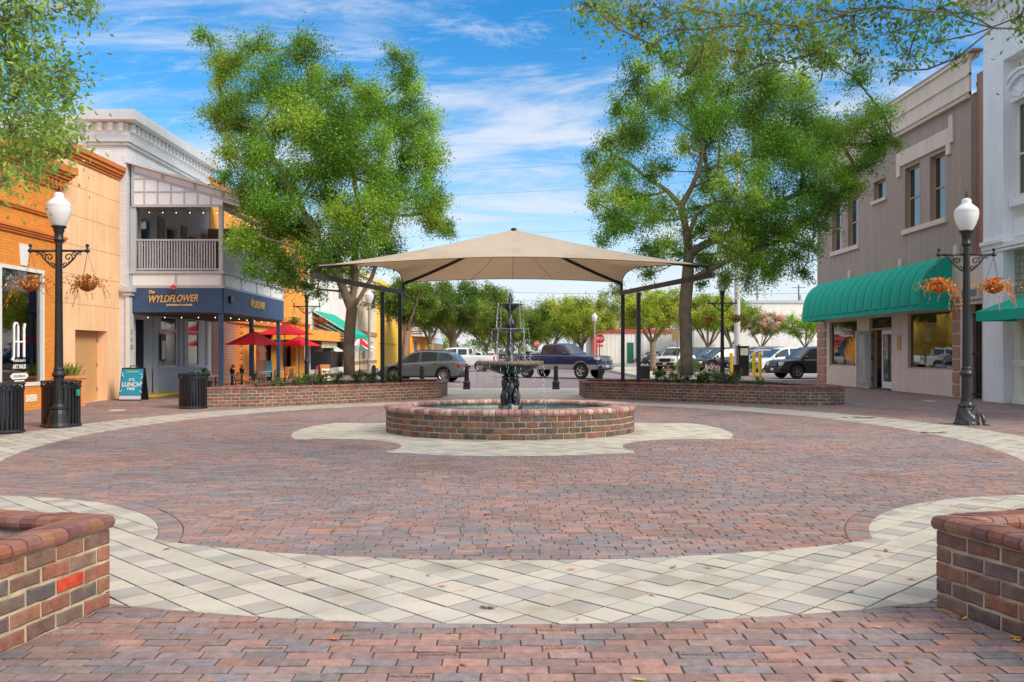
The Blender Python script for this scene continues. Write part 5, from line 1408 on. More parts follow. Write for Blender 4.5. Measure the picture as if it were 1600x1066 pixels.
q = MB(); q.box(XR - 0.13, XR + 0.31, yr0 - 0.3, yr1 + 0.12, 11.72, 11.78); q.build('coping', mat('coping_metal', hx(150, 132, 122), 0.5), bs_)
q = MB(); a_, b2 = upw[1][0] - 0.35, upw[0][1] + 0.35
q.box(XR - 0.07, XR + 0.02, a_, b2, 8.98, 9.55); q.box(XR - 0.07, XR + 0.02, a_ - 0.3, a_, 8.98, 9.95); q.box(XR - 0.072, XR + 0.02, b2, b2 + 0.3, 8.6, 9.55); q.box(XR - 0.072, XR + 0.02, a_ - 0.12, a_ + 0.2, 8.6, 8.98)
q.build('window_lintel', M_bgt, bs_, bevel=0.01); q = MB()
a2, b3 = upw[3][0] - 0.3, upw[2][1] + 0.3; q.box(XR - 0.07, XR + 0.02, a2, b3, 8.75, 9.15)
q.build('window_lintel', M_bgt, bs_, bevel=0.01)
for a_, b2, z0, z1 in ((upw[1][0] - 0.15, upw[0][1] + 0.15, 6.22, 6.41), (upw[3][0] - 0.15, upw[2][1] + 0.15, 6.22, 6.41), (upw[4][0] - 0.12, upw[4][1] + 0.12, 7.9, 8.04)):
    q = MB(); q.box(XR - 0.09, XR + 0.02, a_, b2, z0, z1); q.build('window_sill', M_bgt, bs_, bevel=0.01)
M_tanfr = mat('tan_frame', hx(190, 152, 122), 0.6)
for w_ in upw[:4]: sash(bs_, XR, *w_, -1, M_tanfr, rec=0.16, fw=0.08)
sash(bs_, XR, *upw[4], -1, M_tanfr, rec=0.16, rail=0, fw=0.08)
for a_, n_ in (((yx(1500, XR), yx(1490, XR)), 8), ((yx(1291, XR), yx(1278, XR)), 8)):
    q = MB()
    for k in range(n_): q.box(XR - 0.06, XR + 0.02, a_[0], a_[1], 0.08 + k * 0.44, 0.44 + k * 0.44)
    q.build('quoins', mat('quoin_brown', hx(176, 134, 112), 0.8, var=0.08, streak=0.05), bs_, bevel=0.02)
q = MB(); q.box(XR - 0.05, XR + 0.02, yr0 + 0.3, yr1, 4.85, 4.97)
for px in (1330, 1410, 1497): q.box(XR - 0.12, XR + 0.02, yx(px, XR) - 0.12, yx(px, XR) + 0.12, 4.86, 5.3)
q.build('belt_course', M_bgt, bs_)
for h in (lw, rw):
    q = MB(); xa, xb = XR + 0.1, XR + 0.16
    for c_ in ((h[0], h[1], h[2], h[2] + 0.06), (h[0], h[1], h[3] - 0.06, h[3]), (h[0], h[0] + 0.06, h[2] + 0.06, h[3] - 0.06), (h[1] - 0.06, h[1], h[2] + 0.06, h[3] - 0.06)): q.box(xa, xb, *c_)
    f_ = q.build('shop_window', M_tanfr, bs_)
    q = MB(); q.box(XR + 0.12, XR + 0.132, h[0] + 0.03, h[1] - 0.03, h[2] + 0.03, h[3] - 0.03); q.build('pane', M_glass, f_)
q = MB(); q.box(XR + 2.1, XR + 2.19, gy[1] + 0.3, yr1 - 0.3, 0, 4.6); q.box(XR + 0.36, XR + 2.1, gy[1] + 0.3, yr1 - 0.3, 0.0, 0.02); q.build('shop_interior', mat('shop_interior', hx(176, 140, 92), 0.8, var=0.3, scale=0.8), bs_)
q = MB(); q.box(XR + 0.4, XR + 1.5, rw[0], rw[1], 0.0, 0.86); q.box(XR + 0.4, XR + 1.5, lw[0], lw[1], 0.0, 0.8); q.build('display_plinth', mat('plinth', hx(150, 140, 130), 0.7), bs_)
q = MB(); rr = random.Random(21); DC = [hx(60, 50, 110), hx(190, 40, 50), hx(220, 220, 226), hx(40, 40, 60), hx(200, 90, 90), hx(70, 130, 140), hx(230, 200, 190), hx(50, 60, 130)]
for h, n_ in ((rw, 60), (lw, 40)):
    for k in range(n_):
        q.cc = rr.choice(DC); q.ball((XR + rr.uniform(0.4, 0.9), rr.uniform(h[0] + 0.1, h[1] - 0.1), (0.92 if h is rw else 0.9) + rr.uniform(0, 0.22 + (0.3 if h is lw else 0.0))), rr.uniform(0.05, 0.13), rr.uniform(0.7, 1.4), rr.uniform(0.8, 1.6), rr.uniform(0.6, 1.3), 7, 5)
q.build('display_goods', mat('display_goods', (1, 1, 1), 0.6, attr=True), bs_, smooth=True, colors=True)
M_wdoor = mat('white_door_paint', hx(226, 228, 230), 0.45, var=0.03)
def leaf(y0, y1, x0, x1, name):           # door leaf with a long glass
    q = MB(); along_x = abs(x1 - x0) > abs(y1 - y0)
    if along_x:
        for a_, b2, c1_, c2_ in ((x0, x0 + 0.12, 0.06, 2.5), (x1 - 0.12, x1, 0.06, 2.5), (x0 + 0.12, x1 - 0.12, 0.06, 0.34), (x0 + 0.12, x1 - 0.12, 2.32, 2.5)): q.box(a_, b2, y0, y1, c1_, c2_)
    else:
        for a_, b2, c1_, c2_ in ((y0, y0 + 0.12, 0.06, 2.5), (y1 - 0.12, y1, 0.06, 2.5), (y0 + 0.12, y1 - 0.12, 0.06, 0.34), (y0 + 0.12, y1 - 0.12, 2.32, 2.5)): q.box(x0, x1, a_, b2, c1_, c2_)
    d_ = q.build(name, M_wdoor, bs_, bevel=0.006)
    q = MB()
    if along_x: q.box(x0 + 0.1, x1 - 0.1, (y0 + y1) / 2 - 0.005, (y0 + y1) / 2 + 0.005, 0.3, 2.35)
    else: q.box((x0 + x1) / 2 - 0.005, (x0 + x1) / 2 + 0.005, y0 + 0.1, y1 - 0.1, 0.3, 2.35)
    q.build('pane', M_glass, d_)
    return d_
yh_ = dwy[1] - 0.08
dl = leaf(yh_ - 0.04, yh_ + 0.01, XR - 0.62, XR + 0.04, 'open_door')
q = MB()
for z in (0.35, 1.25, 2.2): q.box(XR + 0.04, XR + 0.1, yh_ - 0.05, yh_ - 0.03, z, z + 0.14)
q.build('hinge', M_iron, dl)
q = MB(); q.tube([(XR - 0.57, yh_ - 0.08, 1.05), (XR - 0.57, yh_ - 0.08, 1.3)], 0.015, 6); q.build('handle', M_chrome, dl)
mid = (dwy[0] + dwy[1]) / 2
leaf(dwy[0] + 0.08, mid + 0.1, XR + 0.12, XR + 0.17, 'closed_door')
q = MB(); q.box(XR + 0.08, XR + 0.2, dwy[0], dwy[0] + 0.07, 0, 3.0); q.box(XR + 0.08, XR + 0.2, dwy[1] - 0.07, dwy[1], 0, 3.0); q.box(XR + 0.08, XR + 0.2, dwy[0] + 0.07, dwy[1] - 0.07, 2.52, 2.6); fr_ = q.build('door_frame', M_tanfr, bs_)
q = MB(); q.box(XR + 0.13, XR + 0.14, dwy[0] + 0.05, dwy[1] - 0.05, 2.6, 3.02); q.build('transom_pane', M_glass, fr_)
q = MB(); q.box(XR - 0.03, XR + 0.02, *wp_(1402.5, 1408), 1.68, 2.25); q.build('notice_plate', mat('tan_plate', hx(206, 160, 92), 0.6), bs_)
# gate and the block above it
q = MB(); y = gy[0] + 0.04
while y < gy[1]: q.tube([(XR + 0.25, y, 0.03), (XR + 0.25, y, 2.9)], 0.012, 5); y += 0.095
for z in (0.12, 1.5, 2.85): q.box(XR + 0.235, XR + 0.265, gy[0], gy[1], z, z + 0.05)
q.build('iron_gate', M_black, bs_)
q = MB(); q.box(XR + 0.9, XR + 0.95, gy[0], gy[1], 0, 3.2); q.build('passage_dark', mat('passage_wall', hx(52, 46, 44), 0.9, var=0.3), bs_)
q = MB(); q.box(XR - 0.14, XR + 0.02, gy[0], gy[1] + 0.12, 3.35, 3.78); q.box(XR - 0.17, XR + 0.02, gy[0], gy[1] + 0.25, 3.18, 3.26); q.build('gate_header', mat('pale_metal', hx(206, 198, 190), 0.6, var=0.15, dirt=hx(130, 100, 84), dirt_amt=0.7, dscale=4), bs_, bevel=0.01)
q = MB(); q.box(XR - 0.145, XR - 0.13, gy[0] + 0.1, gy[1] - 0.05, 3.45, 3.68); q.build('header_grille', mat('grey_grille', hx(120, 122, 124), 0.5), bs_)
# barrel awning
xo = XR - 1.12; yA0, yA1 = yx(1438, xo), yx(1254, xo)
zt, zb = 4.92, 3.28
aw = thing('barrel_awning', 'long green barrel awning with ribs and scalloped edge', 'awning', (xo, (yA0 + yA1) / 2, 3.2))
q = MB(); nrib = 15; per = 8; rows = []
for i in range(nrib * per + 1):
    yv = lerp(yA0, yA1, i / (nrib * per)); u = (i % per) / per
    puff = 0.055 * math.sin(math.pi * u) if i % per else 0
    row = []
    for j in range(15):
        a_ = math.pi / 2 * j / 14
        row.append((XR - (1.12 + puff) * math.sin(a_) ** 0.9, yv, zb + (zt - zb + puff) * math.cos(a_) ** 0.85))
    row.append((xo - puff * 0.4, yv, zb - 0.03))
    rows.append(row)
q.grid(rows)
for yv in (yA0, yA1): q.add([(XR, yv, zb)] + [(XR - 1.12 * math.sin(math.pi / 2 * j / 14) ** 0.9, yv, zb + (zt - zb) * math.cos(math.pi / 2 * j / 14) ** 0.85) for j in range(15)], [tuple(range(16))])
q.build('cover', M_green, aw, smooth=False)
q = MB()
for k in range(nrib + 1):
    yv = lerp(yA0, yA1, k / nrib); q.tube([(XR - 1.125 * math.sin(math.pi / 2 * j / 14) ** 0.9, yv, zb + (zt - zb + 0.004) * math.cos(math.pi / 2 * j / 14) ** 0.85) for j in range(15)], 0.011, 5)
q.build('rib_seam', mat('green_seam', hx(0, 118, 98), 0.8), aw)
q = MB()
def valance(p0, p1):
    n_ = int((Vector(p1) - Vector(p0)).length / 0.22); 
    for k in range(n_):
        a_ = Vector(p0).lerp(Vector(p1), k / n_); b2 = Vector(p0).lerp(Vector(p1), (k + 1) / n_); Z = Vector((0, 0, 1))
        q.add([a_, b2, b2 - Z * 0.16, a_.lerp(b2, 0.85) - Z * 0.2, a_.lerp(b2, 0.5) - Z * 0.225, a_.lerp(b2, 0.15) - Z * 0.2, a_ - Z * 0.16], [(0, 1, 2, 3, 4, 5, 6)])
valance((xo - 0.006, yA0, zb), (xo - 0.006, yA1, zb)); valance((XR - 0.01, yA0 - 0.006, zb), (xo, yA0 - 0.006, zb)); valance((XR - 0.01, yA1 + 0.006, zb), (xo, yA1 + 0.006, zb))
q.build('valance', M_green, aw)
q = MB()
for k in range(nrib + 1):
    yv = lerp(yA0, yA1, k / nrib); q.tube([(XR - 1.10 * math.sin(math.pi / 2 * j / 10) ** 0.9, yv, zb + (zt - zb) * 0.985 * math.cos(math.pi / 2 * j / 10) ** 0.85) for j in range(11)], 0.012, 4)
q.tube([(xo + 0.02, yA0, zb - 0.02), (xo + 0.02, yA1, zb - 0.02)], 0.014, 5); q.build('frame', M_chrome, aw)

# --- white building at the right edge
XT = 15.2
ws = thing('white_classical_building', 'white classical building with arched window hood and dentil cornice at the right edge', 'building', (XT + 2, 24, 0))
M_wcl = mat('white_wall_paint', hx(236, 238, 242), 0.6, var=0.04, streak=0.06, fine=0.03)
M_cream = mat('cream_wall_paint', hx(232, 232, 218), 0.65, var=0.05, streak=0.06)
yq1 = yx(1536, XT); yq0 = yx(1567, XT); ylo = 17.5
q = MB(); q.box(XT, XT + 0.8, yq0, yq1, 0, 12.3); q.box(XT, XT + 0.5, ylo, yq0, 10.6, 12.3); q.build('pilaster', M_wcl, ws, bevel=0.01)
uw = (yx(1625, XT + 0.35), yx(1585, XT + 0.35), 6.36, 9.3)
gb = (yx(1640, XT + 0.35), yx(1581, XT + 0.35), 3.2, 4.75)
q = MB(); q.wall('x', XT + 0.35, 0.4, ylo, yq0, 0, 10.6, [uw, gb]); q.box(XT + 0.8, XT + 12, ylo, yq1 - 0.02, 0, 12.2); q.build('wall', M_cream, ws)
q = MB()
for z0, z1, pr in ((12.28, 12.42, 0.1), (12.72, 12.85, 0.3), (12.85, 12.95, 0.62), (12.95, 13.25, 0.78), (13.25, 13.4, 0.86)): q.box(XT - pr, XT + 6, ylo, yq1 + pr * 0.7, z0, z1)
y = ylo
while y < yq1: q.box(XT - 0.24, XT + 0.02, y, y + 0.16, 12.43, 12.71); y += 0.34
q.box(XT - 0.08, XT + 6, ylo, yq1, 12.42, 12.72); q.build('cornice', M_wcl, ws)
q = MB(); q.box(XT - 0.12, XT + 0.3, yq0 - 0.12, yq1 + 0.02, 4.98, 5.1); q.box(XT - 0.06, XT + 0.36, ylo, yq1 + 0.01, 4.82, 4.98); q.box(XT - 0.04, XT + 0.36, ylo, yq1 + 0.008, 4.72, 4.80); q.build('belt_course', M_wcl, ws, bevel=0.008)
sash(ws, XT + 0.35, *uw, -1, M_white, rec=0.1, fw=0.1, rail=0.45)
ycw = (uw[0] + uw[1]) / 2; hw = (uw[1] - uw[0]) / 2 + 0.18
q = MB(); q.box(XT + 0.15, XT + 0.36, ylo + 0.3, yq0 - 0.05, 6.05, 6.3); q.build('window_sill', M_wcl, ws, bevel=0.01)
q = MB()
for r0, r1, pr in ((hw - 0.02, hw + 0.16, 0.22), (hw + 0.16, hw + 0.26, 0.28), (0.02, hw - 0.02, 0.1)):
    n_ = 20
    for k in range(n_):
        a0, a1 = math.pi * k / n_, math.pi * (k + 1) / n_; z_c = 9.3
        poly = [(XT + 0.36, ycw + rr_ * math.cos(a_), z_c + rr_ * 0.8 * math.sin(a_)) for rr_, a_ in ((r0, a0), (r1, a0), (r1, a1), (r0, a1))]
        q.prism(poly, (-pr, 0, 0))
for k in range(1, 8):
    a_ = math.pi * k / 8; q.bar((XT + 0.25, ycw + 0.15 * math.cos(a_), 9.34 + 0.12 * math.sin(a_)), (XT + 0.25, ycw + (hw - 0.06) * math.cos(a_), 9.32 + (hw - 0.06) * 0.8 * math.sin(a_)), 0.05)
for sg in (-1, 1): q.box(XT + 0.12, XT + 0.36, ycw + sg * (hw + 0.08) - 0.1, ycw + sg * (hw + 0.08) + 0.1, 8.95, 9.3)
q.build('arched_hood', M_wcl, ws)
q = MB(); q.box(XT + 0.3, XT + 0.36, ylo, yq0 - 0.12, 5.15, 5.7); q.build('apron_panel', M_wcl, ws, bevel=0.01)
q = MB(); rr = random.Random(8)
for k in range(40):
    q.ball((XT + 0.33, lerp(ylo + 0.4, yq0 - 0.2, k / 40), 5.88 + 0.07 * (-1) ** k), 0.07, 0.5, 1, 1, 6, 5)
q.build('relief_frieze', M_cream, ws, smooth=True)
q = MB(); q.box(XT + 0.40, XT + 0.42, gb[0], gb[1], gb[2], gb[3]); q.build('block_mortar', M_greytrim, ws)
q = MB(); y = gb[0]
while y < gb[1] - 0.2:
    z = gb[2]
    while z < gb[3] - 0.1: q.box(XT + 0.36, XT + 0.41, y + 0.01, y + 0.24, z + 0.01, z + 0.185); z += 0.195
    y += 0.25
q.build('glass_block', mat('glass_block', hx(150, 150, 120), 0.15, var=0.3, scale=5, spec=0.8), ws, bevel=0.015)
q = MB(); q.box(XT + 0.2, XT + 0.36, ylo, yq0 - 0.1, 0, 0.14); q.box(XT + 0.22, XT + 0.36, ylo, yq0 - 0.1, 1.15, 1.35); q.box(XT + 0.25, XT + 0.36, yq0 - 0.5, yq0 - 0.2, 0.14, 3.1); q.box(XT + 0.3, XT + 0.36, yq0 - 0.9, yq0 - 0.75, 1.35, 3.0); q.build('base_panel', M_cream, ws, bevel=0.008)
q = MB(); q.box(XT + 0.25, XT + 0.35, yx(1600, XT) - 0.2, yx(1597, XT), 1.85, 2.0); q.build('security_box', M_black, ws)
xo2 = XT - 1.0; yv0, yv1 = ylo, yx(1525, xo2)
aw2 = thing('flat_awning', 'green sloping awning on the white building at the right edge', 'awning', (xo2, yv1 - 2, 2.6))
q = MB(); q.add([(XT + 0.34, yv0, 3.3), (XT + 0.34, yv1, 3.3), (xo2, yv1, 2.82), (xo2, yv0, 2.82), (xo2, yv1, 2.52), (xo2, yv0, 2.52), (XT + 0.34, yv1, 2.52)], [(1, 0, 3, 2), (2, 3, 5, 4), (1, 2, 4, 6)]); q.build('cover', M_green, aw2)
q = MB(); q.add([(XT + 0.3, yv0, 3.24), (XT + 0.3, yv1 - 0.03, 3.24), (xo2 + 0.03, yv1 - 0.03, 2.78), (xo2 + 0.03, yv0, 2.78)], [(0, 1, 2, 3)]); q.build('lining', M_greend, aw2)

# --- low white buildings behind the parking lot
YL = 75 * K
lb = thing('long_white_building', 'long low white building with red trim and green door beyond the parking lot', 'building', (16, YL + 4, 0))
xl0, xl1 = (926 - 800) / F * YL, (1110 - 800) / F * YL
M_wpan = mat('white_metal_siding', hx(232, 228, 218), 0.6, var=0.05, streak=0.1)
q = MB(); q.box(xl0, xl1, YL, YL + 10, 0.1, 3.9); q.build('wall', M_wpan, lb)
q = MB(); q.box(xl0 - 0.1, xl1 + 0.1, YL - 0.15, YL + 10, 3.9, 4.35); q.box(xl0 - 0.1, xl0 + 0.6, YL - 0.1, YL + 0.1, 0.1, 3.9); q.build('red_trim', mat('red_trim', hx(196, 70, 60), 0.6), lb)
q = MB(); xd = (985 - 800) / F * YL; q.box(xd - 0.4, xd + 0.4, YL - 0.06, YL, 0.15, 2.7); q.build('green_door', mat('green_door', hx(34, 100, 76), 0.5), lb)
q = MB()
for px in (996, 1003): q.box((px - 800) / F * YL - 0.12, (px - 800) / F * YL + 0.12, YL - 0.15, YL - 0.02, 0.1, 3.8)
q.build('downpipe', M_greytrim, lb)
q = MB(); x = xl0 + 0.8
while x < xl1: q.box(x, x + 0.05, YL - 0.03, YL, 0.2, 3.85); x += 0.5
q.build('siding_rib', M_wpan, lb)
lb2 = thing('white_block_building', 'plain white block building behind the parked cars and pink tree', 'building', (28, 64 * K + 4, 0))
Y2 = 66 * K; xa, xb = (1085 - 800) / F * Y2, (1340 - 800) / F * Y2
q = MB(); q.box(xa, xb, Y2, Y2 + 12, 0.1, 4.7); q.build('wall', mat('white_block', hx(228, 226, 222), 0.8, var=0.06, streak=0.12), lb2)
q = MB(); q.box(xa - 0.1, xb + 0.1, Y2 - 0.1, Y2 + 12, 4.7, 4.95); q.build('parapet_cap', M_greytrim, lb2)
q = MB(); 
for px in (1110, 1150): q.box((px - 800) / F * Y2 - 0.5, (px - 800) / F * Y2 + 0.5, Y2 - 0.05, Y2, 0.15, 2.4)
q.build('service_door', M_greydk, lb2)
lb3 = thing('far_white_store', 'pale flat roofed store beyond the small tree at the right', 'building', (48, 150, 0))
q = MB(); q.box(36, 62, 140, 155, 0, 9.2); q.build('wall', M_wpan, lb3); q = MB(); q.box(35.8, 62.2, 139.8, 155.2, 9.2, 9.6); q.build('parapet_cap', M_greytrim, lb3)

# ---------------------------------------------------------------- vehicles
M_trim = mat('black_plastic', (0.02, 0.02, 0.022), 0.6)
M_under = mat('car_underside', (0.008, 0.008, 0.008), 0.95)
M_head = mat('headlamp_lens', (0.72, 0.73, 0.72), 0.1, var=0.25, scale=12, spec=0.8, coat=0.6)
M_headw = mat('warm_headlamp', hx(236, 216, 160), 0.15, var=0.2, spec=0.8, coat=0.6)
M_tail = mat('tail_lamp_lens', (0.42, 0.012, 0.02), 0.12, var=0.2, coat=0.8)
M_plate = mat('number_plate', (0.7, 0.72, 0.72), 0.5, var=0.1)
M_carglass = mat('car_glass', (0.03, 0.042, 0.045), 0.05, var=0.2, spec=0.7, coat=0.4)
M_rim = mat('alloy_rim', (0.52, 0.53, 0.54), 0.28, metal=0.85, var=0.1)
def paint(name, c): return mat('paint_' + name, c, 0.35, var=0.05, fine=0.03, spec=0.4, coat=0.5)
SHAPES = {
 'suv': dict(sh=[(-.5, .34), (-.494, .50), (-.48, .62), (-.44, .66), (-.25, .65), (0, .61), (.2, .575), (.27, .56), (.40, .525), (.46, .47), (.492, .38), (.5, .28)],
             rf=[(-.478, .63), (-.42, .83), (-.345, .945), (-.14, 1.0), (.0, .99), (.09, .935), (.29, .56)], sill=.15, win=[(-.40, -.25), (-.225, -.03), (-.005, .20)], fw=.30, rw=-.30),
 'jeep': dict(sh=[(-.5, .34), (-.495, .58), (-.47, .62), (.2, .60), (.27, .60), (.44, .57), (.485, .52), (.5, .34)],
             rf=[(-.485, .61), (-.465, .93), (-.40, .99), (0, 1.0), (.10, .97), (.26, .60)], sill=.17, win=[(-.44, -.26), (-.235, -.03), (-.005, .19)], fw=.30, rw=-.31),
 'pickup': dict(sh=[(-.5, .40), (-.497, .64), (-.49, .675), (-.12, .675), (.18, .665), (.25, .665), (.45, .64), (.482, .625), (.497, .58), (.5, .36)],
             rf=[(-.135, .66), (-.122, .94), (-.095, .985), (.05, 1.0), (.105, .975), (.215, .66)], sill=.255, win=[(-.105, .02), (.045, .185)], fw=.325, rw=-.29),
 'van': dict(sh=[(-.5, .34), (-.495, .54), (-.48, .58), (.2, .56), (.30, .54), (.43, .48), (.485, .40), (.5, .28)],
             rf=[(-.49, .57), (-.46, .93), (-.40, .985), (-.1, 1.0), (.06, .97), (.34, .53)], sill=.13, win=[(-.43, -.22), (-.195, .02), (.045, .25)], fw=.32, rw=-.30),
 'sedan': dict(sh=[(-.5, .40), (-.49, .58), (-.46, .66), (-.34, .68), (.15, .63), (.22, .62), (.42, .53), (.48, .46), (.5, .30)],
             rf=[(-.37, .67), (-.21, .95), (-.06, 1.0), (.04, .985), (.235, .62)], sill=.14, win=[(-.28, -.11), (-.085, .14)], fw=.31, rw=-.30)}
def car(label, cat, kind, loc, heading, L, W, H, m_paint, wr=0.36, m_rim=None, spokes=10, lower=None, head=None, fender=None, grille_m=None, small=False, nm='parked_car', rails=False, bullbar=False):
    S = SHAPES[kind]
    root = thing(nm, label, cat, (0, 0, 0))
    sx_ = np.array([p[0] for p in S['sh']]) * L; sz_ = np.array([p[1] for p in S['sh']]) * H
    rx_ = np.array([p[0] for p in S['rf']]) * L; rz_ = np.array([p[1] for p in S['rf']]) * H
    sho = lambda x: float(np.interp(x, sx_, sz_)); roof = lambda x: float(np.interp(x, rx_, rz_))
    wf, wb_ = S['fw'] * L, S['rw'] * L
    ra = wr * 1.16
    hw = lambda x: W / 2 * (1 - 0.13 * max(0, (abs(x) - 0.36 * L) / (0.14 * L)) ** 2)
    n = 46 if small else 84
    fr = [0, .12, .45, .72, .92, 1.0]; wm = [.955, .985, 1.0, .995, .965, .90]
    def zbot(x):
        z = S['sill'] * H
        e_ = max(0, (abs(x) - 0.43 * L) / (0.07 * L)); z += e_ * 0.06
        for xw in (wf, wb_):
            if abs(x - xw) < ra: z = max(z, wr + math.sqrt(ra * ra - (x - xw) ** 2))
        return z
    q = MB(); rows = []
    for i in range(n + 1):
        x = -L / 2 + L * i / n; zt = sho(x); z0 = min(zbot(x), zt - 0.05); w = hw(x); r_ = []
        pts = [(w * wm[k], z0 + (zt - z0) * fr[k]) for k in range(6)] + [(w * .6, zt + .025 * H * .6), (0, zt + .03 * H * .6)]
        r_ = [(x, y, z) for y, z in pts] + [(x, -y, z) for y, z in pts[-2::-1]]
        rows.append(r_)
    q.grid(rows); m_ = len(rows[0]); q.add(rows[0], [tuple(range(m_))]); q.add(rows[-1], [tuple(range(m_ - 1, -1, -1))])
    q.build('body', m_paint, root, smooth=False)
    if True:
        for f_ in (root,): pass
    q = MB(); zs = S['sill'] * H
    q.box(-L * .46, L * .46, -W * .40, W * .40, zs + 0.02, zs + 0.30); q.box(-L * .5 + .1, L * .5 - .1, -W * .46, W * .46, zs + 0.0, zs + 0.03)
    q.build('underside', M_under, root)
    if lower:                             # two-tone lower body / cladding along the sills and arches
        q = MB(); rows = []
        for sg in (-1, 1):
            rows = []
            for i in range(n + 1):
                x = -L / 2 + L * i / n; z0 = min(zbot(x), sho(x) - 0.05); w = hw(x); zt = sho(x)
                zc = max(lower[1] * H, z0 + 0.075)
                if lower[1] * H < z0: zc = z0 + 0.07
                f1 = (zc - z0) / (zt - z0); yw = lambda f: w * float(np.interp(f, fr, wm)) + 0.012
                rows.append([(x, sg * (yw(0) - 0.03), z0 - 0.005), (x, sg * yw(0), z0), (x, sg * yw(f1 * .5), z0 + (zc - z0) * .5), (x, sg * yw(f1), zc), (x, sg * (yw(f1) - 0.03), zc + 0.005)])
            q.grid(rows)
        q.build('lower_cladding', lower[0], root)
    # greenhouse
    x0, x1 = rx_[0], rx_[-1]; ng = 30; rows = []
    tum = 0.26
    def sec(x):
        zb_ = sho(x) - 0.01; zt = max(roof(x), zb_ + 0.004); h = zt - zb_; yb = hw(x) * .895
        return zb_, zt, h, yb, yb - tum * h
    for i in range(ng + 1):
        x = lerp(x0, x1, i / ng); zb_, zt, h, yb, yt = sec(x)
        pts = [(yb, zb_), (lerp(yb, yt, .5), zb_ + h * .5), (yt + .03 * h, zb_ + h * .88), (yt * .9, zt), (yt * .5, zt + .02), (0, zt + .028)]
        rows.append([(x, y, z) for y, z in pts] + [(x, -y, z) for y, z in pts[-2::-1]])
    q = MB(); q.grid(rows); q.build('cabin', m_paint, root, smooth=False)
    for (a_, b2) in S['win']:
        for sg in (-1, 1):
            rws = []; nn_ = 8
            for k in range(nn_ + 1):
                x = lerp(a_ * L, b2 * L, k / nn_); zb_, zt, h, yb, yt = sec(x)
                lo_, hi_ = zb_ + min(.07, .2 * h) , zb_ + h * .86
                if hi_ - lo_ < .02: hi_ = lo_ + .02
                f = lambda z: lerp(yb, yt, (z - zb_) / h) + .012
                rws.append([(x, sg * f(lo_), lo_), (x, sg * f((lo_ + hi_) / 2), (lo_ + hi_) / 2), (x, sg * f(hi_), hi_)])
            q = MB(); q.grid(rws); q.build('window', M_carglass, root)
    def screen(xa, xb, name):
        rws = []
        for k in range(9):
            x = lerp(xa, xb, k / 8); zb_, zt, h, yb, yt = sec(x); w = max(0.1, (yt + .02 * h) * .86)
            rws.append([(x + (0.012 if xb > 0.02 * L and name == 'windscreen' else -0.012), y * w, zt + .014 + .02 * (1 - y * y)) for y in (-1, -.5, 0, .5, 1)])
        q = MB(); q.grid(rws); q.build(name, M_carglass, root)
    xt = rx_[-2]; screen(lerp(xt, x1, .08), lerp(xt, x1, .93), 'windscreen')
    xt = rx_[1] if kind != 'sedan' else rx_[1]; screen(lerp(xt, x0, -.15 if kind != 'sedan' else .05), lerp(xt, x0, .8), 'rear_window')
    if kind == 'pickup':
        q = MB(); zb_ = sho(-.3 * L); q.box(-.485 * L, -.14 * L, -W * .40, W * .40, zb_ + 0.03, zb_ + 0.05); q.build('bed_cover', M_trim, root)
    # wheels
    for xw in (wf, wb_):
        for sg in (-1, 1):
            yw = sg * (W / 2 - 0.13); M = Matrix.Translation((xw, yw, wr)) @ Matrix.Rotation(rad(-90 * sg), 4, 'X')
            q = MB(); q.lathe([(wr * .60, -.11), (wr * .93, -.115), (wr, -.08), (wr, .08), (wr * .93, .115), (wr * .64, .118), (wr * .62, .09), (wr * .60, -.02), (0.0, -.02)], 20 if small else 30, M=M)
            w_ = q.build('wheel', M_rubber, root, smooth=False)
            q = MB()
            q.lathe([(wr * .63, .10), (wr * .60, .118), (wr * .55, .10), (wr * .54, .03)], 20 if small else 30, M=M)
            for k in range(spokes):
                q.box(wr * .10, wr * .58, -wr * (.52 / spokes + .015), wr * (.52 / spokes + .015), .07, .10, M @ Matrix.Rotation(2 * math.pi * k / spokes, 4, 'Z'))
            q.lathe([(wr * .2, .08), (wr * .17, .112), (0, .115)], 12, M=M)
            q.build('rim', m_rim or M_rim, w_)
    # lamps, bumpers, trim
    zh = sho(.47 * L); zl = sho(-.485 * L)
    for sg in (-1, 1):
        def blk(x0_, x1_, y0_, y1_, z0_, z1_, nm_, m_):
            q = MB(); ys = sorted((sg * y0_, sg * y1_)); q.box(x0_, x1_, ys[0], ys[1], z0_, z1_); return q.build(nm_, m_, root, bevel=0.018)
        blk(.425 * L, .498 * L, .27 * W, .452 * W, zh - (.15 if kind in ('pickup', 'jeep') else .11) - .06, zh - .03, 'headlight', head or M_head)
        if kind == 'pickup': blk(-.502 * L, -.482 * L, .37 * W, .455 * W, zl - .48, zl - .06, 'taillight', M_tail)
        else: blk(-.500 * L, -.44 * L, .29 * W, .462 * W, zl - .16, zl + .0, 'taillight', M_tail)
        q = MB(); ym_ = sg * (hw(.18 * L) + .09); q.ball((x1 * .74, ym_, sho(.18 * L) + .10), .12, .7, 1, .75, 10, 6); q.build('mirror', M_trim if small else m_paint, root, smooth=True)
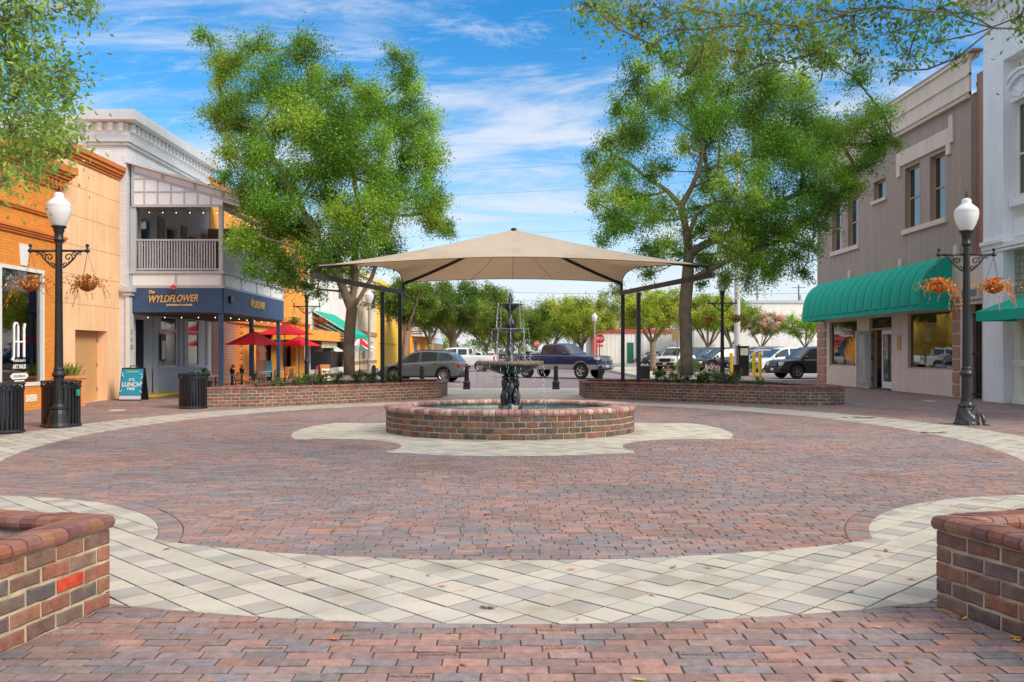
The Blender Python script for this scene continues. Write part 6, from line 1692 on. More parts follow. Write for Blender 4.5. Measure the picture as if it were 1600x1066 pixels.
        if not small:
            for (a_, b2) in S['win'][-2:]:
                q = MB(); xh = a_ * L + .14; zz_ = sho(xh) - .10; q.box(xh - .09, xh + .09, *sorted((sg * (hw(xh) * .955), sg * (hw(xh) * .975 + .02))), zz_ - .016, zz_ + .016); q.build('door_handle', m_paint, root)
                q = MB(); xs2 = b2 * L + .03; zt_ = sho(xs2); zb3 = zbot(xs2) + .03; 
                for k in range(6): 
                    f0 = k / 6; f1 = (k + 1) / 6; z_a, z_b = lerp(zb3, zt_ - .02, f0), lerp(zb3, zt_ - .02, f1); g_ = lambda z: hw(xs2) * float(np.interp((z - zbot(xs2)) / (zt_ - zbot(xs2)), fr, wm)) + .003
                    q.add([(xs2 - .004, sg * g_(z_a), z_a), (xs2 + .004, sg * g_(z_a), z_a), (xs2 + .004, sg * g_(z_b), z_b), (xs2 - .004, sg * g_(z_b), z_b)], [(0, 1, 2, 3)])
                q.build('door_seam', M_under, root)
    q = MB(); q.box(.485 * L, .506 * L, -.24 * W, .24 * W, zh - .30 if kind in ('pickup', 'jeep') else zh - .2, zh - .05); g_ = q.build('grille', grille_m or M_trim, root, bevel=0.015)
    q = MB()
    for k in range(4 if kind == 'pickup' else 3): q.box(.506 * L, .51 * L, -.22 * W, .22 * W, zh - .09 - k * .07, zh - .07 - k * .07)
    q.build('grille_bar', M_trim if grille_m else M_chrome, g_)
    zbmp = S['sill'] * H + .10
    q = MB(); q.box(.47 * L, .515 * L, -.43 * W, .43 * W, zbmp, zbmp + .20); q.build('front_bumper', (lower[0] if lower else M_trim), root, bevel=0.04)
    q = MB(); q.box(-.515 * L, -.475 * L, -.43 * W, .43 * W, zbmp, zbmp + .20); q.build('rear_bumper', (M_chrome if kind == 'pickup' else M_trim), root, bevel=0.04)
    q = MB(); q.box(.5155 * L, .518 * L, -.15, .15, zbmp + .05, zbmp + .18); q.box(-.506 * L, -.503 * L, -.15, .15, zl - .34, zl - .20); q.build('number_plate', M_plate, root)
    if rails:
        q = MB()
        for sg in (-1, 1): q.tube([(-.36 * L, sg * W * .32, roof(-.36 * L) + .01), (-.33 * L, sg * W * .32, roof(-.33 * L) + .05), (.0, sg * W * .32, roof(0) + .05), (.05 * L, sg * W * .32, roof(.05 * L) + .01)], .02, 6)
        q.build('roof_rail', M_trim, root)
    if bullbar:
        q = MB()
        for sg in (-1, 1): q.tube([(.515 * L, sg * .34, zbmp), (.535 * L, sg * .34, zbmp + .25), (.52 * L, sg * .34, zbmp + .5)], .03, 6)
        q.build('tow_hook', M_chrome, root)
    root.location = loc; root.rotation_euler = (0, 0, math.atan2(heading[1], heading[0]))
    return root
def hd(deg): return (math.cos(rad(deg)), math.sin(rad(deg)))
M_silverlow = mat('silver_lower_paint', (0.42, 0.42, 0.41), 0.4, metal=0.3, coat=0.5)
car('grey crossover with silver ten spoke wheels parked nose in on the left', 'car', 'suv', (-4.75, 48.0, -0.012), hd(168), 4.52, 1.84, 1.68, paint('graphite', (0.085, 0.096, 0.10)), 0.36, spokes=10, lower=(M_trim, .17), rails=True)
car('dark blue crew cab pickup with silver lower body and chrome grille turning on the street', 'pickup truck', 'pickup', (2.95, 54.6, -0.012), hd(-37), 6.4, 2.05, 2.1, paint('navy', (0.003, 0.022, 0.095)), 0.46, spokes=5, lower=(M_silverlow, .40), head=M_headw, grille_m=M_chrome, nm='pickup_truck', bullbar=True)
car('white pickup parked behind the grey crossover', 'pickup truck', 'pickup', (-4.1, 73, -0.012), hd(170), 5.8, 1.98, 1.92, paint('white', (0.74, 0.75, 0.76)), 0.40, spokes=6, nm='pickup_truck')
car('white van just behind the white pickup on the left side', 'car', 'van', (-6.0, 88, -0.012), hd(172), 5.0, 1.95, 2.0, paint('white', (0.74, 0.75, 0.76)), 0.36, small=True)
LZ = 0.145
car('black off-road wagon with bronze grey wheels at the corner of the brown building', 'car', 'jeep', (16.35, 48.9, LZ), hd(193), 4.6, 1.88, 1.72, paint('black', (0.018, 0.018, 0.02)), 0.39, m_rim=mat('bronze_rim', (0.24, 0.22, 0.2), 0.4, metal=0.7), spokes=5, lower=(M_trim, .2))
car('white crossover parked behind the black off-road wagon', 'car', 'suv', (18.75, 62.0, LZ), hd(190), 4.7, 1.88, 1.76, paint('white', (0.74, 0.75, 0.76)), 0.37, spokes=5, small=True)
car('silver hatchback hidden between the white crossover and the grey minivan', 'car', 'suv', (17.9, 65.6, LZ), hd(192), 4.4, 1.82, 1.62, paint('pewter', (0.26, 0.27, 0.28)), 0.35, spokes=6, small=True)
car('grey minivan with long roof behind the black kiosk', 'car', 'van', (19.2, 70, LZ), hd(188), 5.1, 1.98, 1.86, paint('gunmetal', (0.14, 0.145, 0.155)), 0.36, spokes=7, small=True)
car('dark grey crossover parked behind the striped barricade', 'car', 'suv', (16.3, 73.5, LZ), hd(200), 4.8, 1.9, 1.78, paint('charcoal', (0.05, 0.052, 0.056)), 0.38, spokes=5, small=True)
car('black wagon with chrome window edge right of the bent tree trunk', 'car', 'jeep', (15.5, 78, LZ), hd(205), 4.7, 1.9, 1.82, paint('black', (0.018, 0.018, 0.02)), 0.38, spokes=5, small=True)
car('black crossover parked between the kiosk lamp and the striped barricade', 'car', 'suv', (15.6, 66.5, LZ), hd(198), 4.7, 1.9, 1.74, paint('black', (0.018, 0.018, 0.02)), 0.37, spokes=5, small=True)
car('blue pickup nosing out just left of the bent tree trunk', 'pickup truck', 'pickup', (14.0, 77, LZ), hd(215), 5.6, 1.98, 1.9, paint('steel_blue', (0.02, 0.05, 0.10)), 0.40, spokes=6, small=True, nm='pickup_truck')
car('white boxy off-road car facing out beside the bent tree trunk', 'car', 'jeep', (12.9, 70.5, LZ), hd(236), 4.2, 1.86, 1.8, paint('white', (0.74, 0.75, 0.76)), 0.40, spokes=5, grille_m=M_trim, lower=(M_trim, .25), small=True)
car('small grey hatchback far off by the long white building', 'car', 'suv', (16.3, 104, LZ), hd(195), 4.2, 1.8, 1.55, paint('mid_grey', (0.2, 0.21, 0.22)), 0.33, spokes=6, small=True)
for k, (px, Z, lab, c, kd, ang) in enumerate([(748, 118, 'small silver car far down the street on the left', (0.5, 0.52, 0.53), 'sedan', 100), (764, 140, 'pale cream car far down the street left of the fountain', (0.6, 0.58, 0.42), 'suv', 95), (786, 165, 'dark car far down the street seen beside the fountain stem', (0.03, 0.03, 0.035), 'suv', 90),
      (841, 125, 'silver car far down the street on the right above the blue pickup bed', (0.45, 0.47, 0.48), 'suv', -80), (826, 150, 'maroon car far down the street right of the fountain', (0.16, 0.02, 0.03), 'sedan', -90), (729, 103, 'white car far down the left kerb behind the white pickup', (0.7, 0.71, 0.72), 'suv', 170)]):
    car(lab, 'car', kd, ((px - 800) / F * Z, Z, -0.012), hd(ang), 4.6, 1.85, 1.65, paint('far%d' % k, c), 0.35, spokes=5, small=True)

# ---------------------------------------------------------------- street furniture
M_red = mat('red_umbrella_fabric', hx(240, 30, 56), 0.75, var=0.05, transl=0.38)
M_wfab = mat('white_umbrella_fabric', hx(222, 226, 222), 0.75, var=0.05, transl=0.2)
M_gfab = mat('green_umbrella_fabric', hx(70, 130, 112), 0.75, var=0.06, transl=0.2)
def umbrella(label, X, Y, r_, apex, edge, mats, group, rot=0.2, tilt=0):
    u = thing('parasol', label, 'parasol', (X, Y, 0), group)
    q = MB(); n_ = 8
    P = lambda k, s: (X + r_ * s * math.cos(rot + 2 * math.pi * k / n_), Y + r_ * s * math.sin(rot + 2 * math.pi * k / n_), apex - (apex - edge) * (s ** 1.12) - 0.03 * math.sin(math.pi * s))
    for k in range(n_):
        q.cur = k % len(mats); rows = []
        for j in range(6):
            s = j / 5 + 0.001; a_, b2 = Vector(P(k, s)), Vector(P(k + 1, s)); row = []
            for i in range(5):
                t_ = i / 4; p_ = a_.lerp(b2, t_); c_ = 4 * t_ * (1 - t_); p_.z -= 0.025 * c_ * s; p_ = p_ + (Vector((X, Y, p_.z)) - p_) * (0.05 * c_ * (1 if j == 5 else 0.3)); row.append(tuple(p_))
            rows.append(row)
        q.grid(rows)
    q.build('canopy', mats, u)
    q = MB(); q.tube([(X, Y, 0.05), (X, Y, apex + 0.03)], 0.022, 8); q.ball((X, Y, apex + 0.04), 0.04, n=8, m=5); q.build('pole', M_black, u)
    q = MB()
    for k in range(n_): q.bar(P(k, 0.06), tuple(Vector(P(k, 0.98)) - Vector((0, 0, 0.025))), 0.015); q.bar((X, Y, apex - 0.5), tuple(Vector(P(k, 0.5)) - Vector((0, 0, 0.02))), 0.012)
    q.build('ribs', M_black, u)
    q = MB(); q.lathe([(0, 0.0), (0.26, 0.0), (0.26, 0.05), (0.06, 0.09), (0.04, 0.3), (0, 0.3)], 16, (X, Y, 0)); q.build('base', M_iron, u)
    return u
GU = 'parasols outside the shops on the left'
umbrella('red parasol nearest the restaurant porch corner post', -9.35, 32.4, 0.99, 2.34, 1.86, [M_red], GU, 0.35)
umbrella('red parasol standing highest, beside the street lamp', -11.03, 43.5, 1.40, 2.97, 2.44, [M_red], GU, 0.1)
umbrella('low red parasol behind the two other red ones', -10.75, 45.2, 1.12, 2.37, 1.90, [M_red], GU, 0.3)
umbrella('green and white parasol below the orange shop canopy', -12.0, 59, 1.05, 2.2, 1.62, [M_wfab, M_gfab], GU, 0.5)
umbrella('green and white parasol right of the leafy tree trunk', -11.2, 66, 1.0, 2.15, 1.65, [M_gfab, M_wfab], GU, 0.1)
umbrella('red and white parasol under the end of the green awning', -11.9, 70, 1.15, 2.75, 1.9, [M_red, M_wfab], GU, 0.2)
def chair(m, label, group):
    c = thing('cafe_chair', label, 'chair', (0, 0, 0), group)
    for sx in (-1, 1):
        for sy in (-1, 1):
            q = MB(); q.tube([(sx * .2, sy * .2, 0), (sx * .18, sy * .18, .45)], .013, 6); q.build('leg', m, c)
    q = MB(); q.box(-.21, .21, -.21, .21, .44, .465); q.build('seat', m, c, bevel=0.01)
    q = MB(); q.tube([(-.19, .2, .45), (-.19, .26, .86), (.19, .26, .86), (.19, .2, .45)], .014, 6)
    for k in range(4): q.bar((-.19 + .076 * (k + 1), .21, .47), (-.19 + .076 * (k + 1), .26, .85), .02, .008)
    q.build('backrest', m, c)
    return c
def table(m, mtop, label, group):
    c = thing('cafe_table', label, 'table', (0, 0, 0), group)
    q = MB(); q.box(-.4, .4, -.4, .4, .72, .75); q.build('tabletop', mtop, c, bevel=0.008)
    q = MB(); q.tube([(0, 0, .04), (0, 0, .72)], .03, 8); q.build('stem', m, c)
    q = MB(); q.lathe([(0, 0), (.25, 0), (.24, .03), (.03, .05)], 16); q.build('foot', m, c)
    return c
M_ctop = mat('pale_table_top', hx(190, 186, 180), 0.5)
GC = 'black chairs on the restaurant terrace'; GT = 'pale topped tables on the restaurant terrace'
ch0 = chair(M_black, 'black metal chair at the terrace tables behind the long left planter', GC)
tb0 = table(M_black, M_ctop, 'pale topped cafe table on the terrace behind the long left planter', GT)
first = True
for k, (px, Y) in enumerate([(337, 31.8), (362, 33.6), (398, 35.6), (424, 38.6)]):
    X = (px - 800) / F * Y
    t_ = tb0 if k == 0 else dup(tb0, (X, Y, 0)); t_.location = (X, Y, 0)
    for sx, rz in ((-0.62, 90), (0.62, -90)):
        c_ = ch0 if first else dup(ch0, (X + sx, Y, 0)); first = False
        c_.location = (X + sx, Y, 0); c_.rotation_euler = (0, 0, rad(rz + R.uniform(-15, 15)))
M_rchair = mat('red_brown_chair', hx(190, 96, 72), 0.6)
rc = chair(M_rchair, 'red brown cafe chair left of the lamp behind the parasols', 'red brown chairs by the orange shop'); rc.location = (-11.0, 44.5, 0); rc.rotation_euler = (0, 0, 2.2)
dup(rc, (-10.05, 45.5, 0), -2.0, 'red brown cafe chair right of the lamp behind the parasols')
for k, px in enumerate((363, 378)):
    Y = 33.6 if k == 0 else 34.6; X = (px - 800) / F * Y
    p_ = thing('small_pot', ('left' if k == 0 else 'right') + ' one of two small dark pot plants on the terrace by the first red parasol', 'potted plant', (X, Y, 0.0), 'small pot plants on the terrace')
    q = MB(); q.tube([(X, Y, 0.0), (X, Y, 0.75)], 0.03, 8); q.lathe([(0, 0.75), (.07, .75), (.1, .92), (0, .92)], 12, (X, Y, 0)); q.build('pot', M_black, p_)
    q = MB()
    for j in range(60):
        d_ = Vector((R.gauss(0, 1), R.gauss(0, 1), R.gauss(0, 1))).normalized(); c_ = Vector((X, Y, 1.0)) + d_ * R.uniform(0.02, 0.13); v1 = d_ * .04; v2 = d_.cross(Vector((0.3, 0.2, 0.9))).normalized() * .02; q.cc = jit(hx(60, 84, 40), 0.3)
        q.add([c_ - v1, c_ + v2, c_ + v1, c_ - v2], [(0, 1, 2, 3)])
    q.build('leaves', M_leaf, p_, colors=True)
# garments hung outside the shop
def garment(name, label, X, Y, z, w, h, m):
    q = MB(); s = w / 2
    o_ = [(-s * .25, 0), (s * .25, 0), (s * .6, -.06), (s, -h * .35), (s * .72, -h * .42), (s * .6, -h * .25), (s * .66, -h), (-s * .66, -h), (-s * .6, -h * .25), (-s * .72, -h * .42), (-s, -h * .35), (-s * .6, -.06)]
    q.prism([(X + a_, Y, z + b2) for a_, b2 in o_], (0, 0.05, 0)); return tag(q.build(name, m, bevel=0.015), label, 'clothing', 'clothes hung outside the orange shop')
Yg = 44.0
garment('hanging_shirt', 'white shirt hung outside the orange shop beside the blue porch post', (410 - 800) / F * Yg, Yg, 1.85, .42, .65, M_white)
garment('hanging_shirt', 'orange and white shirt hung left of the white shirt', (404 - 800) / F * Yg - .05, Yg + .2, 1.75, .36, .6, mat('peach_cloth', hx(230, 150, 120), 0.9))
q = MB(); xg = (420 - 800) / F * Yg; q.prism([(xg - .12, Yg, 1.15), (xg + .14, Yg, 1.15), (xg + .2, Yg, .35), (xg - .2, Yg, .35)], (0, .06, 0)); tag(q.build('hanging_towel', mat('blue_cloth', hx(90, 176, 206), 0.9), bevel=0.02), 'light blue towel hung below the white shirt', 'towel')
q = MB(); xg = (407 - 800) / F * Yg
q.tube([(xg - .5, Yg + .1, 0), (xg - .5, Yg + .1, 1.95), (xg + .8, Yg + .1, 1.95), (xg + .8, Yg + .1, 0)], .02, 6); tag(q.build('garment_rail', M_chrome), 'metal rail carrying clothes outside the orange shop', 'clothes rail')
# A-frame boards
def aframe(name, label, X, Y, w, h, m_frame, m_face, rz):
    r = thing(name, label, 'sign board', (X, Y, 0), None, rz)
    for sg, nm in ((-1, 'front_board'), (1, 'back_board')):
        M = Matrix.Translation((X, Y, h)) @ Matrix.Rotation(rad(14 * sg), 4, 'X')
        q = MB(); q.box(-w / 2, w / 2, sg * .03 - .012, sg * .03 + .012, -h * 1.03, 0, M)
        b_ = q.build(nm, m_frame, r)
        if sg < 0:
            q = MB(); q.box(-w / 2 + .03, w / 2 - .03, -.052, -.044, -h * .86, -.05, M); q.build('face', m_face, b_)
            q = MB(); q.box(-w / 2 + .02, w / 2 - .02, -.06, -.044, -h * 1.0, -h * .88, M); q.build('foot_panel', M_greytrim, b_)
    return r
Y = 29.4; X = (209 - 800) / F * Y
ls = aframe('pavement_sign', "teal pavement sign reading IT'S LUNCH TIME by the restaurant corner", X, Y, 0.74, 1.06, M_black, mat('teal_print', hx(22, 142, 176), 0.45, var=0.05), 0)
ang = rad(90 - 14)
def lsign(s, size, z, m, dx=0, **kw):
    d = 1.06 - z; yy_ = Y - 0.054 - math.sin(rad(14)) * d - .012
    return text('sign_lettering', s, size, m, (X + dx, yy_, z + .01), (ang, 0, 0), ls, 0.003, **kw)
lsign("IT'S", .125, .66, M_white, off=.003); lsign("LUNCH", .2, .51, M_white, off=.005, sx=0.92); lsign("TIME", .125, .37, M_white, off=.003)
q = MB(); M = Matrix.Translation((X, Y, 1.06)) @ Matrix.Rotation(rad(-14), 4, 'X')
for k in range(9): q.box(-.2 + k * .045, -.165 + k * .045, -.056, -.053, -.16, -.11, M)
q.build('green_script', mat('lime_print', hx(150, 190, 70), 0.5), ls)
q = MB()
for sx, sz, c_ in ((-.3, -.28, 40), (.32, -.32, 120), (.32, -.5, 60), (-.33, -.78, -30), (.33, -.8, 40), (-.32, -.2, 70), (.30, -.22, 20)): q.box(-.05, .05, -.056, -.053, -.009, .009, M @ Matrix.Translation((sx, 0, sz)) @ Matrix.Rotation(rad(c_), 4, 'Y'))
q.build('print_stroke', M_white, ls)
q = MB(); q.tube([(X - .13, Y, 1.05), (X - .1, Y, 1.13), (X + .1, Y, 1.13), (X + .13, Y, 1.05)], .018, 6); q.build('handle', M_black, ls)
M_wood = mat('signboard_wood', hx(184, 120, 56), 0.6, var=0.2, streak=0.2)
Y2_ = 41.0; X2_ = (507 - 800) / F * Y2_
wsn = aframe('wooden_sign', 'wooden pavement sign with pale menu slats behind the left shrubs', X2_, Y2_, .5, 1.0, M_wood, M_wood, rad(38))
q = MB(); M = Matrix.Translation((X2_, Y2_, 1.0)) @ Matrix.Rotation(rad(-14), 4, 'X')
for k in range(4): q.box(-.19, .19, -.07, -.056, -.3 - k * .17, -.2 - k * .17, M)
q.build('menu_slat', M_cream, wsn)

# kiosk, yellow posts, barricade, signs, poles
Yk = 53.5; Xk = (1157 - 800) / F * Yk
ks = thing('parking_kiosk', 'black kiosk box with pale notice beside the yellow posts', 'kiosk', (Xk, Yk, LZ))
q = MB(); q.box(Xk - .18, Xk + .43, Yk - .3, Yk + .3, LZ, 1.88); q.box(Xk - .24, Xk + .48, Yk - .36, Yk + .36, 1.88, 1.93); q.build('cabinet', M_black, ks, bevel=0.01)
q = MB(); q.box(Xk - .62, Xk - .19, Yk - .25, Yk + .25, LZ, .72); q.box(Xk - .66, Xk - .19, Yk - .28, Yk + .28, .72, .82); q.build('side_box', M_black, ks, bevel=0.01)
q = MB(); q.box(Xk - .08, Xk + .38, Yk - .315, Yk - .302, 1.38, 1.8); q.build('notice', mat('pale_notice', hx(206, 200, 182), 0.7, var=0.12, fine=0.2), ks)
q = MB(); q.ball((Xk - .1, Yk, 2.0), .09, 1, 1, 1.2, 8, 6); q.build('dome', M_chrome, ks)
M_yelp = mat('yellow_post_paint', hx(250, 206, 48), 0.5, var=0.08, dirt=hx(150, 110, 50), dirt_amt=0.4)
def ypost(label):
    p_ = thing('yellow_post', label, 'bollard', (0, 0, 0), 'yellow steel posts around the kiosk')
    q = MB(); q.lathe([(0, 0), (.095, 0), (.095, 1.34), (.07, 1.39), (0, 1.41)], 16); q.build('pipe', M_yelp, p_)
    q = MB(); q.lathe([(.14, 0), (.14, .02), (.1, .03)], 16); q.build('collar', M_conc, p_)
    return p_
yp = ypost('left yellow post of the pair right of the kiosk'); yp.location = ((1178 - 800) / F * 50.5, 50.5, LZ)
dup(yp, ((1187.5 - 800) / F * 50.2, 50.2, LZ), 0, 'right yellow post of the pair right of the kiosk')
dup(yp, ((1143 - 800) / F * 52.5, 52.5, LZ), 0, 'yellow post standing left of the kiosk behind its side box')
Yb = 50.0; Xb = (1115 - 800) / F * Yb
br_ = thing('barricade', 'orange and white striped barricade behind the right shrubs', 'barricade', (Xb, Yb, LZ))
m_or = mat('barricade_orange', hx(238, 96, 40), 0.5)
for zc, nm in ((.72, 'top_board'), (.30, 'lower_board')):
    q = MB(); q.box(Xb - .46, Xb + .46, Yb - .02, Yb + .02, zc - .1, zc + .1); b_ = q.build(nm, M_white, br_)
    q = MB()
    for k in range(5):
        x0_ = Xb - .5 + k * .21; pl_ = [(max(Xb - .459, min(Xb + .459, x)), Yb - .023, z) for x, z in ((x0_, zc - .099), (x0_ + .1, zc - .099), (x0_ + .23, zc + .099), (x0_ + .13, zc + .099))]
        q.add(pl_, [(0, 1, 2, 3)])
    q.build('stripes', m_or, b_)
for sx in (-.4, .4):
    q = MB(); q.bar((Xb + sx, Yb - .3, LZ), (Xb + sx, Yb + .03, .9), .05); q.bar((Xb + sx, Yb + .36, LZ), (Xb + sx, Yb + .03, .9), .05); q.build('leg', M_white, br_)
Ys = 48.5; Xs = (1055.5 - 800) / F * Ys
sg_ = thing('tan_sign', 'blank tan back of a street sign left of the bent tree trunk', 'sign', (Xs, Ys, LZ))
q = MB(); q.box(Xs - .19, Xs + .19, Ys - .01, Ys + .01, 2.16, 2.85); q.build('panel', mat('tan_sign_back', hx(222, 190, 134), 0.6), sg_, bevel=0.006)
q = MB(); q.tube([(Xs + .1, Ys + .04, LZ), (Xs + .1, Ys + .04, 2.8)], .03, 8); q.build('post', M_gpole, sg_)
def stop_sign(label, X, Y, zc, r_, txt=True):
    s_ = thing('stop_sign', label, 'stop sign', (X, Y, 0), 'red stop signs')
    oc = lambda r2, y: [(X + r2 * math.cos(math.pi / 8 + k * math.pi / 4), y, zc + r2 * math.sin(math.pi / 8 + k * math.pi / 4)) for k in range(8)]
    q = MB(); q.prism(oc(r_, Y), (0, .012, 0)); q.build('rim_panel', M_white, s_)
    q = MB(); q.prism(oc(r_ * .93, Y - .004), (0, .003, 0)); q.build('red_panel', mat('sign_red', hx(226, 16, 36), 0.45), s_)
    text('sign_lettering', 'STOP', r_ * .82, M_white, (X, Y - .01, zc), FRONT, s_, .003, sx=.72, off=.006)
    q = MB(); q.tube([(X, Y + .04, 0), (X, Y + .04, zc + r_ * .8)], .032, 8); q.build('post', M_iron, s_)
    if txt:
        q = MB(); q.box(X - .24, X + .24, Y - .01, Y + .01, zc - r_ - .22, zc - r_ - .04); q.build('lower_plate', mat('sign_red', hx(226, 16, 36), 0.45), s_)
        text('sign_lettering', 'ALL WAY', .12, M_white, (X, Y - .012, zc - r_ - .13), FRONT, s_, .002, sx=.8)
    return s_
stop_sign('red stop sign with plate beneath, behind the hood of the blue pickup', (937 - 800) / F * 68, 68, 2.57, .40)
stop_sign('smaller looking red stop sign far down the street right of the fountain', (839 - 800) / F * 135, 135, 2.8, .42, False)
M_upole = mat('pale_utility_pole', hx(206, 206, 204), 0.7, var=0.08, streak=0.1)
M_wpole = mat('wood_utility_pole', hx(126, 112, 98), 0.9, var=0.15, streak=0.2)
def upole(label, X, Y, H, r_, m_, extras):
    p_ = thing('utility_pole', label, 'utility pole', (X, Y, 0))
    q = MB(); q.tube([(X, Y, 0), (X, Y, H)], [r_, r_ * .72], 12); q.build('pole', m_, p_)
    q = MB(); q.bar((X - 1.1, Y, H - .5), (X + 1.1, Y, H - .5), .1); q.build('crossarm', M_wpole, p_)
    q = MB()
    for k in range(4): q.lathe([(0, 0), (.05, 0), (.04, .14), (0, .15)], 8, (X - 1.0 + k * .66, Y, H - .45))
    q.build('insulator', M_greytrim, p_)
    if extras:
        q = MB(); q.lathe([(0, 0), (.28, .02), (.28, .85), (.2, .92), (0, .92)], 14, (X + .4, Y - .1, H - 2.6)); q.build('transformer', M_greytrim, p_)
    return p_
PA, PB = (13.95, 55.5), (-26.0, 64.0)
upole('thick pale utility pole behind the black kiosk', *PA, 14.2, .20, M_upole, False)
upole('utility pole behind the white brick restaurant', *PB, 14.2, .16, M_wpole, False)
upole('thin wooden utility pole above the pink flowering tree', (1183 - 800) / F * 150, 150, 12.3, .16, M_wpole, False)
upole('thin wooden utility pole with transformer left of the green barrel awning', (1248 - 800) / F * 150, 150, 12.8, .16, M_wpole, True)
M_wire = mat('wire_grey', (0.16, 0.17, 0.18), 0.6)
def wire(label, p, q_, sag, r_=.016):
    p = Vector(p); q_ = Vector(q_); pts = []
    for k in range(25):
        t_ = k / 24; v = p.lerp(q_, t_); v.z -= sag * 4 * t_ * (1 - t_); pts.append(v)
    b_ = MB(); b_.tube(pts, r_, 5); return tag(b_.build('power_line', M_wire), label, 'power line', 'overhead power lines')
for dz, lab in ((13.9, 'highest power line crossing the sky above the canopy'), (12.3, 'second power line crossing the sky above the canopy'), (9.6, 'lowest power line crossing just above the canopy peak')):
    wire(lab, (PA[0], PA[1], dz), (PB[0], PB[1], dz), .35, .006)
xq0, xq1 = (1183 - 800) / F * 150, (1248 - 800) / F * 150
for k, dz in enumerate((12.0, 10.6, 9.0)):
    wire(['top', 'middle', 'bottom'][k] + ' power line of the three between the thin wooden poles and onward right', (xq0 - 60, 150, dz), (xq1 + 30, 150, dz), .8, .03)

# ---------------------------------------------------------------- trees and shrubs
def leaf_mesh(name, parent, C, RAD, n_per, size, pal, seed, wl=0.42, spread=0.20, twigs=9, flat=0.8, m=None, up=0.5, droop=0.0, extra=None, twr=0.016):
    """clumps of leaf-sized faces along many fine twigs"""
    rg = np.random.default_rng(seed)
    P = []; D = []; COL = []
    pal = np.array(pal)
    tw = MB()
    for c, r in zip(C, RAD):
        c = np.array(c); n = int(n_per * r * r)
        T = rg.normal(size=(twigs, 3)); T[:, 2] *= flat; T /= np.linalg.norm(T, axis=1)[:, None]
        T[:, 2] -= droop
        Lw = rg.uniform(0.55, 1.1, twigs) * r
        for t, l in zip(T, Lw):
            mid = c + t * l * 0.5 + rg.normal(size=3) * 0.05 * r
            tw.tube([c, mid, c + t * l * 0.95], [twr, twr * .6, twr * .25], 3, cap=False)
        k = rg.integers(0, twigs, n); s = rg.uniform(0.12, 1.0, n) ** 0.75
        pos = c + T[k] * (Lw[k] * s)[:, None] + rg.normal(size=(n, 3)) * (spread * r * (0.45 + 0.55 * s))[:, None]
        dr = T[k] * 0.8 + rg.normal(size=(n, 3)) * 0.7
        P.append(pos); D.append(dr)
        tone = rg.uniform(0.72, 1.3); ci = rg.integers(0, len(pal)); mixk = rg.uniform(0, 1, (n, 1)) ** 1.5
        cc = pal[ci] * (1 - mixk) + pal[rg.integers(0, len(pal), n)] * mixk
        COL.append(cc * tone * rg.uniform(0.75, 1.25, (n, 1)))
    P = np.concatenate(P); D = np.concatenate(D); COL = np.concatenate(COL)
    n = len(P)
    D /= np.linalg.norm(D, axis=1)[:, None]
    NN = rg.normal(size=(n, 3)); NN[:, 2] = np.abs(NN[:, 2]) + up
    S = np.cross(D, NN); S /= (np.linalg.norm(S, axis=1)[:, None] + 1e-9)
    N2 = np.cross(S, D)
    l = (size * rg.uniform(0.65, 1.35, n))[:, None]; w = l * wl
    V = np.empty((n, 4, 3))
    V[:, 0] = P - D * l * 0.5; V[:, 1] = P + S * w * 0.5 - N2 * w * 0.12; V[:, 2] = P + D * l * 0.5; V[:, 3] = P - S * w * 0.5 - N2 * w * 0.12
    off = np.zeros(3); p = parent
    while p is not None: off += np.array(p.location); p = p.parent
    me = bpy.data.meshes.new(name)
    me.vertices.add(n * 4); me.vertices.foreach_set('co', (V - off).ravel())
    me.loops.add(n * 4); me.loops.foreach_set('vertex_index', np.arange(n * 4, dtype=np.int32))
    me.polygons.add(n); me.polygons.foreach_set('loop_start', np.arange(0, n * 4, 4, dtype=np.int32)); me.polygons.foreach_set('loop_total', np.full(n, 4, dtype=np.int32))
    me.materials.append(m or M_leaf)
    at = me.color_attributes.new('Col', 'FLOAT_COLOR', 'CORNER')
    ca = np.ones((n, 4, 4), dtype=np.float32); ca[:, :, :3] = COL[:, None, :]
    at.data.foreach_set('color', ca.ravel())
    me.update(); me.validate()
    o = bpy.data.objects.new(name, me); col.objects.link(o); o.parent = parent
    return o, tw

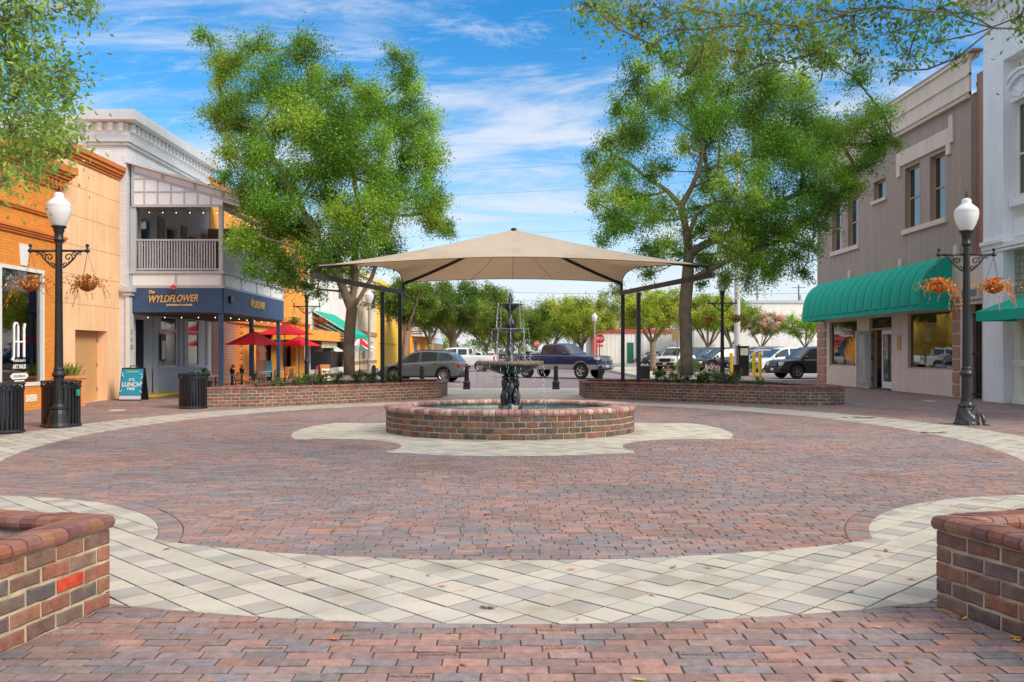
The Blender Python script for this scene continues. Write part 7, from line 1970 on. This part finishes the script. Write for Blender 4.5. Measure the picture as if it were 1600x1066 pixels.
def skeleton(limbs, clumps, seed, rtip=0.018, pexp=2.1, rmax=None, capr=None):
    """limbs: polylines [(Vector, ...)] the first one starting at the ground; clumps joined to the nearest limb"""
    rr = random.Random(seed)
    nodes = []; par = []
    def addn(p, k): nodes.append(Vector(p)); par.append(k); return len(nodes) - 1
    def nearest(p, pen):
        best = None
        for i, q in enumerate(nodes):
            if q.z < pen: continue
            d = (q - p).length + max(0, q.z - p.z) * 0.9
            if best is None or d < best[0]: best = (d, i)
        return best[1]
    for li, limb in enumerate(limbs):
        k = None
        for i, p in enumerate(limb):
            p = Vector(p)
            if i == 0:
                if li == 0: k = addn(p, -1)
                else: k = min(range(len(nodes)), key=lambda j: (nodes[j] - p).length)
                continue
            q = nodes[k]; n_ = max(1, int((p - q).length / 0.45)); base = q.copy()
            for s in range(1, n_ + 1): k = addn(base.lerp(p, s / n_) + Vector((rr.gauss(0, .02), rr.gauss(0, .02), 0)) * (1 if s < n_ else 0), k)
    zf = limbs[0][-1][2] if len(limbs) == 1 else limbs[0][-1][2]
    load = {}; nl = len(nodes)
    for c in sorted(clumps, key=lambda c: min((c - q).length for q in nodes)):
        k = nearest(c, zf - 0.05); q = nodes[k]; d = (c - q).length; n_ = max(2, int(d / 0.5)); base = q.copy()
        side = Vector((rr.gauss(0, 1), rr.gauss(0, 1), rr.gauss(0, .5))) * 0.10 * d
        for s in range(1, n_ + 1):
            t_ = s / n_; k = addn(base.lerp(c, t_) + side * 4 * t_ * (1 - t_) * 0.5 + Vector((0, 0, -0.06 * d * 4 * t_ * (1 - t_))), k)
        load[k] = 1
    n_ = len(nodes); w = [0.0] * n_
    for i in range(n_ - 1, -1, -1):
        w[i] += load.get(i, 0)
        if w[i] == 0: w[i] = 0.35
        if par[i] >= 0: w[par[i]] += w[i] if load.get(i) or w[i] > 0.35 else 0.35
    rad_ = [rtip * (x ** (1 / pexp)) for x in w]
    if rmax:
        k_ = rmax / max(rad_); rad_ = [max(0.012, r * (k_ if r > 0.05 else 1)) for r in rad_]
    if capr: rad_ = [r if i < nl else min(r, capr) for i, r in enumerate(rad_)]
    kids = {}
    for i, p in enumerate(par): kids.setdefault(p, []).append(i)
    q = MB()
    def chain(i, start=None):
        pts = []; rs = []
        if start is not None: pts.append(nodes[start]); rs.append(min(rad_[start] * 0.85, rad_[i] * 1.25))
        while True:
            pts.append(nodes[i]); rs.append(rad_[i])
            ks = sorted(kids.get(i, []), key=lambda j: -w[j])
            if not ks: break
            for j in ks[1:]: stack.append((j, i))
            i = ks[0]
        if len(pts) > 1: q.tube(pts, rs, 10 if rs[0] > .08 else (6 if rs[0] > .03 else 4))
    stack = [(0, None)]
    while stack: chain(*stack.pop())
    return q

G_OAK = [hx(96, 140, 44), hx(120, 160, 52), hx(70, 112, 36), hx(146, 176, 60), hx(84, 128, 46), hx(168, 186, 66)]
G_OAK = [(c[0] * 1.17, c[1] * 1.25, c[2] * 1.3) for c in G_OAK]
G_DARK = [hx(62, 100, 36), hx(84, 122, 42), hx(50, 84, 32), hx(104, 138, 48), hx(72, 112, 44)]
def oak(name, label, base, limbs, circles, Zc, dep, n_per, size, pal, seed, rmax, per=(2, 3), group=None, rtip=0.018, twigs=11, spread=0.23, rs=1.0, kids_lab=None):
    rr = random.Random(seed)
    r = thing(name, label, 'tree', base, group)
    C = []; RD = []
    cxm = sum(c[0] for c in circles) / len(circles); hw = max(abs(c[0] - cxm) for c in circles)
    for (px, py, pr) in circles:
        k = rr.randint(*per)
        D_ = dep * math.sqrt(max(0.12, 1 - ((px - cxm) / (hw * 1.1)) ** 2))
        for j in range(k):
            off = ((j + 0.5) / k * 2 - 1) * D_ * rr.uniform(0.75, 1.0) if k > 1 else rr.uniform(-.3, .3) * D_
            Z = Zc + off; s = Z / F
            p = wp(px + rr.gauss(0, pr * .22), py + rr.gauss(0, pr * .22), Zc); p.y = Z
            C.append(p); RD.append(pr * Zc / F * rr.uniform(0.85, 1.15) * rs)
    q = skeleton(limbs, C, seed, rtip, rmax=rmax)
    lo, tw = leaf_mesh('crown', r, C, RD, n_per, size, pal, seed, twigs=twigs, spread=spread)
    q.v_ = None
    b0 = len(q.v); q.v += tw.v; q.f += [[b0 + i for i in f] for f in tw.f]; q.mi += tw.mi; q.c += tw.c
    q.build('trunk', M_bark, r, smooth=True)
    return r
ZL = 30.2
W_ = lambda px, py, dy=0, Z=ZL: Vector(((px - 800) / F * Z, Z + dy, CH - (py - HY) * Z / F))
oak('oak_tree', 'leafy oak tree with forked trunk in the left planter', (W_(545, 590).x, ZL, 0.4),
    [[W_(546, 586), W_(545, 545), W_(547, 510), W_(550, 482)], [W_(550, 482), W_(537, 455, .1), W_(527, 425, -.2), W_(505, 380, -.5), W_(470, 330, -.8)], [W_(550, 482), W_(562, 462, .2), W_(578, 430, .5), W_(590, 390, .7), W_(610, 330, .8)],
     [W_(550, 482), W_(552, 440, .4), W_(548, 390, .9), W_(552, 320, 1.0), W_(540, 220, .6)], [W_(527, 425, -.2), W_(480, 395, -1.2), W_(430, 380, -2.0)], [W_(505, 380, -.5), W_(440, 270, -.2), W_(400, 200, 0)]],
    [(338, 88, 26), (352, 130, 36), (385, 120, 36), (345, 190, 36), (375, 180, 42), (372, 245, 42), (420, 110, 36), (445, 140, 44), (478, 95, 30), (500, 120, 36), (505, 160, 44), (440, 200, 50), (490, 220, 52), (545, 190, 48), (560, 140, 34), (590, 170, 40), (622, 128, 28), (648, 128, 24), (630, 185, 42), (660, 195, 34),
     (665, 250, 40), (620, 255, 50), (560, 260, 52), (500, 290, 54), (440, 280, 50), (400, 300, 40), (370, 290, 30), (425, 350, 44), (385, 375, 26), (410, 400, 36), (470, 355, 46), (460, 405, 40), (530, 340, 50), (590, 330, 50), (640, 320, 46), (680, 300, 28), (668, 350, 32), (560, 390, 38), (505, 400, 38), (430, 430, 26), (610, 385, 34), (690, 355, 20), (475, 440, 20), (540, 425, 24)],
    ZL, 3.6, 3500, 0.082, G_OAK, 5, 0.19, rs=0.97)
oak('oak_tree', 'oak tree with long bent bare limbs in the right planter', (W_(1072, 590).x, ZL, 0.4),
    [[W_(1073, 586), W_(1072, 540), W_(1070, 490), W_(1074, 440), W_(1076, 395)], [W_(1076, 395), W_(1070, 360, -.2), W_(1060, 325, -.5), W_(1075, 298, -.6), W_(1112, 280, -.4), W_(1150, 262, 0), W_(1195, 235, .3)],
     [W_(1076, 395), W_(1105, 380, .2), W_(1140, 365, .4), W_(1175, 345, .8), W_(1215, 315, 1.0), W_(1270, 290, 1.2)], [W_(1075, 298, -.6), W_(1085, 270, -.9), W_(1088, 235, -1.0), W_(1080, 180, -.8)], [W_(1112, 280, -.4), W_(1122, 250, -.2), W_(1125, 200, 0)],
     [W_(1076, 395), W_(1082, 360, .5), W_(1096, 330, 1.0), W_(1120, 310, 1.6)], [W_(1060, 325, -.5), W_(1040, 300, -.3), W_(1015, 280, 0), W_(980, 250, .2)], [W_(1074, 440), W_(1100, 425, -.4), W_(1150, 400, -.9), W_(1210, 380, -1.2)]],
    [(1010, 95, 26), (1040, 110, 34), (1000, 145, 38), (965, 190, 30), (940, 235, 24), (1050, 165, 46), (990, 210, 44), (950, 265, 34), (935, 305, 24), (960, 330, 34), (1000, 290, 34), (1090, 120, 40), (1100, 185, 48), (1140, 140, 42), (1150, 200, 52), (1190, 160, 44), (1200, 225, 54), (1240, 180, 44), (1270, 130, 36), (1300, 160, 38), (1260, 235, 48), (1310, 210, 42), (1350, 200, 34), (1375, 235, 24), (1330, 250, 38), (1290, 280, 42), (1230, 290, 46),
     (1170, 290, 42), (1190, 340, 44), (1150, 330, 36), (1240, 345, 44), (1285, 325, 34), (1310, 300, 28), (1210, 395, 36), (1160, 385, 34), (1245, 395, 30), (1190, 425, 26), (1130, 410, 26), (1030, 340, 34), (990, 350, 34), (1030, 385, 30), (1060, 250, 30), (1100, 300, 26), (960, 365, 24), (1010, 405, 22), (1130, 100, 30), (1230, 120, 30), (1225, 430, 22), (1110, 440, 18), (1105, 395, 28), (1135, 360, 30), (1160, 425, 24), (1095, 345, 26), (1020, 420, 20), (1200, 370, 34), (1050, 400, 20), (1125, 260, 34), (975, 300, 26)],
    ZL, 3.8, 3200, 0.082, G_OAK, 8, 0.21)
# near trees that lean in from outside the frame
def near_tree(label, base, limbs, cl, seed, pal, n_per, size):
    r = thing('oak_tree', label, 'tree', base)
    C = [Vector(c[:3]) for c in cl]; RD = [c[3] for c in cl]
    RD = [r_ * 1.75 for r_ in RD]
    q = skeleton(limbs, C, seed, 0.006, rmax=0.2, capr=0.010)
    lo, tw = leaf_mesh('crown', r, C, RD, n_per, size, pal, seed, wl=0.36, twigs=18, spread=0.5, up=0.25, droop=0.1, twr=0.0045)
    b0 = len(q.v); q.v += tw.v; q.f += [[b0 + i for i in f] for f in tw.f]; q.mi += tw.mi; q.c += tw.c
    q.build('trunk', M_bark, r, smooth=True); return r
G_NEARL = [hx(104, 142, 62), hx(80, 118, 52), hx(132, 160, 80), hx(150, 172, 84), hx(120, 150, 60)]
G_NEARR = [hx(82, 106, 50), hx(104, 122, 56), hx(116, 122, 54), hx(70, 96, 46), hx(92, 116, 52), hx(140, 122, 54)]
G_NEARL = [tuple(v * 1.4 for v in c) for c in G_NEARL]; G_NEARR = [(c[0] * 1.55, c[1] * 2.1, c[2] * 1.5) for c in G_NEARR]
cl = []; rr = random.Random(31)
for (px, py, pr) in [(10, 30, 34), (45, 20, 26), (110, 8, 22), (140, 14, 16), (8, 90, 40), (50, 110, 34), (25, 150, 44), (75, 135, 30), (95, 110, 24), (20, 205, 46), (70, 180, 30), (105, 150, 16), (30, 245, 32), (62, 228, 28), (92, 238, 12), (55, 262, 13), (108, 220, 11), (5, 280, 22), (90, 205, 22), (25, 55, 22)]:
    Z = 11 + rr.uniform(-1.0, 1.0); p = wp(px, py, Z); cl.append((p.x, p.y, p.z, pr * Z / F))
for k in range(30):                       # the part of the crown above and outside the picture
    a_ = rr.uniform(0, 6.28); d = rr.uniform(0.5, 2.8); cl.append((-8.6 + d * math.cos(a_), 8.8 + d * math.sin(a_) * 1.1, rr.uniform(5.6, 9.0), rr.uniform(.4, .7)))
cl = [c for c in cl if not (c[0] / c[1] * F + 800 > 60 and c[2] > 5.9 and c[1] < 9)]
near_tree('oak in the left foreground planter whose branch hangs over the orange shop', (-5.2, 5.8, 0.4), [[(-5.2, 5.8, 0.4), (-5.25, 5.9, 1.6), (-5.4, 6.1, 2.9), (-5.6, 6.4, 3.6)], [(-5.6, 6.4, 3.6), (-6.6, 8.2, 4.6), (-7.3, 10.4, 5.3)], [(-5.6, 6.4, 3.6), (-6.6, 7.2, 5.0), (-7.8, 8.4, 6.6)]], cl, 3, G_NEARL, 2300, 0.085)
cl = []
for (px, py, pr) in [(925, 8, 22), (950, 22, 24), (915, 5, 14), (985, 10, 26), (1005, 35, 22), (1035, 12, 24), (1060, 45, 28), (1090, 15, 26), (1100, 75, 26), (1085, 105, 18), (1130, 40, 30), (1150, 80, 26), (1170, 20, 26), (1200, 60, 30), (1215, 10, 24), (1190, 100, 16), (1245, 40, 30), (1265, 85, 26), (1285, 15, 26), (1310, 60, 28), (1335, 25, 26), (1345, 85, 16), (1375, 10, 22), (1395, 50, 20), (1420, 85, 18), (1405, 110, 12), (1440, 30, 22), (1465, 65, 18), (1470, 10, 22), (1495, 90, 10), (1510, 20, 14), (1595, 25, 12), (1598, 45, 10), (1155, 115, 12), (1020, 70, 12)]:
    Z = 10.5 + rr.uniform(-1.2, 1.2); p = wp(px, py, Z); cl.append((p.x, p.y, p.z, pr * Z / F))
for k in range(40):
    a_ = rr.uniform(0, 6.28); d = rr.uniform(0.3, 3.2); cl.append((4.6 + d * math.cos(a_) * 1.3, 9.4 + d * math.sin(a_), rr.uniform(6.0, 9.0), rr.uniform(.35, .6)))
cl = [c for c in cl if c[1] > 8.6 or c[2] > 0.43 * c[1] + 2.2]
near_tree('oak in the right foreground planter whose sparse brownish twigs hang across the top', (5.3, 5.9, 0.4), [[(5.3, 5.9, 0.4), (5.35, 5.95, 1.8), (5.45, 6.1, 3.2), (5.6, 6.4, 4.2)], [(5.6, 6.4, 4.2), (5.7, 7.1, 6.2), (5.2, 8.4, 7.2), (3.2, 8.8, 7.3)], [(5.6, 6.4, 4.2), (6.4, 8.4, 6.2), (6.3, 10.0, 7.4)]], cl, 4, G_NEARR, 2000, 0.08)

# street trees further off
def street_tree(name, label, px, Z, pw, ytop, ybot, n_cl, pal, seed, size, trunk_r, fork, n_per=560, group='street trees along the block', lean=0, flowers=None, multi=1, dep=None):
    rr = random.Random(seed)
    X = (px - 800) / F * Z
    r = thing(name, label, 'tree', (X, Z, 0), group)
    w = pw / 2 * Z / F; zt, zb = CH - (ytop - HY) * Z / F, CH - (ybot - HY) * Z / F
    C = []; RD = []
    cz = (zt + zb) / 2; hz = (zt - zb) / 2; d_ = dep or w
    while len(C) < n_cl:
        v = Vector((rr.uniform(-1, 1), rr.uniform(-1, 1), rr.uniform(-1, 1)))
        if not 0.25 < v.length < 1: continue
        v.z = v.z * (1 - 0.2 * rr.random()); k = 0.80 + 0.25 * rr.random()
        if v.z < -0.3: v.z = -0.3 - 0.6 * (abs(v.z) - 0.3)
        C.append(Vector((X + lean + v.x * w * k * 0.86, Z + v.y * d_ * k * 0.86, cz + v.z * hz * k * 0.9))); RD.append(min(w, hz) * rr.uniform(0.26, 0.42))
    zf = lerp(0, zb, 0.75) if fork is None else fork
    limbs = [[(X, Z, 0), (X + rr.uniform(-.1, .1), Z, zf * .6), (X + rr.uniform(-.1, .1), Z, zf)]]
    for k in range(3 + multi):
        a_ = 6.28 * k / (3 + multi) + rr.uniform(0, 1); limbs.append([(X, Z, zf), (X + lean * .4 + math.cos(a_) * w * .3, Z + math.sin(a_) * d_ * .3, lerp(zf, cz, .55)), (X + lean + math.cos(a_) * w * .55, Z + math.sin(a_) * d_ * .55, cz + .1 * hz)])
    q = skeleton(limbs, C, seed, 0.02, rmax=trunk_r)
    lo, tw = leaf_mesh('crown', r, C, RD, n_per / (size / .2) ** 2 * 1.0, size, pal, seed, twigs=8, spread=.26, up=.4)
    q.build('trunk', M_bark, r, smooth=True)
    if flowers:
        k = [i for i in range(len(C)) if rr.random() < .75]
        leaf_mesh('blossom', r, [C[i] + Vector((0, -RD[i] * .4, RD[i] * .3)) for i in k], [RD[i] * .8 for i in k], n_per / (size / .2) ** 2 * 1.1, size * .9, flowers, seed + 5, twigs=8, spread=.26)
    return r
KB = 1.08
G_ST = [hx(112, 142, 54), hx(134, 160, 62), hx(92, 122, 48), hx(156, 172, 74), hx(120, 150, 62)]
G_ST2 = [hx(84, 118, 46), hx(104, 136, 52), hx(70, 102, 42), hx(126, 150, 60)]
G_YL = [hx(140, 164, 56), hx(164, 182, 66), hx(118, 146, 52), hx(180, 190, 84)]
G_ST, G_ST2, G_YL = ([(c[0] * KB * 1.08, c[1] * KB, c[2] * KB * .9) for c in P_] for P_ in (G_ST, G_ST2, G_YL))
street_tree('street_tree', 'street tree with leaning limbs between the left canopy posts and yellow building', 634, 76, 130, 424, 514, 60, G_ST2, 41, .19, .26, 3.2, lean=-.2)
street_tree('street_tree', 'big dark street oak behind the fountain on the left', 707, 92, 225, 432, 526, 110, G_ST2, 42, .2, .40, 2.6, n_per=620)
street_tree('street_tree', 'light green street tree behind the big dark oak', 760, 128, 150, 460, 543, 64, G_ST, 43, .26, .3, 2.2)
street_tree('street_tree', 'far street tree filling the gap right of the fountain stem', 812, 190, 130, 486, 546, 54, G_ST, 44, .36, .35, 2.4)
street_tree('street_tree', 'far bushy tree above the blue pickup bed', 862, 150, 130, 464, 546, 60, G_ST, 45, .3, .35, 2.0)
street_tree('street_tree', 'yellow green tree above the blue pickup cab', 908, 112, 130, 458, 541, 64, G_YL, 46, .24, .32, 2.2)
street_tree('street_tree', 'tall thin ragged tree rising behind the right canopy corner', 962, 120, 76, 432, 530, 30, G_ST2, 47, .24, .2, 3.5, n_per=240)
street_tree('street_tree', 'yellow green street tree right of the stop sign with forked trunk', 1020, 68, 140, 444, 528, 66, G_YL, 48, .18, .22, 2.2)
street_tree('street_tree', 'yellow green tree behind the lamp and kiosk', 1108, 84, 130, 450, 530, 64, G_YL, 49, .2, .2, 2.0, multi=3)
street_tree('flowering_tree', 'low tree with pale pink blossom above the parked cars', 1190, 84, 100, 484, 534, 40, G_ST, 50, .17, .14, 1.9, flowers=[hx(226, 176, 170), hx(206, 150, 150), hx(236, 196, 186)], multi=4, group=None)
street_tree('small_tree', 'small bright green tree beside the brown building quoins', 1258, 76, 92, 484, 536, 36, [hx(128, 170, 50), hx(150, 186, 60), hx(106, 150, 44), hx(170, 180, 60)], 51, .17, .1, 1.9, multi=4, group=None)
street_tree('street_tree', 'pale green tree far behind the pink blossom', 1160, 120, 80, 470, 530, 30, G_ST, 52, .24, .2, 2.5)
street_tree('street_tree', 'low dark tree at the far end of the street left of the fountain', 775, 240, 70, 512, 546, 26, G_ST2, 53, .42, .4, 2.5)
street_tree('street_tree', 'low tree at the far end of the street right of the fountain', 838, 240, 70, 508, 546, 26, G_ST2, 54, .42, .4, 2.5)
street_tree('street_tree', 'tree beyond the long white building seen between the canopy posts', 1000, 150, 90, 466, 530, 34, G_ST, 55, .3, .3, 2.5)
street_tree('street_tree', 'tree beyond the marquee shop on the left', 672, 150, 60, 478, 535, 24, G_ST, 56, .3, .3, 2.5)
street_tree('street_tree', 'dark street tree filling the gap left of the big dark oak', 672, 106, 110, 438, 530, 56, G_ST2, 57, .22, .26, 2.4)
street_tree('street_tree', 'broad street tree whose crown closes the view right of the big dark oak', 792, 150, 130, 468, 543, 56, G_ST2, 58, .28, .3, 2.2)
street_tree('street_tree', 'leafy tree in front of the pale block building beside the utility pole', 1142, 92, 110, 462, 531, 54, G_ST, 59, .2, .2, 2.2)
# far woods that close the horizon
C = []; RD = []; rr = random.Random(77)
for k in range(640):
    x = rr.uniform(-420, 420); y = rr.uniform(330, 400); z = rr.uniform(0.5, 14) * (0.7 + 0.3 * math.sin(x * .05)); C.append(Vector((x, y, z))); RD.append(rr.uniform(2.4, 4.2))
fo, tw = leaf_mesh('far_woods', None, C, RD, 9, 1.1, G_ST2, 78, twigs=7, spread=.3); fo['kind'] = 'stuff'

# shrubs in the planters
def shrub(label, X, Y, rad_, h, pal, seed, flowers=None):
    r = thing('shrub', label, 'shrub', (X, Y, 0.41), 'low green shrubs in the back planters')
    rr = random.Random(seed); C = [Vector((X + rr.uniform(-.6, .6) * rad_, Y + rr.uniform(-.6, .6) * rad_, .41 + h * rr.uniform(.3, .85))) for _ in range(7)]
    lo, tw = leaf_mesh('leaves', r, C, [rad_ * rr.uniform(.45, .65) for _ in C], 1500, .075, pal, seed, twigs=9, spread=.25, up=.6, wl=.45)
    for c in C: tw.tube([(X, Y, .4), c], .01, 4)
    tw.build('stems', M_bark, r)
    if flowers: leaf_mesh('flowers', r, [c + Vector((0, -.1, .1)) for c in C[:4]], [.14] * 4, 1400, .05, flowers, seed + 3, twigs=6, spread=.3)
    return r
G_SH = [hx(76, 130, 52), hx(96, 150, 60), hx(60, 108, 44), hx(120, 166, 72)]
ORD = ['first', 'second', 'third', 'fourth', 'fifth', 'sixth', 'seventh', 'eighth', 'ninth', 'tenth']
for k, px in enumerate((398, 436, 462, 484, 508, 528, 562, 584, 610)):
    Y = lerp(28.2, 31.4, k / 8); shrub(ORD[k] + ' low shrub from the left in the long planter by the parasols', (px - 800) / F * Y, Y, .36 if k else .26, .5 if k > 1 else .34, G_SH, 200 + k, [hx(240, 130, 140), hx(230, 90, 110), hx(250, 180, 150)] if k in (0, 2) else None)
for k, px in enumerate((1022, 1044, 1064, 1088, 1108, 1126, 1150, 1184)):
    Y = lerp(31.2, 28.6, k / 7); shrub(ORD[k] + ' low shrub from the left in the planter before the parking lot', (px - 800) / F * Y, Y, .38 if k < 7 else .28, .55 if k < 7 else .36, G_SH if k % 3 else G_DARK, 230 + k)
# planting mulch and verge plants by the parking lot
M_mulch = mat('bark_mulch', hx(186, 112, 70), 0.95, var=0.3, scale=5, fine=0.3, bump=0.8)
b = MB()
for (px, Z, rx, ry) in ((1105, 58, 2.6, 2.2), (1150, 53, 1.6, 1.4), (1035, 70, 2.0, 3.2), (1190, 56, 1.8, 1.0)):
    X = (px - 800) / F * Z; b.add([(X + rx * math.cos(i * .35) * (1 + .1 * math.sin(i * 3)), Z + ry * math.sin(i * .35) * (1 + .1 * math.cos(i * 2)), .152) for i in range(18)], [tuple(range(18))])
struct(b.build('mulch_bed', M_mulch))
for k, (px, Z, lab) in enumerate(((1064, 52, 'bright green bush left of the bent tree trunk base'), (1085, 56, 'grey green bush right of the bent tree trunk base'), (1180, 58, 'small green bush behind the yellow posts'))):
    X = (px - 800) / F * Z; r = thing('verge_bush', lab, 'bush', (X, Z, .15))
    C = [Vector((X + rr.uniform(-.3, .3), Z + rr.uniform(-.3, .3), .15 + rr.uniform(.25, .75))) for _ in range(8)]
    lo, tw = leaf_mesh('leaves', r, C, [.3] * 8, 900, .1, [hx(150, 180, 60), hx(120, 160, 50)] if k == 0 else G_SH, 260 + k, twigs=8, spread=.25)
    for c in C: tw.tube([(X, Z, .14), c], .01, 4)
    tw.build('stems', M_bark, r)
